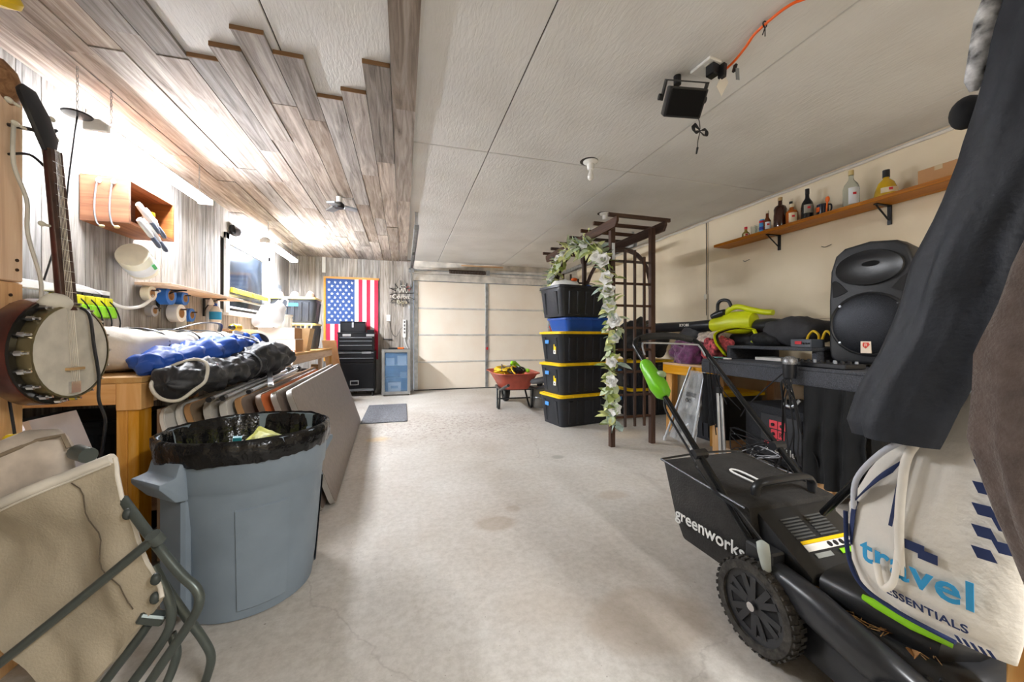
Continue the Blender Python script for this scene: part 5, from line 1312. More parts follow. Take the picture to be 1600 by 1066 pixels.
MB().lathe([(.02, -.03), (.105, -.02), (.105, .02), (.02, .03)], 20, Mw).build('wheel_rim', GREYTUBE, t, smooth=40)
MB().cyl((.55, -.1, .185), (.55, .1, .185), .01).build('axle', STEEL, t)
done()
# load
M0 = WORLD['wheelbarrow']
def wl_(x, y, z): return M0 @ Vector((x, y, z))
def tangle(name, lab, cat, m, c, r, n, rad, seed, hz=.05):
    rr_ = random.Random(seed)
    pts = []
    for k in range(n):
        a = rr_.uniform(0, 2 * PI); q = rr_.uniform(.35, 1)
        pts.append(wl_(c[0] + r * q * math.cos(a + k), c[1] + r * q * .8 * math.sin(a + k), c[2] + rr_.uniform(-hz, hz)))
    o = MB().tube(smoothpath(pts, 6), rad, 6).build(name, m, smooth=60)
    return tag(o, lab, cat)
tangle('cord_tangle', 'tangled yellow extension cord heaped in the wheelbarrow', 'cord', mat('cord_yellow', '#e8c020', .5), (.10, .10, .53), .24, 40, .012, 3, .06)
tangle('cord_tangle', 'brown and grey cord tangled in the wheelbarrow', 'cord', mat('cord_brown', '#7d6f63', .6), (.08, .06, .56), .22, 26, .008, 8, .06)
tangle('cord_tangle', 'black cord tangled among the yellow cord in wheelbarrow', 'cord', BLACKM, (.0, -.02, .54), .2, 20, .008, 12, .06)
tag(MB().tube(smoothpath([wl_(-.02, -.1, .52), wl_(-.1, .0, .60), wl_(-.2, .08, .60), wl_(-.3, .06, .53), wl_(-.33, -.02, .47)], 6), .009, 7).build('yellow_hose', mat('cord_yellow', '#e8c020', .5), smooth=60), 'yellow hose looping over the right side of the wheelbarrow load', 'hose')
t = thing('string_trimmer', 'lime green garden power tool lying in the wheelbarrow', 'garden tool', wl_(0, 0, .45), local=False)
MB().loft([wl_(.02, -.16, .50), wl_(.0, -.14, .52), wl_(-.02, -.06, .60), wl_(-.04, .0, .655), wl_(-.07, .03, .66), wl_(-.1, .05, .63)], [(.02, .02), (.03, .03), (.035, .035), (.035, .035), (.03, .03), (.02, .02)], 12, (1, 0, 0)).build('housing', LIME, t, smooth=60)
MB().loft([wl_(.1, -.2, .53), wl_(.08, -.2, .535), wl_(-.08, -.2, .54), wl_(-.16, -.18, .54), wl_(-.18, -.17, .54)], [(.02, .02), (.03, .028), (.032, .03), (.028, .025), (.01, .01)], 12).build('battery_case', LIME, t, smooth=60)
MB().ball(wl_(-.06, -.08, .55), (.09, .09, .055), 14, 10, .01, 8).build('motor', BLACK, t, smooth=60)
MB().tube(smoothpath([wl_(-.04, -.02, .63), wl_(-.12, -.05, .60), wl_(-.14, -.12, .55)], 5), .008, 6).build('guard_wire', STEEL, t)

# ------------------------------------------------------------------ tote stack beside the arbor
ang = math.radians(10)
e1 = Vector((math.cos(ang), math.sin(ang), 0)); e2 = Vector((-math.sin(ang), math.cos(ang), 0))
cst = Vector((1.715, 3.89, 0)) + e1 * .35 + e2 * .235
gs = 'totes stacked beside the arbor'
def stack(z, lab, **k): return tote(cst.x, cst.y, z, ang, .76, .49, .365, lab, bluelab=[(.06, .66)], group=gs, **k)
stack(.001, 'black tote with yellow lid at the bottom of arbor stack')
stack(.367, 'black tote with yellow lid second from floor in arbor stack', sticker=[(-.10, .45)])
stack(.733, 'black tote with yellow lid directly under the blue tote', sticker=[(-.10, .45)])
tote(cst.x + .05, cst.y, 1.10, ang, .68, .44, .165, 'shallow blue tote inside the stack above the yellow lids', lid=BLUEP, body=BLUEP, bluelab=None, ribs=False)
tote(cst.x, cst.y - .01, 1.267, ang, .78, .50, .36, 'open black tote on top of the arbor stack', lid=None, open_top=True)
# white bundle, blue bag and cords in the open tote
Mt = Matrix.Translation((cst.x, cst.y, 0)) @ Matrix.Rotation(ang, 4, 'Z')
def tl(x, y, z): return Mt @ Vector((x, y, z))
tag(MB().ball(tl(-.17, -.03, 1.62), (.2, .18, .085), 22, 12, .04, 9, 2).build('white_tulle', mat('white_tulle', '#f1f1f0', .8), smooth=60), 'bundle of white fabric showing above the open black tote', 'fabric')
tag(MB().ball(tl(.2, .0, 1.63), (.11, .08, .05), 14, 10, .02, 12, 6).build('blue_plastic_bundle', BLUEP, smooth=60), 'blue plastic bundle in the open black tote', 'bundle')
tag(MB().box(.02, .3, -.1, .14, 1.5, 1.61, Mt).build('small_carton', CARD), 'cardboard carton edge inside the open black tote', 'box')
tag(MB().ball(tl(-.10, -.12, 1.71), (.04, .03, .022), 10, 8, .006, 20).build('orange_clip', ORANGE, smooth=60), 'small orange clip on the white fabric bundle', 'clip')
tag(MB().tube(smoothpath([tl(.0, -.1, 1.62), tl(.05, -.2, 1.655), tl(.1, -.262, 1.64), tl(.2, -.268, 1.56), tl(.27, -.268, 1.44), tl(.3, -.268, 1.34)], 6), .006, 6).build('green_cord', mat('dark_green_cord', '#22352a', .6), smooth=60), 'dark green light cord hanging down the open black tote', 'cord')
# things behind the stack on the left
t = thing('grey_canister', 'grey vacuum canister with clear hose behind the tote stack', 'vacuum', (1.93, 5.22, 0), local=False)
MB().lathe([(.001, 0), (.12, 0), (.13, .02), (.13, .14), (.12, .16), (.13, .17), (.13, .26), (.11, .28), (.04, .31), (.001, .31)], 22, Matrix.Translation((1.93, 5.22, 0))).build('canister', mat('canister_grey', '#8d8b86', .4), t, smooth=35)
MB().lathe([(.131, .14), (.136, .15), (.131, .165)], 22, Matrix.Translation((1.93, 5.22, 0)), False, False).build('band', STEEL, t, smooth=40)
MB().cyl((1.94, 5.2, .31), (1.94, 5.2, .43), .045, n=14).build('motor_head', mat('dark_grey_head', '#3c4046', .4), t)
tote(2.2, 4.75, .001, math.radians(-15), .46, .36, .36, 'dark grey bin with a round sticker behind the tote stack', lid=mat('dark_grey_head', '#3c4046', .4), body=mat('graphite_bin', '#34383f', .5), ribs=False)
t = thing('grey_duct', 'grey plastic blower duct lying over the dark bin', 'duct', (1.95, 4.8, .365), local=False)
MB().loft([(1.70, 4.92, .40), (1.72, 4.92, .41), (1.85, 4.9, .43), (2.0, 4.85, .46), (2.1, 4.8, .47), (2.12, 4.8, .47)], [(.02, .02), (.045, .035), (.05, .045), (.06, .055), (.06, .055), (.03, .03)], 14).build('duct', mat('duct_grey', '#6a6c70', .5), t, smooth=60)
carton(1.98, 2.2, 4.75, 4.95, .53, .76, CARD, 'brown carton standing behind the tote stack')
tag(MB().ball((2.02, 4.68, .87), (.07, .06, .1), 14, 10, .02, 9, 3).build('teal_pouch', mat('teal_pale', '#8fc4b8', .5), smooth=60), 'pale teal pouch behind the tote stack', 'pouch')
t = thing('red_ribbon', 'red ribbon bow hanging on the arbor post behind totes', 'ribbon', (1.86, 4.42, 1.0), local=False)
for s in (-1, 1): MB().tube(smoothpath([(1.84, 4.44, 1.02), (1.84 + .08 * s, 4.43, 1.05), (1.84 + .09 * s, 4.43, .99), (1.84, 4.44, 1.015)], 5), .012, 6, flat=.4).build('loop', RED, t, smooth=60)
MB().tube(smoothpath([(1.84, 4.44, 1.02), (1.81, 4.43, 1.1), (1.78, 4.43, 1.17)], 4), .01, 6, flat=.4).build('tail', RED, t, smooth=60)

# ------------------------------------------------------------------ arbor
AX0, AX1, AY0, AY1 = 1.885, 2.325, 3.12, 4.54
ar = thing('garden_arbor', 'dark stained wooden garden arbor with lattice sides', 'arbor', ((AX0 + AX1) / 2, (AY0 + AY1) / 2, 0), local=False)
for x in (AX0, AX1):
    for y in (AY0, AY1):
        MB().box(x - .024, x + .024, y - .024, y + .024, 0, 2.09).build('post', BROWNSTAIN, ar, bevel=.003)
BSY = wood('dark_stained_cedar_y', ['#2f211b', '#49352b', '#5c463a'], 'y', .6, 16, 1, .12)
BSX = wood('dark_stained_cedar_x', ['#2f211b', '#49352b', '#5c463a'], 'x', .6, 16, 1, .12)
for x in (AX0 - .037, AX1 + .037):
    MB().prism([(-.16, 2.08), (-.13, 2.03), (1.55, 2.03), (1.58, 2.08), (1.58, 2.12), (-.16, 2.12)], -.0125, .0125, frame((x, AY0, 0), (0, 1, 0), (0, 0, 1))).build('beam', BSY, ar, bevel=.002)
for k in range(7):
    y = AY0 - .12 + k * (AY1 - AY0 + .22) / 6
    MB().box(AX0 - .11, AX1 + .11, y - .013, y + .013, 2.121, 2.155).build('rafter', BSX, ar, bevel=.002)
for x in (AX0, AX1):
    c = (AY0 + AY1) / 2; R = (AY1 - AY0) / 2 - .02
    pts = [(x, c - R * math.cos(a), 1.50 + .52 * math.sin(a)) for a in [PI * k / 20 for k in range(21)]]
    MB().tube(pts, .026, 4, flat=1).build('arch', BSY, ar)
for y in (AY0, AY1):
    for z in [.27, .48, .70, .91, 1.12, 1.33, 1.54, 1.75]:
        MB().box(AX0 + .024, AX1 - .024, y - .009, y + .009, z - .011, z + .011).build('lattice_rail', BSX, ar)
    for x in (AX0 + .13, AX0 + .235, AX0 + .34):
        MB().box(x - .011, x + .011, y - .027, y - .009, .18, 1.86 if x != AX0 + .34 else 1.80).build('lattice_stile', BROWNSTAIN, ar)
MB().cbox((AX0, AY0 - .026, 1.83), (.03, .004, .16)).build('price_tag', mat('tag_pale', '#cfd6dc', .5), ar)

# flower garland over the arbor
gd = thing('flower_garland', 'garland of white artificial roses and green leaves over the arbor', 'garland', (AX0, AY0, .15), local=False)
c = (AY0 + AY1) / 2; R = (AY1 - AY0) / 2 + .02
path = [(AX0 - .06, c + R * math.cos(a) * 1.0, 1.42 + .60 * math.sin(a)) for a in [PI * k / 14 for k in range(0, 15)]]
path = path + [(AX0 - .06, AY0 - .05, 1.3), (AX0 - .04, AY0 - .07, 1.1), (AX0 - .05, AY0 - .08, .9), (AX0 - .06, AY0 - .09, .7), (AX0 - .06, AY0 - .09, .5), (AX0 - .05, AY0 - .09, .32), (AX0 - .04, AY0 - .08, .2)]
path = [(p[0], p[1] - (.05 if i > 6 else 0), p[2]) for i, p in enumerate(path)]
gp = smoothpath(path, 6)
MB().tube(gp, .007, 5).build('stem', mat('stem_green', '#5d6b40', .7), gd, smooth=60)
rg = random.Random(5)
def leaf(base, d, up, L, W):
    d = Vector(d).normalized(); s = d.cross(Vector(up)).normalized(); nrm = s.cross(d)
    prof = [(0, 0), (.25, .75), (.5, 1), (.78, .6), (1, 0)]
    vs = []
    for u, w in prof:
        bend = -nrm * (u * u * L * .25)
        cen = Vector(base) + d * L * u + bend
        vs += [cen - s * W * w * .5 + nrm * .004 * w, cen - nrm * .003, cen + s * W * w * .5 + nrm * .004 * w]
    vs2 = [v - nrm * .0012 for v in vs]; o = len(vs); fs = []
    for i in range(4):
        for j in range(2):
            a = i * 3 + j
            fs += [(a, a + 1, a + 4, a + 3), (o + a, o + a + 3, o + a + 4, o + a + 1)]
    return vs + vs2, fs
def rose(mb, cpos, r, rnd_):
    for lay, (rr2, tilt, cnt) in enumerate(((1.0, .45, 6), (.78, .75, 5), (.5, 1.1, 4), (.28, 1.35, 3))):
        for k in range(cnt):
            a = 2 * PI * k / cnt + lay * .5 + rnd_.uniform(-.2, .2)
            out = Vector((-.75, -.6, .25)).normalized()
            s = out.orthogonal().normalized(); tt = out.cross(s)
            dirv = (s * math.cos(a) + tt * math.sin(a))
            d = (dirv * math.cos(tilt) + out * math.sin(tilt))
            v, f = leaf(Vector(cpos) + out * r * .08 * lay, d, out if abs(d.dot(out)) < .95 else s, r * (rr2 * .75 + .25), r * 1.05 * (rr2 * .6 + .4))
            mb.add(v, f)
LEAFS = [mat('leaf_green', '#98a65c', .6, var=.15, scale=25), mat('leaf_sage', '#b9c5a0', .65, var=.12, scale=25), mat('leaf_yellow_green', '#d8dc98', .6, var=.12, scale=25), mat('leaf_eucalyptus', '#a3b5ac', .65, var=.12, scale=25)]
PETAL = mat('rose_petal', '#efeeea', .7, var=.03)
N_L = 0
for i in range(0, len(gp)):
    p = gp[i]
    for k in range(3 if i % 3 == 0 else 2):
        d = Vector((rg.uniform(-1, .35), rg.uniform(-1, .6), rg.uniform(-.8, .8)))
        kind = rg.choice([0, 1, 1, 2, 2, 3])
        v, f = leaf(p + d.normalized() * rg.uniform(.0, .05), d, (rg.uniform(-.3, .3), -.6, 1), rg.uniform(.09, .15), rg.uniform(.05, .08))
        if N_L < 290:
            MB().add(v, f).build('leaf', LEAFS[kind], gd, smooth=60); N_L += 1
for fr in (.03, .06, .13, .19, .235, .27, .33, .41, .52, .56, .62, .665, .72, .75, .79, .835, .88, .935):
    p = gp[int(fr * (len(gp) - 1))]
    m = MB(); rose(m, p + Vector((-.03 + rg.uniform(-.02, .02), -.035 + rg.uniform(-.02, .02), rg.uniform(-.02, .02))), rg.uniform(.052, .08), rg)
    m.build('rose', PETAL, gd, smooth=60)

# ------------------------------------------------------------------ bottle shelf on the right wall
t = thing('bottle_shelf', 'long stained wooden shelf high on the cream wall', 'shelf', (3.5, 2.3, 1.9), local=False)
MB().box(3.40, 3.618, 1.15, 3.46, 2.05, 2.08).build('board', DARKPINEY, t, bevel=.003)
for y in (2.85, 1.965):
    MB().box(3.605, 3.619, y - .012, y + .012, 1.90, 2.049).box(3.45, 3.605, y - .012, y + .012, 2.04, 2.049).bar((3.46, y, 2.038), (3.60, y, 1.935), .01, .006).build('bracket', BLACK, t)
ZS = 2.081
def bottle(x, y, prof, m, lab, cap=None, capm=None, label=None, n=22, sx=1.0, sy=1.0, liquid=None, name='liquor_bottle', rz=0):
    t = thing(name, lab, 'bottle', (x, y, ZS), rz)
    MB().lathe(prof, n, None, sx=sx, sy=sy).build('glass', m, t, smooth=45)
    if cap: MB().lathe(cap, 16, None).build('cap', capm, t, smooth=40)
    if label:
        r, z0, z1, a0, a1, lm = label
        K = 10; vs = []
        for k in range(K + 1):
            a = a0 + (a1 - a0) * k / K
            vs += [(r * math.cos(a) * sx, r * math.sin(a) * sy, z0), (r * math.cos(a) * sx, r * math.sin(a) * sy, z1)]
        lb_ = MB().add(vs, [(2 * k, 2 * k + 2, 2 * k + 3, 2 * k + 1) for k in range(K)]).build('label', lm, t, smooth=60)
        MB().cbox(((r + .001) * math.cos((a0 + a1) / 2) * sx, (r + .001) * math.sin((a0 + a1) / 2) * sy, z0 + (z1 - z0) * .62), (.002, .022, .018), (0, 0, (a0 + a1) / 2)).build('emblem', RED, lb_)
    done(); return t
FACE = math.radians(-130)   # towards the room and the camera
AMB = mat('amber_glass', '#6d3212', .08, spec=.7); DKB = mat('dark_brown_glass', '#3a1a10', .08, spec=.7)
CRL = mat('label_cream', '#e6d9b8', .6); WHL = mat('label_white', '#e3e8ee', .5)
bottle(3.5, 3.13, [(.001, 0), (.035, 0), (.038, .01), (.036, .05), (.014, .075), (.012, .10)], mat('olive_glass', '#8a7a3a', .1), 'tiny round bottle with a red cap at the left shelf end', [(.015, .095), (.015, .12), (.001, .122)], RED, (.0385, .012, .045, FACE - .7, FACE + .7, CRL))
for y, lab in ((3.035, 'left empty clear drinking glass on the bottle shelf'), (2.985, 'right empty clear drinking glass on the bottle shelf')):
    t = thing('drinking_glass', lab, 'glass', (3.5, y, ZS), 0, 'clear glasses on the bottle shelf')
    MB().lathe([(.001, 0), (.025, 0), (.03, .10), (.028, .10), (.023, .008), (.001, .008)], 20, None, False, False).build('tumbler', GLASS, t, smooth=40); done()
t = thing('drink_can', 'tall blue drink can on the bottle shelf', 'can', (3.48, 2.925, ZS), 0)
MB().lathe([(.001, 0), (.022, 0), (.026, .008), (.026, .125), (.021, .135), (.001, .134)], 20).build('can', mat('can_blue', '#4f9fd8', .3, .4), t, smooth=40)
MB().lathe([(.0265, .1), (.0265, .122)], 20, None, False, False).build('red_band', RED, t, smooth=40)
MB().lathe([(.0265, .03), (.0265, .06)], 20, None, False, False).build('dark_print', mat('navy_print', '#2d3aa8', .5), t, smooth=40); done()
bottle(3.48, 2.87, [(.001, 0), (.032, 0), (.034, .01), (.034, .10), (.014, .14), (.013, .185)], AMB, 'slim amber bottle with a white label beside the blue can', [(.0145, .18), (.0145, .205), (.001, .206)], CRL, (.0345, .02, .09, FACE - .8, FACE + .8, WHL), sx=.9)
bottle(3.49, 2.745, [(.001, 0), (.05, 0), (.053, .012), (.053, .12), (.05, .15), (.053, .18), (.045, .205), (.018, .225), (.016, .27)], DKB, 'large brown rum bottle with a tan cap on shelf', [(.019, .262), (.019, .295), (.001, .296)], mat('cap_tan', '#a88a5c', .5))
bottle(3.575, 2.705, [(.001, 0), (.038, 0), (.04, .01), (.04, .14), (.014, .18), (.013, .23)], mat('yellow_liqueur', '#d9a01c', .08), 'golden yellow bottle tucked behind the brown rum bottle', [(.0145, .225), (.0145, .25), (.001, .251)], BLACK)
bottle(3.48, 2.625, [(.001, 0), (.045, 0), (.048, .01), (.048, .11), (.04, .125), (.016, .14), (.015, .165)], mat('orange_liqueur', '#b05a18', .08), 'square amber liqueur bottle with a cream label', [(.018, .16), (.018, .19), (.001, .191)], CRL, (.0485, .012, .1, FACE - .75, FACE + .75, CRL), sx=.95)
bottle(3.5, 2.50, [(.001, 0), (.045, 0), (.047, .01), (.047, .12), (.04, .16), (.018, .20), (.015, .215), (.015, .28)], mat('black_bottle', '#15161a', .15), 'tall black cream-liqueur bottle in the middle of shelf', [(.0165, .235), (.0165, .285), (.001, .286)], BLACK, (.0475, .06, .135, FACE - .8, FACE + .8, mat('label_dusk', '#8f8a80', .5)))
t = thing('mug', 'dark navy mug with an orange emblem on the shelf', 'mug', (3.5, 2.37, ZS), 0)
MB().lathe([(.001, 0), (.04, 0), (.042, .006), (.042, .1), (.038, .1), (.037, .01), (.001, .01)], 24, None, False, False).build('cup', mat('mug_navy', '#16192a', .25), t, smooth=40)
MB().tube(smoothpath([(-.005, -.04, .085), (-.008, -.07, .08), (-.008, -.075, .05), (-.006, -.065, .025), (-.004, -.04, .02)], 5), .006, 8).build('handle', mat('mug_navy', '#16192a', .25), t, smooth=60)
MB().cbox((-.0405, .012, .055), (.004, .03, .04), (0, 0, -.25)).build('emblem', ORANGE, t); done()
t = thing('orange_spoon', 'orange spoon standing against the navy mug', 'spoon', (3.46, 2.315, ZS), 0)
MB().cyl((0, 0, .002), (.012, .0, .11), .006, .007, n=8).build('stem', mat('spoon_orange', '#e86a1a', .4), t, smooth=60)
MB().ball((.014, 0, .125), (.01, .018, .026), 12, 8).build('bowl', mat('spoon_orange', '#e86a1a', .4), t, smooth=60); done()
CLG = mat('clear_bottle_glass', '#dfe9e6', .04, trans=.9, var=0)
bottle(3.49, 2.15, [(.001, 0), (.05, 0), (.055, .012), (.055, .15), (.045, .185), (.02, .22), (.016, .235), (.016, .27)], CLG, 'tall clear gin bottle with a white label', [(.018, .262), (.018, .30), (.001, .301)], mat('cap_gold', '#c9b27a', .4), (.0557, .02, .15, FACE - .7, FACE + .75, WHL), sx=.85)
bottle(3.49, 1.92, [(.001, 0), (.066, 0), (.07, .012), (.062, .06), (.045, .11), (.022, .135), (.018, .14), (.018, .16)], mat('gold_tequila', '#c9a21e', .06), 'squat golden tequila bottle with a black cap', [(.021, .15), (.021, .205), (.001, .206)], BLACK, (.069, .022, .06, FACE - .8, FACE + .8, CRL))
carton(3.43, 3.6, 1.5, 1.71, ZS, ZS + .1, CARD, 'small brown carton at the right end of bottle shelf')
for y, z, lab in ((2.41, 1.84, 'bent wire nail on the cream wall under the mug'), (3.22, 1.87, 'bent wire nail on the cream wall near the wall seam')):
    tag(MB().tube([(3.618, y + .05, z + .008), (3.60, y + .02, z - .006), (3.598, y, z - .01), (3.605, y - .04, z + .004)], .003, 5).build('wire_nail', mat('nail_grey', '#5c5a58', .5, .6)), lab, 'nail')
t = thing('wall_wire', 'thin grey wire running down the cream wall seam', 'wire', (3.61, 3.78, 1.3), local=False)
MB().tube([(3.612, 3.79, 2.45), (3.612, 3.785, 2.0), (3.612, 3.79, 1.6), (3.612, 3.785, 1.3)], .004, 5).build('wire', mat('nail_grey', '#8a8680', .6), t)
MB().box(3.595, 3.619, 3.765, 3.81, 1.50, 1.56).build('clip', mat('ivory', '#d9d3c2', .5), t)

# ------------------------------------------------------------------ bench and totes on the right
BX0, BX1 = 2.75, 3.58
rb_ = thing('pine_bench', 'rough pine bench frame against the cream wall', 'workbench', (3.1, 3.1, 0), local=False)
MB().box(BX0, BX1, 2.79, 3.5, .735, .755).build('top', PINEY, rb_)
MB().box(BX0 - .002, BX0 + .036, 2.79, 3.5, .64, .734).build('front_rail', PINEY, rb_, bevel=.003)
MB().box(BX0 + .04, BX1, 3.46, 3.5, .64, .734).build('end_rail', PINEX, rb_, bevel=.003)
for y in (2.80, 3.41): MB().box(BX0 + .038, BX0 + .12, y, y + .085, 0, .735).build('leg', PINE, rb_, bevel=.003)
for y in (2.80, 3.41): MB().box(BX1 - .09, BX1, y, y + .085, 0, .735).build('leg', PINE, rb_, bevel=.003)
g2 = 'totes behind the arbor lattice'
tote(3.13, 4.42, .001, math.radians(2), .72, .5, .365, 'black tote with yellow lid on floor behind the lattice', bluelab=[(0, .6)], sticker=[(-.1, .45)], group=g2)
tote(3.13, 4.42, .367, math.radians(2), .72, .5, .365, 'black tote with yellow lid stacked upper behind the lattice', bluelab=[(0, .6)], sticker=[(-.1, .45)], group=g2)
tote(3.16, 3.1, .001, PI / 2, .50, .60, .49, 'black tote with yellow lid under the pine bench', bluelab=[(.0, .6)], side=1)
# heap on top
BD = mat('black_duffel', '#26282c', .6, var=.15, scale=12, bump=.3, bscale=30)
def heap(name, lab, cat, c, r, m, amp=.05, freq=6, seed=0, zmin=None, rz=0, e=2.2):
    return tag(MB().ball(c, r, 52, 32, amp, freq, seed, Matrix.Rotation(rz, 3, 'Z'), e, zmin).build(name, m, smooth=70), lab, cat)
heap('black_duffel', 'large black duffel bag on the totes behind the lattice', 'bag', (3.06, 4.36, .98), (.40, .28, .25), BD, .08, 6, 1, .734)
heap('charcoal_bag', 'charcoal padded bag at the far end of the pine bench', 'bag', (3.2, 3.42, .95), (.30, .2, .21), mat('charcoal_nylon', '#33353a', .55, var=.15, bump=.3, bscale=30), .05, 6, 7, .757)
heap('grey_rucksack', 'dark grey rucksack piled behind the leaf blower', 'bag', (3.38, 2.96, .93), (.18, .2, .19), mat('rucksack_grey', '#3f4147', .7, var=.12, bump=.3, bscale=40), .05, 6, 11, .757)
heap('purple_blanket', 'crumpled dark purple velvet blanket on the pine bench corner', 'blanket', (2.875, 3.25, .86), (.12, .2, .14), mat('purple_velvet', '#5c2450', .8, var=.25, scale=22, bump=.5, bscale=50, sheen=.5), .07, 11, 2, .757)
heap('plaid_cloth', 'red and white plaid cloth bundle below the leaf blower', 'cloth', (2.98, 2.98, .90), (.13, .13, .13), mat('plaid_red', '#a8454a', .7, var=.55, scale=30, bump=.3), .04, 12, 3, .757)
heap('fur_cloth', 'pale fur trimmed cloth behind the purple blanket', 'cloth', (3.03, 3.12, 1.0), (.11, .13, .09), mat('pale_fur', '#bfb2a6', .95, var=.2, scale=40, bump=.6, bscale=90), .03, 14, 4)
tag(MB().cbox((2.86, 2.86, .80), (.14, .13, .085), (0, 0, .2)).build('teal_box', mat('teal_tissue', '#7fc2c4', .5, var=.15, scale=14), bevel=.01), 'pale teal plastic pack beside the purple blanket', 'pack')
# leaf blower
bl = thing('leaf_blower', 'yellow-green leaf blower with long black tube lying on the heap', 'leaf blower', (3.1, 2.95, 1.08), local=False)
MB().loft([(2.93, 4.02, 1.135), (2.93, 4.0, 1.135), (2.96, 3.8, 1.14), (3.03, 3.35, 1.15), (3.07, 3.12, 1.155)], [(.05, .05), (.06, .06), (.06, .06), (.052, .052), (.06, .06)], 18).build('blower_tube', BLACK, bl, smooth=50)
text('logo', 'RYOBI', .045, frame((2.96, 3.42, 1.16), (.12, -1, 0), (0, 0, 1)), WHITE, bl, .002)
MB().loft([(3.07, 3.13, 1.155), (3.07, 3.10, 1.155), (3.09, 3.0, 1.16), (3.11, 2.92, 1.17), (3.13, 2.8, 1.17), (3.14, 2.72, 1.17), (3.14, 2.70, 1.17)], [(.06, .065), (.075, .08), (.078, .085), (.09, .11), (.09, .11), (.075, .09), (.03, .03)], 20).build('fan_housing', RYOBI, bl, smooth=50)
MB().tube(smoothpath([(3.08, 3.0, 1.24), (3.09, 2.95, 1.30), (3.11, 2.87, 1.325), (3.13, 2.75, 1.29), (3.15, 2.64, 1.26), (3.16, 2.55, 1.25)], 5), .026, 10).build('upper_handle', RYOBI, bl, smooth=50)
MB().tube(smoothpath([(3.06, 3.06, 1.25), (3.06, 3.06, 1.36), (3.07, 3.02, 1.40), (3.08, 2.95, 1.385), (3.09, 2.92, 1.31)], 5), .016, 8).build('grip_loop', BLACK, bl, smooth=50)
MB().loft([(3.05, 3.12, 1.23), (3.05, 3.11, 1.235), (3.06, 3.05, 1.26), (3.07, 2.98, 1.28), (3.07, 2.97, 1.28)], [(.02, .02), (.04, .035), (.045, .04), (.04, .03), (.02, .015)], 12).build('vent_cap', BLACK, bl, smooth=50)
MB().loft([(3.14, 2.7, 1.13), (3.14, 2.68, 1.13), (3.15, 2.55, 1.13), (3.16, 2.45, 1.13), (3.16, 2.43, 1.13)], [(.05, .05), (.07, .065), (.075, .07), (.06, .055), (.02, .02)], 14).build('motor_end', BLACK, bl, smooth=50)
tri = thing('yellow_strap', 'yellow-green padded harness strap hanging below the leaf blower', 'strap', (2.95, 2.75, .85), local=False)
MB().tube(smoothpath([(3.02, 2.62, 1.1), (2.94, 2.75, 1.12), (2.88, 2.9, 1.07), (2.88, 2.9, .98), (2.86, 2.83, .92), (2.84, 2.76, .87)], 5), .026, 8, flat=.35).build('padding', RYOBI, tri, smooth=50)
MB().tube(smoothpath([(3.04, 2.63, 1.1), (2.955, 2.76, 1.11), (2.9, 2.895, 1.06), (2.9, 2.89, .98), (2.88, 2.82, .92), (2.86, 2.75, .87)], 5), .022, 8, flat=.35).build('lining', BLACK, tri, smooth=50)
MB().tube(smoothpath([(3.02, 2.62, 1.1), (3.0, 2.58, 1.04), (2.98, 2.6, .98)], 5), .018, 8, flat=.4).build('clip_strap', RYOBI, tri, smooth=50)

# ------------------------------------------------------------------ carpeted DJ table
Mt2 = frame((2.6, 2.78, 0), Vector((-.12, -1.15, 0)), Vector((1, -.11, 0)))   # local x along the front edge, y into the table; z is flipped
Mt2 = Matrix.Translation((2.6, 2.78, 0)) @ Matrix.Rotation(math.atan2(-1.2, -.125), 4, 'Z')
# local: +x along the front towards the camera, -y ... find which side is the wall
side = 1 if (Mt2 @ Vector((0, 1, 0)) - Mt2 @ Vector((0, 0, 0))).x > 0 else -1
def dj(x, y, z): return Mt2 @ Vector((x, side * y, z))
def djbox(x0, x1, y0, y1, z0, z1): 
    a, b = sorted((side * y0, side * y1)); return MB().box(x0, x1, a, b, z0, z1, Mt2)
dt = thing('carpeted_table', 'charcoal carpet covered equipment table by the cream wall', 'table', (2.9, 2.2, 0), local=False)
TLn = 1.34
djbox(0, TLn, 0, .78, .81, .835).build('tabletop', CARPET, dt, bevel=.006)
djbox(0, TLn, -.004, .02, .715, .812).build('front_fascia', CARPET, dt, bevel=.004)
djbox(TLn - .02, TLn, .02, .78, .715, .812).build('end_fascia', CARPET, dt, bevel=.004)
for x in (.06, 1.02): djbox(x, x + .09, .06, .1, 0, .80).build('leg', PINE, dt, bevel=.003)
for x in (.06, 1.2): djbox(x, x + .09, .7, .74, 0, .80).build('leg', PINE, dt, bevel=.003)
djbox(.15, 1.02, .062, .1, .01, .075).build('bottom_rail', PINEY, dt, bevel=.003)
djbox(.06, .1, .1, .7, .01, .1).build('side_rail', PINEX, dt, bevel=.003)
rs = thing('carpet_riser', 'low carpeted riser shelf on the back of the equipment table', 'riser', dj(.6, .5, .836), local=False)
djbox(.02, .82, .24, .76, .93, .955).build('shelf', CARPET, rs, bevel=.004)
djbox(.02, .06, .24, .76, .836, .929).build('support', CARPET, rs, bevel=.003)
djbox(.77, .81, .3, .76, .836, .929).build('support', CARPET, rs, bevel=.003)
tag(djbox(.25, .5, .32, .5, .837, .862).build('magazine_stack', PAPER, bevel=.002), 'white papers tucked under the carpeted riser', 'papers')
tag(djbox(.14, .20, .10, .14, .837, .85).build('lighter', WHITE, bevel=.004), 'small white gadget on the carpet before the riser', 'gadget')
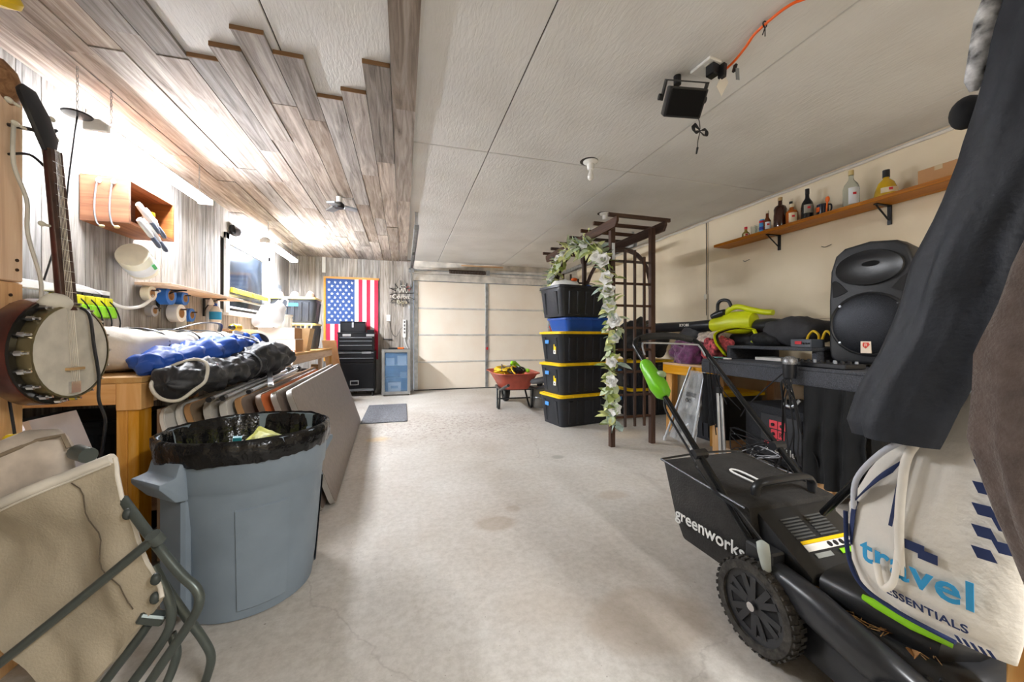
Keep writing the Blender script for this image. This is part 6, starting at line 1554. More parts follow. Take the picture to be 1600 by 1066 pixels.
# rucksack and yellow lead on the riser
tag(MB().ball(dj(.40, .56, 1.07), (.17, .25, .12), 28, 16, .05, 6, 21, None, 2.4, .957).build('grey_jacket_heap', mat('heap_charcoal', '#3b3b3e', .8, var=.15, bump=.3, bscale=50), smooth=70), 'heap of dark grey jackets on the carpeted riser', 'clothes')
tag(MB().ball(dj(.26, .42, 1.0), (.10, .12, .07), 20, 12, .03, 9, 25, None, 2.2, .957).build('striped_glove', mat('black_knit', '#1a1b1e', .8, var=.5, scale=25), smooth=70), 'black and white knit piece before the grey jacket heap', 'clothes')
tag(MB().tube(smoothpath([dj(.62, .42, .966), dj(.64, .42, 1.04), dj(.68, .42, 1.075), dj(.72, .42, 1.04), dj(.70, .44, .967), dj(.74, .42, 1.0), dj(.77, .42, 1.07), dj(.80, .43, 1.05), dj(.81, .45, .966)], 6), .009, 7).build('yellow_lead', mat('cord_yellow', '#e8c020', .5), smooth=60), 'yellow cord looping up on the riser beside the big speaker', 'cord')
# mixer
mx = thing('mixer', 'black audio mixer with rows of knobs on the equipment table', 'mixer', dj(1.0, .12, .836), local=False)
djbox(.86, 1.22, .02, .17, .838, .868).build('body', BLACK, mx, bevel=.004)
Mx_ = Mt2
for i in range(8):
    for j in range(3):
        p = dj(.885 + .043 * i, .045 + .05 * j, .868)
        MB().lathe([(.009, 0), (.008, .014), (.001, .0145)], 8, Matrix.Translation(p)).build('knob', mat('knob_grey', '#9fa2a6', .4) if (i + j) % 3 == 0 else BLACK, mx, smooth=40)
dk = thing('wireless_receiver', 'small black receiver with a red display on the riser end', 'receiver', dj(.72, .32, .956), local=False)
djbox(.64, .80, .26, .38, .956, 1.015).build('body', mat('receiver_grey', '#4b5058', .4), dk, bevel=.003)
djbox(.68, .73, .255, .26, .978, 1.0).build('display', RED, dk)
for k in range(3): MB().cyl(dj(.745 + .02 * k, .26, .985), dj(.745 + .02 * k, .25, .985), .006, n=10).build('knob', BLACK, dk)
# microphone
mc = thing('microphone', 'microphone with silver mesh head clipped at the table front edge', 'microphone', dj(.93, -.05, .74), local=False)
mp_ = dj(.93, -.055, .79)
MB().lathe([(.034, -.03), (.038, .0), (.04, .05), (.04, .062)], 20, Matrix.Translation(mp_)).build('body', BLACK, mc, smooth=40)
MB().lathe([(.04, .062), (.042, .068), (.042, .08), (.036, .10), (.022, .113), (.001, .117)], 20, Matrix.Translation(mp_)).build('mesh_head', mat('mic_mesh', '#8b8b8c', .45, .7, var=.35, scale=240), mc, smooth=50)
MB().cyl(mp_ + Vector((0, 0, -.03)), mp_ + Vector((.02, 0, -.2)), .014, .01).build('chrome_stem', CHROME, mc, smooth=50)
MB().tube(smoothpath([mp_ + Vector((.02, .05, -.17)), mp_ + Vector((0, .03, -.21)), mp_ + Vector((.0, -.02, -.215)), mp_ + Vector((.02, -.05, -.17))], 5), .011, 8).build('hook', STEEL, mc, smooth=50)
# cable bundle
cbz = thing('cable_bundle', 'bundle of black cables hanging from the microphone to floor', 'cables', dj(.93, -.05, .0), local=False)
rc = random.Random(3)
for k in range(9):
    o = Vector((rc.uniform(-.03, .03), rc.uniform(-.05, .05), 0))
    a = mp_ + Vector((0, 0, -.02))
    pts = [a, a + Vector((-.03, .03 * (k - 4) * .3, -.04)), a + o + Vector((-.02, 0, -.15)), a + o * 1.5 + Vector((-.0, 0, -.35)), a + o * 2.2 + Vector((.02, rc.uniform(-.06, .06), -.55)), a + o * 2 + Vector((.05, rc.uniform(-.15, .15), -.72))]
    MB().tube(smoothpath(pts, 6), .0045, 6).build('cable', BLACKM, cbz, smooth=60)
for k, (a, b, c_) in enumerate((((.12, -.01, .83), (.16, -.03, .55), (.22, -.03, .2)), ((.14, -.01, .83), (.24, -.04, .66), (.33, -.02, .48)), ((.2, -.01, .83), (.3, -.05, .62), (.42, .03, .45)), ((.90, -.06, .8), (.62, -.06, .55), (.42, .03, .40)))):
    MB().tube(smoothpath([dj(a[0] - .02, .06, .842), dj(*a), dj(*b), dj(*c_)], 7), .0045, 6).build('cable', BLACKM, cbz, smooth=60)
rc = random.Random(9)
for k in range(6):
    pts = [dj(.35 + rc.uniform(0, .55), -.02 + rc.uniform(-.06, .03), rc.uniform(.08, .34)) for _ in range(6)]
    MB().tube(smoothpath(pts, 6), .004, 6).build('cable', BLACKM if k % 3 else mat('grey_lead', '#8f9094', .5), cbz, smooth=60)
# subwoofer under the table
sbw = thing('subwoofer', 'black carpeted subwoofer cabinet with red logo plate under the table', 'subwoofer', dj(.62, .35, .08), local=False)
djbox(.36, .98, .125, .66, .08, .51).build('cabinet', mat('sub_carpet', '#232428', .9, var=.2, scale=120, bump=.5, bscale=200), sbw, bevel=.012, seg=2)
djbox(.52, .86, .117, .126, .13, .45).build('control_plate', mat('plate_black', '#2b2c30', .45), sbw, bevel=.003)
MR = frame(dj(.69, .1155, .36), dj(1, 0, 0) - dj(0, 0, 0), (0, 0, 1))
LOG = mat('logo_red', '#d8454f', .5)
for (x0, x1, z0, z1) in ((.60, .67, .35, .41), (.675, .745, .35, .41), (.615, .67, .28, .343), (.675, .73, .28, .343), (.64, .70, .24, .275), (.555, .60, .2, .245)):
    pl = djbox(x0, x1, .113, .117, z0, z1).build('red_plate', LOG, sbw, bevel=.004)
for (x, z) in ((.635, .38), (.71, .38), (.64, .312)):
    MB().cyl(dj(x, .113, z), dj(x, .104, z), .012, n=12).build('knob', BLACK, sbw)
text('logo', 'R', .05, frame(dj(.70, .112, .31), dj(1, 0, 0) - dj(0, 0, 0), (0, 0, 1)), BLACK, sbw, .001)
text('lettering', 'rockville', .07, frame(dj(.70, .112, .20), dj(1, 0, 0) - dj(0, 0, 0), (0, 0, 1)), WHITE, sbw, .001, bold=.001)
# silver tripod stand leg leaning before the subwoofer
tp = thing('tripod_stand', 'folded silver tripod stand leaning under the table front', 'stand', dj(.3, -.03, 0), local=False)
a, b = dj(.27, -.02, .56), dj(.36, -.06, .01)
for k, o in enumerate((Vector((0, 0, 0)), Vector((.012, .028, 0)), Vector((-.018, .02, 0)))):
    MB().cyl(a + o, b + o * 1.2, .0125, n=10).build('leg', ALU, tp, smooth=50)
    MB().cyl(b + o * 1.2, b + o * 1.2 + (b - a).normalized() * -.03, .016, n=10).build('rubber_foot', RUBBER, tp, smooth=50)
MB().cyl(a + Vector((0, .02, -.02)), a + Vector((0, .02, .05)), .025).build('collar', BLACK, tp)
# black drapes
def drape(name, lab, p0, p1, ztop, zbot, nfold, amp, m=CLOTHBLACK, flare=.0, seed=0):
    p0, p1 = Vector(p0), Vector(p1); nrm = (p1 - p0).cross(Vector((0, 0, 1))).normalized()
    def fn(u, v):
        w = amp * (.3 + .7 * v) * math.sin(u * nfold * 2 * PI + 1.3 * noise.noise(Vector((u * 4, v * 2, seed)))) + .015 * noise.noise(Vector((u * 7, v * 5, seed + 4)))
        q = p0.lerp(p1, u) + nrm * (w + flare * v)
        return (q.x, q.y, ztop + (zbot + .03 * noise.noise(Vector((u * 5, 0, seed))) - ztop) * v)
    return tag(MB().sheet(fn, 40, 18, .005).build(name, m, smooth=70), lab, 'drape')
drape('black_drape', 'black cloth hanging at the left end of the equipment table', dj(.03, -.015, 0), dj(.25, -.015, 0), .71, .27, 2.5, .018, seed=2)
drape('black_curtain', 'long black cloth hanging from the right front of the table', dj(1.0, -.02, 0), dj(1.36, -.02, 0), .72, .12, 3, .03, seed=5)
drape('end_curtain', 'black cloth closing the near end of the equipment table', dj(1.37, 0, 0), dj(1.37, .76, 0), .80, .03, 4, .03, seed=8)
# chair in plastic
cp = thing('wrapped_chair', 'folded metal chair wrapped in clear printed plastic by the bench', 'chair', (2.55, 2.9, 0), local=False)
q0, q1, q2, q3 = Vector((2.70, 3.02, .70)), Vector((2.66, 2.80, .70)), Vector((2.50, 2.74, .02)), Vector((2.56, 3.16, .02))
nn = Vector((-1, -.3, .3)).normalized()
def wrapf(u, v, off=0): 
    p = q0.lerp(q1, u).lerp(q3.lerp(q2, u), v)
    return p + nn * (.02 * noise.fractal(Vector((u * 5, v * 7, 2)), 1, 2, 3) + .03 * math.sin(PI * u) + off)
MB().sheet(lambda u, v: wrapf(.04 + .92 * u, .02 + .9 * v * .62, -.012), 16, 20, .012).build('seat_panel', mat('wrapped_grey_panel', '#bdb8b4', .6, var=.05), cp, smooth=60)
MB().sheet(lambda u, v: wrapf(u, v * .97, .02), 26, 40, .002).build('plastic_wrap', CLEAR, cp, smooth=60)
for k in range(5):
    MB().sheet(lambda u, v: wrapf(.3 + .5 * u, .30 + .012 * k + .005 * v, .024), 8, 1, .001).build('print_line', mat('print_dark', '#4a484a', .7), cp)
for k in range(2):
    cpos = wrapf(.42 + .16 * k, .41, .026)
    MB().tube([cpos + Vector((0, .016 * math.cos(a), .016 * math.sin(a))) for a in [2 * PI * j / 10 for j in range(10)]], .003, 5, closed=True).build('print_symbol', mat('print_dark', '#4a484a', .7), cp)
for s in ((2.72, 3.05, .74), (2.66, 2.80, .74)):
    e_ = Vector((2.50, 3.16, .012)) if s[1] > 3 else Vector((2.46, 2.76, .012))
    MB().cyl(s, e_, .011, n=10).build('tube_leg', mat('pole_grey', '#b4b8bd', .35, .6), cp, smooth=50)
    MB().cyl(e_ + Vector((0, 0, -.01)), e_ + Vector((.004, 0, .03)), .015, n=10).build('foot', mat('foot_grey', '#c9c9c9', .6), cp, smooth=50)

# ------------------------------------------------------------------ big PA speaker
pa = thing('pa_speaker', 'large black molded PA speaker standing on the equipment table', 'speaker', (3.01, 1.68, .836), math.radians(-82))
SPK = mat('speaker_shell', '#1d1e21', .5, var=.06, scale=40, bump=.08, bscale=160)
out = [(-.19, 0), (.19, 0), (.225, .03), (.235, .1), (.235, .42), (.225, .62), (.195, .72), (.14, .765), (0, .785), (-.14, .765), (-.195, .72), (-.225, .62), (-.235, .42), (-.235, .1), (-.225, .03)]
out = [(x * .92, z) for x, z in out]
Mf = frame((0, 0, .022), (1, 0, 0), (0, 0, 1))     # local z of Mf points to -y (the front)
back = [(x * .72, .03 + z * .9) for x, z in out]
n = len(out)
MB().add([(p[0], p[1], .16) for p in out] + [(p[0] * 1.0, p[1], .02) for p in out] + [(p[0], p[1], -.2) for p in back],
         [list(range(n)), [2 * n + i for i in range(n)][::-1]] + [(a * n + i, a * n + (i + 1) % n, (a + 1) * n + (i + 1) % n, (a + 1) * n + i) for a in range(2) for i in range(n)], Mf).build('cabinet', SPK, pa, bevel=.018, seg=3)
MB().lathe([(.155, .0), (.165, .012), (.160, .02), (.13, .012), (.07, .003), (.001, .002)], 36, Mf @ Matrix.Translation((0, .615, .161)), False, False, sx=1.05, sy=.68).build('horn', mat('horn_black', '#17181b', .3), pa, smooth=50)
MB().lathe([(.001, .0005), (.035, .0005)], 18, Mf @ Matrix.Translation((.01, .64, .1645)), False, True, sx=1.3, sy=.5).build('horn_throat', BLACKM, pa)
MB().lathe([(.195, 0), (.205, .01), (.196, .018), (.189, .012)], 44, Mf @ Matrix.Translation((0, .255, .16)), False, False).build('woofer_ring', SPK, pa, smooth=50)
GR = mat('grille_mesh', '#26282d', .45, .6, var=.35, scale=300)
MB().lathe([(.19, .010), (.165, .022), (.09, .03), (.001, .032)], 44, Mf @ Matrix.Translation((0, .255, .16)), False, False).build('grille', GR, pa, smooth=50)
MB().lathe([(.139, .0305), (.142, .0305)], 40, Mf @ Matrix.Translation((-.02, .255, .16)), False, False) 
for s in (-1, 1):
    poly = [(s * .115, .45), (s * .2, .50), (s * .205, .57), (s * .185, .585), (s * .125, .515)]
    poly = [(s * .11, .475), (s * .155, .45), (s * .19, .44), (s * .196, .54), (s * .18, .555), (s * .15, .53)]
    if s < 0: poly = poly[::-1]
    MB().prism(poly, .158, .1645, Mf).build('bass_port', BLACKM, pa)
for a in (40, 140, 220, 320):
    c = Mf @ Vector((.19 * math.cos(math.radians(a)), .255 + .19 * math.sin(math.radians(a)), .18))
    MB().lathe([(.008, -.006), (.008, .004), (.001, .005)], 10, Mf @ Matrix.Translation((.19 * math.cos(math.radians(a)), .255 + .19 * math.sin(math.radians(a)), .176))).build('screw', STEEL if a in (140, 220) else BLACK, pa)
bd = MB().box(-.03, .022, .07, .145, .178, .188, Mf).build('badge', mat('badge_cream', '#e9d9c4', .5), pa)
MB().prism([(-.018, .138), (.010, .138), (.016, .125), (.006, .11), (-.004, .10), (-.016, .11), (-.02, .12)], .188, .19, Mf).build('badge_emblem', mat('badge_red', '#d2422f', .5), bd)
text('badge_letter', 'R', .028, Mf @ Matrix.Translation((-.003, .121, .1905)), mat('badge_cream', '#e9d9c4', .5), bd, .0006)
done()
for x, y in ((2.88, 1.56), (3.12, 1.60), (2.90, 1.82), (3.12, 1.78)): MB().cyl((x, y, .8365), (x, y, .862), .015, n=10).build('rubber_foot', RUBBER, pa)

# ------------------------------------------------------------------ lawn mower (front towards the camera, grass bag behind)
mw = thing('lawn_mower', 'black and green push lawn mower with a grass bag in right foreground', 'lawn mower', (1.36, .95, 0), local=False)
MBK = mat('mower_black', '#1f2022', .38, var=.08, scale=14)
MGY = mat('mower_charcoal', '#2c2d30', .3, var=.06, scale=20)
BAGM = mat('grass_bag_fabric', '#2c2a28', .85, var=.14, scale=18, bump=.3, bscale=140)
def wheel(x, y, r, w, s):
    M = Matrix.Translation((x, y, r)) @ Matrix.Rotation(PI / 2, 4, 'Y')
    t_ = MB().lathe([(r * .78, -w / 2), (r * .95, -w / 2), (r, -w * .3), (r, w * .3), (r * .95, w / 2), (r * .78, w / 2), (r * .78, -w / 2)], 40, M, False, False).build('tyre', mat('dirty_tyre', '#3a3733', .9, var=.3, scale=40, bump=.5, bscale=60), mw, smooth=40)
    tr_ = MB()
    for k in range(36):
        a = 2 * PI * k / 36
        for q in (-1, 1):
            b_ = a + q * .045
            c = Vector((x + q * w * .24, y + r * math.cos(b_), r + r * math.sin(b_)))
            ux = Vector((1, 0, 0)); uy = Vector((0, -math.sin(b_), math.cos(b_))); uz = Vector((0, math.cos(b_), math.sin(b_)))
            Mm = Matrix((ux, uy, uz)).transposed().to_4x4(); Mm.translation = c
            tr_.box(-w * .24, w * .24, -.006, .006, -.003, .003, Mm)
    o = tr_.build('tread_lugs', MATS['dirty_tyre'], t_); o['kind'] = 'stuff'
    # six spoke hub with openings
    h = MB().lathe([(r * .62, -w * .25), (r * .79, -w * .3), (r * .79, w * .3), (r * .62, w * .25), (r * .62, -w * .25)], 40, M, False, False).build('wheel_rim', MGY, mw, smooth=40)
    MB().lathe([(.001, -w * .3), (r * .2, -w * .3), (r * .22, w * .2), (r * .2, w * .42), (.001, w * .42)], 24, M).build('hub', MGY, mw, smooth=40)
    for k in range(6):
        a = 2 * PI * k / 6 + .3
        for q in (-.14, .14):
            p = Vector((x + s * w * .2, y + r * .18 * math.cos(a + q), r + r * .18 * math.sin(a + q))); e = Vector((x + s * w * .18, y + r * .66 * math.cos(a + q * 1.5), r + r * .66 * math.sin(a + q * 1.5)))
            MB().bar(p, e, .02, .012, (1, 0, 0)).build('spoke', MGY, mw)
    MB().lathe([(.001, -w * .2), (r * .63, -w * .2)], 30, M, False, False).build('hub_back', BLACKM, mw)
    MB().cyl((x + s * w * .42, y, r), (x + s * w * .56, y, r), .014, n=12).build('axle_bolt', CHROME, mw)
wheel(1.125, .965, .142, .05, -1)
wheel(1.60, .965, .142, .05, 1)
wheel(1.12, .545, .11, .05, -1)
wheel(1.60, .545, .11, .05, 1)
# deck
dk_path = [(0, 0)]
deck = [(1.17, .90), (1.16, .80), (1.15, .66), (1.17, .56), (1.24, .47), (1.36, .44), (1.48, .47), (1.55, .56), (1.57, .66), (1.56, .80), (1.55, .90), (1.5, .98), (1.22, .98)]
top = [(1.36 + (x - 1.36) * .72, .72 + (y - .72) * .74) for x, y in deck]
mid = [(1.36 + (x - 1.36) * .97, .72 + (y - .72) * .97) for x, y in deck]
n = len(deck)
MB().add([(p[0], p[1], .06) for p in deck] + [(p[0], p[1], .16) for p in mid] + [(p[0], p[1], .245) for p in top], [list(range(n))[::-1], [2 * n + i for i in range(n)]] + [(a * n + i, a * n + (i + 1) % n, (a + 1) * n + (i + 1) % n, (a + 1) * n + i) for a in range(2) for i in range(n)]).build('deck', MGY, mw, bevel=.012, seg=2)
MB().loft([(1.165, .97, .27), (1.165, .95, .265), (1.16, .8, .235), (1.155, .66, .205), (1.165, .56, .19), (1.17, .53, .17)], [(.02, .02), (.035, .04), (.04, .055), (.042, .05), (.035, .03), (.01, .01)], 16, (0, 0, 1), 2.6).build('side_fender', MGY, mw, smooth=40)
for k in range(5):
    MB().bar((1.17 + .028 * k, .60 - .014 * k, .215), (1.17 + .028 * k, .54 - .014 * k, .19), .014, .02).build('deck_rib', MBK, mw, bevel=.003)
# motor / battery cover
MB().loft([(1.38, .85, .27), (1.38, .83, .27), (1.38, .78, .275), (1.38, .7, .275), (1.38, .58, .265), (1.38, .55, .26)], [(.1, .03), (.17, .055), (.178, .06), (.17, .06), (.14, .05), (.05, .02)], 24, (0, 0, 1), 3.2).build('motor_cover', MBK, mw, smooth=40)
MB().loft([(1.215, .72, .315), (1.215, .69, .315), (1.22, .62, .31), (1.25, .56, .30)], [(.006, .008), (.01, .012), (.01, .012), (.006, .008)], 8).build('green_stripe', LIME, mw, smooth=40)
for k in range(4): MB().bar((1.205 + .012 * k, .62 - .022 * k, .30), (1.205 + .012 * k, .62 - .022 * k, .25), .008, .012).build('vent_slat', BLACKM, mw)
# rear discharge door with handle and warning labels
rd = MB().add([(1.20, 1.06, .435), (1.54, 1.06, .435), (1.54, .84, .29), (1.20, .84, .29), (1.20, 1.06, .30), (1.54, 1.06, .30), (1.54, .84, .22), (1.20, .84, .22)], [(0, 1, 2, 3), (4, 7, 6, 5), (0, 4, 5, 1), (1, 5, 6, 2), (2, 6, 7, 3), (3, 7, 4, 0)]).build('rear_flap', MBK, mw, bevel=.012, seg=2)
Mrd = frame((1.37, .95, .365), (1, 0, 0), (0, .22, .145))
MB().box(-.105, .105, -.062, -.04, 0, .0025, Mrd).build('label_band', PAPER, rd)
MB().box(-.105, .105, -.039, -.028, 0, .0025, Mrd).build('yellow_band', YELLOW, rd)
MB().box(.02, .10, -.085, -.07, 0, .0025, Mrd).build('green_mark', LIME, rd)
MB().box(-.09, -.02, -.085, -.07, 0, .0025, Mrd).build('grey_mark', mat('label_grey_print', '#8f928e', .6), rd)
for k in range(4): MB().cyl(Mrd @ Vector((.0 + .027 * k, -.051, .0025)), Mrd @ Vector((.0 + .027 * k, -.051, .004)), .009, n=12).build('symbol', BLACK, rd)
for k in range(7):
    for s in (0, 1):
        MB().box(-.11 + s * .11, -.11 + s * .11 + .085, -.02 + .011 * k, -.0145 + .011 * k, 0, .0015, Mrd).build('warning_line', mat('label_dark_print', '#4a4b4a', .7), rd)
# grass bag
b0 = [(1.17, .99), (1.58, .99), (1.60, 1.43), (1.15, 1.44)]
MB().add([(1.19, .99, .14), (1.57, .99, .14), (1.58, 1.36, .15), (1.17, 1.36, .15), (1.16, 1.40, .24), (1.60, 1.40, .24), (1.165, 1.03, .43), (1.59, 1.03, .43), (1.60, 1.46, .47), (1.145, 1.46, .47)],
         [(0, 1, 2, 3), (3, 2, 5, 4), (4, 5, 8, 9), (6, 9, 8, 7), (0, 6, 7, 1), (0, 3, 4, 9, 6), (1, 7, 8, 5, 2)]).build('grass_bag', BAGM, mw, bevel=.012, seg=2)
MB().tube([(1.15, 1.03, .43), (1.142, 1.25, .45), (1.138, 1.46, .47), (1.37, 1.475, .475), (1.605, 1.46, .47)], .005, 6).build('bag_piping', BLACK, mw, smooth=50)
gx = Vector((.04, -.40, -.075)).normalized()
text('lettering', 'greenworks', .070, frame((1.145, 1.20, .265), (.035, -.98, -.0), (0, -.0, 1)), mat('print_white', '#e8e8e4', .7), mw, .0008, space=1.0, bold=.0009)
MB().tube(smoothpath([(1.34, 1.16, .452), (1.33, 1.25, .462), (1.35, 1.28, .463), (1.37, 1.25, .462), (1.38, 1.17, .452)], 5), .004, 6).build('bag_clip', WHITE, mw, smooth=50)
MB().tube(smoothpath([(1.24, 1.07, .45), (1.25, 1.07, .485), (1.30, 1.06, .50), (1.45, 1.06, .50), (1.50, 1.06, .485), (1.51, 1.06, .44)], 5), .018, 10, flat=.7).build('flap_handle', MBK, mw, smooth=50)
# folding handle
HT = mat('handle_black_tube', '#17181a', .25, .3)
hp0, hp1 = Vector((1.165, .97, .27)), Vector((1.165, 1.66, .94))
hq0, hq1 = Vector((1.585, .97, .27)), Vector((1.585, 1.66, .94))
for a, b in ((hp0, hp1), (hq0, hq1)):
    mid_ = a.lerp(b, .42)
    MB().cyl(a, mid_, .0135, n=12).build('lower_tube', HT, mw, smooth=50)
    MB().cyl(a.lerp(b, .38), b, .0125, n=12).build('upper_tube', HT, mw, smooth=50)
    MB().cyl(mid_ + Vector((-.03, 0, 0)), mid_ + Vector((.03, 0, 0)), .02, n=12).build('clamp_knob', BLACK, mw)
    MB().box(a.x - .03, a.x + .03, .92, 1.02, .2, .33).build('handle_bracket', MBK, mw, bevel=.006)
MB().tube(smoothpath([hp1, hp1 + Vector((.0, .04, .045)), hp1 + Vector((.02, .055, .075)), Vector((1.23, 1.735, 1.025)), Vector((1.30, 1.745, 1.035)), Vector((1.45, 1.745, 1.035)), Vector((1.53, 1.735, 1.02)), hq1 + Vector((-.02, .045, .06)), hq1], 5), .0135, 12).build('top_bar', HT, mw, smooth=50)
MB().tube(smoothpath([Vector((1.20, 1.725, 1.018)), Vector((1.30, 1.745, 1.035)), Vector((1.45, 1.745, 1.035)), Vector((1.55, 1.73, 1.015))], 6), .0185, 12).build('foam_grip', RUBBER, mw, smooth=50)
MB().tube(smoothpath([Vector((1.18, 1.64, .94)), Vector((1.195, 1.68, .99)), Vector((1.24, 1.69, 1.0)), Vector((1.52, 1.69, .99)), Vector((1.555, 1.68, .98)), Vector((1.565, 1.65, .93))], 5), .005, 8).build('bail_bar', STEEL, mw, smooth=50)
g0, g1 = hp0.lerp(hp1, .72), hp0.lerp(hp1, .95)
MB().loft([g0, g0.lerp(g1, .08), g0.lerp(g1, .3), g0.lerp(g1, .6), g0.lerp(g1, .92), g1], [(.02, .02), (.034, .034), (.042, .04), (.036, .034), (.03, .028), (.02, .02)], 18, (0, -1, 1), 2.4).build('switch_housing', mat('grip_green', '#6fc01c', .35), mw, smooth=50)
MB().ball(g0.lerp(g1, .42) + Vector((.02, -.01, .035)), (.022, .03, .018), 12, 8).build('start_button', mat('button_grey', '#9fb58e', .4), mw, smooth=50)
MB().tube(smoothpath([g0, g0 + Vector((-.01, -.02, -.06)), hp0.lerp(hp1, .5) + Vector((-.03, -.05, -.06)), (1.14, 1.24, .5), (1.135, 1.14, .44), (1.14, 1.06, .42), (1.16, 1.0, .36), (1.17, .96, .32)], 6), .005, 6).build('control_cable', BLACK, mw, smooth=50)
MB().loft([(1.125, .93, .27), (1.125, .93, .28), (1.12, .935, .33), (1.12, .94, .36), (1.12, .94, .368)], [(.008, .008), (.014, .012), (.02, .015), (.02, .015), (.008, .006)], 12, (1, 0, 0)).build('height_lever', mat('lever_grey', '#aab0a8', .5), mw, smooth=60)
MB().tube([(1.135, .94, .18), (1.13, .935, .23), (1.125, .93, .275)], .007, 8).build('lever_rod', STEEL, mw, smooth=50)
st = MB()
rs_ = random.Random(2)
for k in range(60):
    p = Vector((1.24 + rs_.uniform(-.05, .06), .70 + rs_.uniform(-.12, .12), .252 + rs_.uniform(0, .01)))
    d = Vector((rs_.uniform(-1, 1), rs_.uniform(-1, 1), rs_.uniform(-.1, .5))).normalized() * rs_.uniform(.02, .05)
    st.cyl(p, p + d, .0012, n=4)
o = st.build('dry_grass', mat('dry_grass', '#8a6a42', .9), mw); o['kind'] = 'stuff'
for k in range(4):
    p = Vector((1.22 + .02 * k, .62 + .04 * (k % 2), .25))
    v, f = leaf(p, (rs_.uniform(-1, 1), rs_.uniform(-1, 1), .4), (0, 0, 1), .04, .025)
    tag(MB().add(v, f).build('dry_leaf', mat('dry_leaf', '#a5764a', .9), mw), None, None)

# ------------------------------------------------------------------ post with coats at the right edge
cpst = thing('coat_post', 'pine post at the right edge holding coats and a bag', 'post', (1.27, .38, 0), local=False)
MB().box(1.20, 1.245, .33, .46, 0, ZC - .002).build('post', PINE, cpst, bevel=.003)
MB().box(1.246, 1.285, .29, .46, 0, ZC - .002).build('second_stud', PINE, cpst, bevel=.003)
for z in (1.86, 1.7, 1.0): MB().tube(smoothpath([(1.2, .40, z), (1.16, .40, z - .02), (1.13, .41, z - .01), (1.125, .41, z + .03)], 5), .006, 7).build('coat_hook', BLACK, cpst, smooth=60)

def garment(name, m, parent, rows, n=28, amp=.012, freq=7, seed=0, smooth=70, cap=True):
    """hanging cloth body from rows of (z, xc, yc, rx, ry); creases run mostly downwards"""
    vs = []; fs = []
    rows = [rows[0]] + rows[1:]
    R = []
    for i in range(len(rows) - 1):
        for k in range(5):
            a = k / 5; R.append([rows[i][j] * (1 - a) + rows[i + 1][j] * a for j in range(5)])
    R.append(list(rows[-1]))
    for z, xc, yc, rx, ry in R:
        for k in range(n):
            a = 2 * PI * k / n
            w = noise.fractal(Vector((math.cos(a) * 1.6 + seed, math.sin(a) * 1.6, z * 2.2 + seed)), 1, 2, 3) * amp * 1.6 + amp * .5 * noise.noise(Vector((math.cos(a) * 4, math.sin(a) * 4 + seed, z * freq)))
            vs.append((xc + (rx + w) * math.cos(a), yc + (ry + w) * math.sin(a), z))
    for i in range(len(R) - 1):
        for k in range(n):
            fs.append((i * n + k, i * n + (k + 1) % n, (i + 1) * n + (k + 1) % n, (i + 1) * n + k))
    if cap: fs += [list(range(n))[::-1], [(len(R) - 1) * n + k for k in range(n)]]
    return MB().add(vs, fs).build(name, m, parent, smooth=smooth)
jk = thing('navy_jacket', 'dark navy leather-look jacket hanging at the right edge', 'jacket', (1.12, .5, .78), local=False)
garment('sleeve', NAVY, jk, [(1.80, 1.08, .30, .03, .05), (1.70, 1.07, .32, .045, .075), (1.53, 1.06, .343, .048, .08), (1.375, 1.06, .382, .048, .08), (1.2, 1.06, .45, .048, .078), (1.1, 1.06, .478, .048, .077), (.995, 1.06, .513, .048, .077), (.89, 1.06, .557, .047, .08), (.83, 1.06, .575, .046, .08), (.80, 1.06, .575, .042, .07), (.802, 1.06, .575, .03, .055)], 30, .010, 9, 1.0)
garment('body', NAVY, jk, [(1.84, 1.10, .30, .03, .05), (1.74, 1.10, .31, .045, .09), (1.5, 1.10, .33, .05, .11), (1.25, 1.105, .36, .05, .11), (1.05, 1.11, .39, .05, .09), (.93, 1.115, .40, .045, .075)], 30, .014, 8, 5.0)
MB().tube(smoothpath([(1.06, .30, 1.83), (1.05, .36, 1.82), (1.055, .40, 1.76), (1.06, .41, 1.70)], 5), .018, 8, flat=.6).build('collar', NAVY, jk, smooth=60)
bc = thing('brown_coat', 'brown fleece coat hanging at the far right edge', 'coat', (1.11, .36, .5), local=False)
garment('body', BROWNCOAT, bc, [(1.30, 1.02, .28, .02, .04), (1.15, 1.0, .30, .03, .07), (1.0, .99, .325, .035, .09), (.85, .985, .33, .036, .092), (.72, .985, .31, .035, .08), (.6, .99, .29, .03, .06)], 30, .012, 6, 9.0)
sc = thing('patterned_scarf', 'white and black patterned scarf at the jacket collar', 'scarf', (1.12, .5, 1.55), local=False)
PAT = mat('scarf_white', '#c9ccd2', .8, var=.5, scale=35)
MB().loft([(1.08, .41, 1.70), (1.075, .42, 1.69), (1.065, .43, 1.64), (1.06, .435, 1.59), (1.065, .445, 1.53), (1.07, .45, 1.51)], [(.008, .008), (.018, .014), (.02, .016), (.02, .016), (.014, .012), (.004, .004)], 14, (1, 0, 0), 2, .008, 20, 3).build('cloth', PAT, sc, smooth=70)
tag(MB().ball((1.14, .49, 1.505), (.02, .028, .035), 16, 10, .004, 9, 3).build('baseball_cap', BLACKM, smooth=60), 'black cap showing behind the navy jacket sleeve', 'cap')

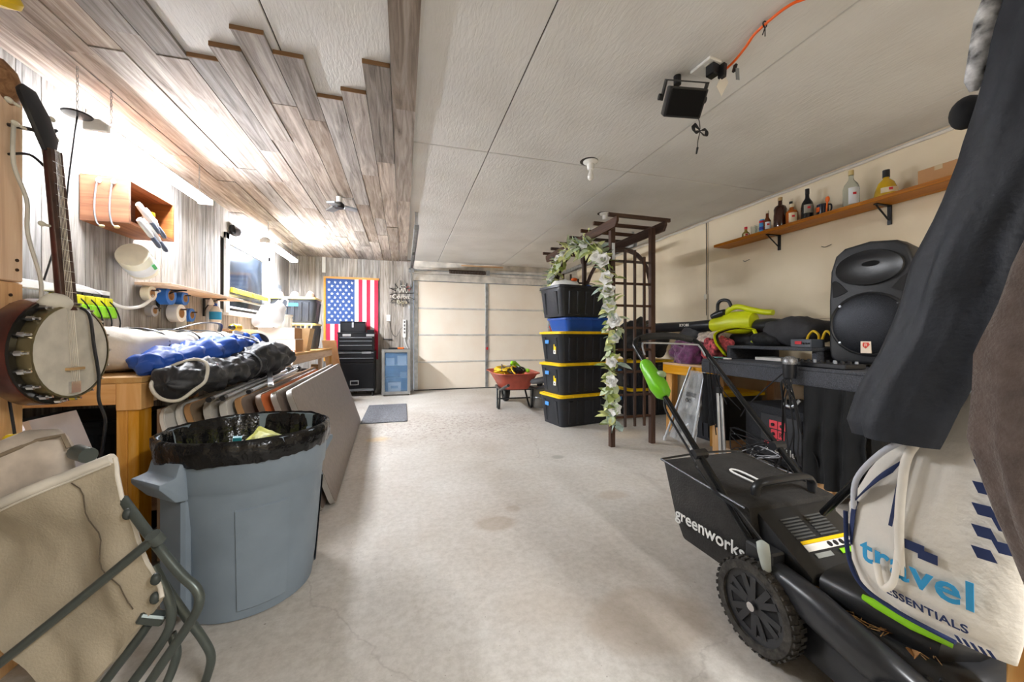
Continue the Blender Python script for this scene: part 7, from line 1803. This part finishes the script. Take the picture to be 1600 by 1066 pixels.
# ------------------------------------------------------------------ cloth tote bag hanging on the post
tb = thing('canvas_tote_bag', 'white printed cloth tote bag with navy trim hanging on the right post', 'tote bag', (1.06, .5, .42), local=False)
BROWS = [(.395, 1.12, .54, .012, .09), (.405, 1.12, .54, .03, .125), (.46, 1.12, .545, .042, .14), (.60, 1.12, .545, .046, .148), (.70, 1.122, .52, .042, .13), (.77, 1.124, .50, .038, .11), (.86, 1.13, .465, .03, .085), (.95, 1.14, .43, .02, .05)]
def brow(z):
    for a, b in zip(BROWS, BROWS[1:]):
        if a[0] <= z <= b[0]:
            q = (z - a[0]) / (b[0] - a[0]); return [a[j] * (1 - q) + b[j] * q for j in range(5)]
    return list(BROWS[0] if z < BROWS[0][0] else BROWS[-1])
def bagx(y, z, off=.006):
    _, xc, yc, rx, ry = brow(z)
    k = max(0.0, 1 - ((y - yc) / ry) ** 2)
    return xc - rx * math.sqrt(k) - off
BAGW = mat('bag_cotton', '#dcd6cb', .85, var=.04, scale=9, bump=.2, bscale=60)
garment('body', BAGW, tb, BROWS, 40, .005, 8, 3.0)
NV = mat('bag_navy', '#1e2c54', .8); CYN = mat('bag_cyan_print', '#2f93c4', .7)
def curved_text(name, body, size, y, z, m, bold=0.0, shear=0.0):
    o = text(name, body, size, frame((1.0, y, z), (0, -1, 0), (0, 0, 1)), m, tb, .0006, bold=bold, space=1.05)
    base = WORLD[tb.name].translation
    for v in o.data.vertices:
        w = v.co + base
        v.co.x = bagx(w.y, w.z, .0125) + (w.x - 1.0) - base.x
    return o
curved_text('lettering', 'travel', .080, .545, .515, CYN, .0015)
curved_text('lettering', 'ESSENTIALS', .024, .525, .447, NV, .0004)
def patch(name, y0, y1, z0, z1, m, off=.010, tilt=0.0, th=.0015):
    return MB().sheet(lambda u, v: (bagx(y0 + (y1 - y0) * u + tilt * v, z0 + (z1 - z0) * v, off), y0 + (y1 - y0) * u + tilt * v, z0 + (z1 - z0) * v), 8, 8, th).build(name, m, tb, smooth=60)
patch('print_blot', .52, .57, .565, .585, NV, .0115)
patch('print_blot', .50, .53, .555, .575, NV, .0115)
for k in range(5): patch('arrow_stroke', .43 + .010 * k, .435 + .010 * k, .412, .424, NV, .012, .006)
# checked trim bands
for k in range(6):
    z0 = .60 + .042 * k
    patch('check', .425, .448, z0, z0 + .021, NV, .010, .008)
    patch('check', .405, .424, z0 + .021, z0 + .042, NV, .010, .008)
patch('side_panel', .575, .582, .60, .78, NV, .010, -.02)
patch('side_panel', .675, .688, .50, .62, NV, .004, -.02)
MB().sheet(lambda u, v: (bagx(.66 - .08 * u, .62 + .10 * u + .04 * v, .012) - .012 * math.sin(PI * u), .66 - .08 * u - .02 * v, .62 + .10 * u + .04 * v), 8, 6, .003).build('navy_fold', NV, tb, smooth=60)
MB().tube(smoothpath([(1.09, .665, .60), (1.075, .65, .68), (1.075, .60, .76), (1.08, .54, .82), (1.09, .47, .92), (1.10, .43, 1.0), (1.125, .41, 1.01)], 6), .0065, 8).build('rope_handle', mat('rope_white', '#c9ccd4', .8), tb, smooth=60)
MB().tube(smoothpath([(1.066, .56, .50), (1.06, .56, .60), (1.06, .555, .70), (1.068, .545, .78), (1.085, .50, .86)], 6), .009, 8, flat=.5).build('strap', LTAN, tb, smooth=60)
MB().tube(smoothpath([(1.066, .605, .50), (1.06, .59, .455), (1.06, .57, .48), (1.066, .565, .55)], 6), .008, 8, flat=.5).build('strap', LTAN, tb, smooth=60)
MB().tube(smoothpath([(1.10, .69, .58), (1.085, .675, .48), (1.075, .64, .425), (1.075, .57, .408), (1.08, .48, .408)], 6), .005, 8).build('hem_piping', NV, tb, smooth=60)
tag(MB().cyl((1.375, .93, .43), (1.29, .58, .90), .012, n=12).build('metal_rod', HT, smooth=50), 'black metal rod propped on the mower behind the cloth tote bag', 'rod')
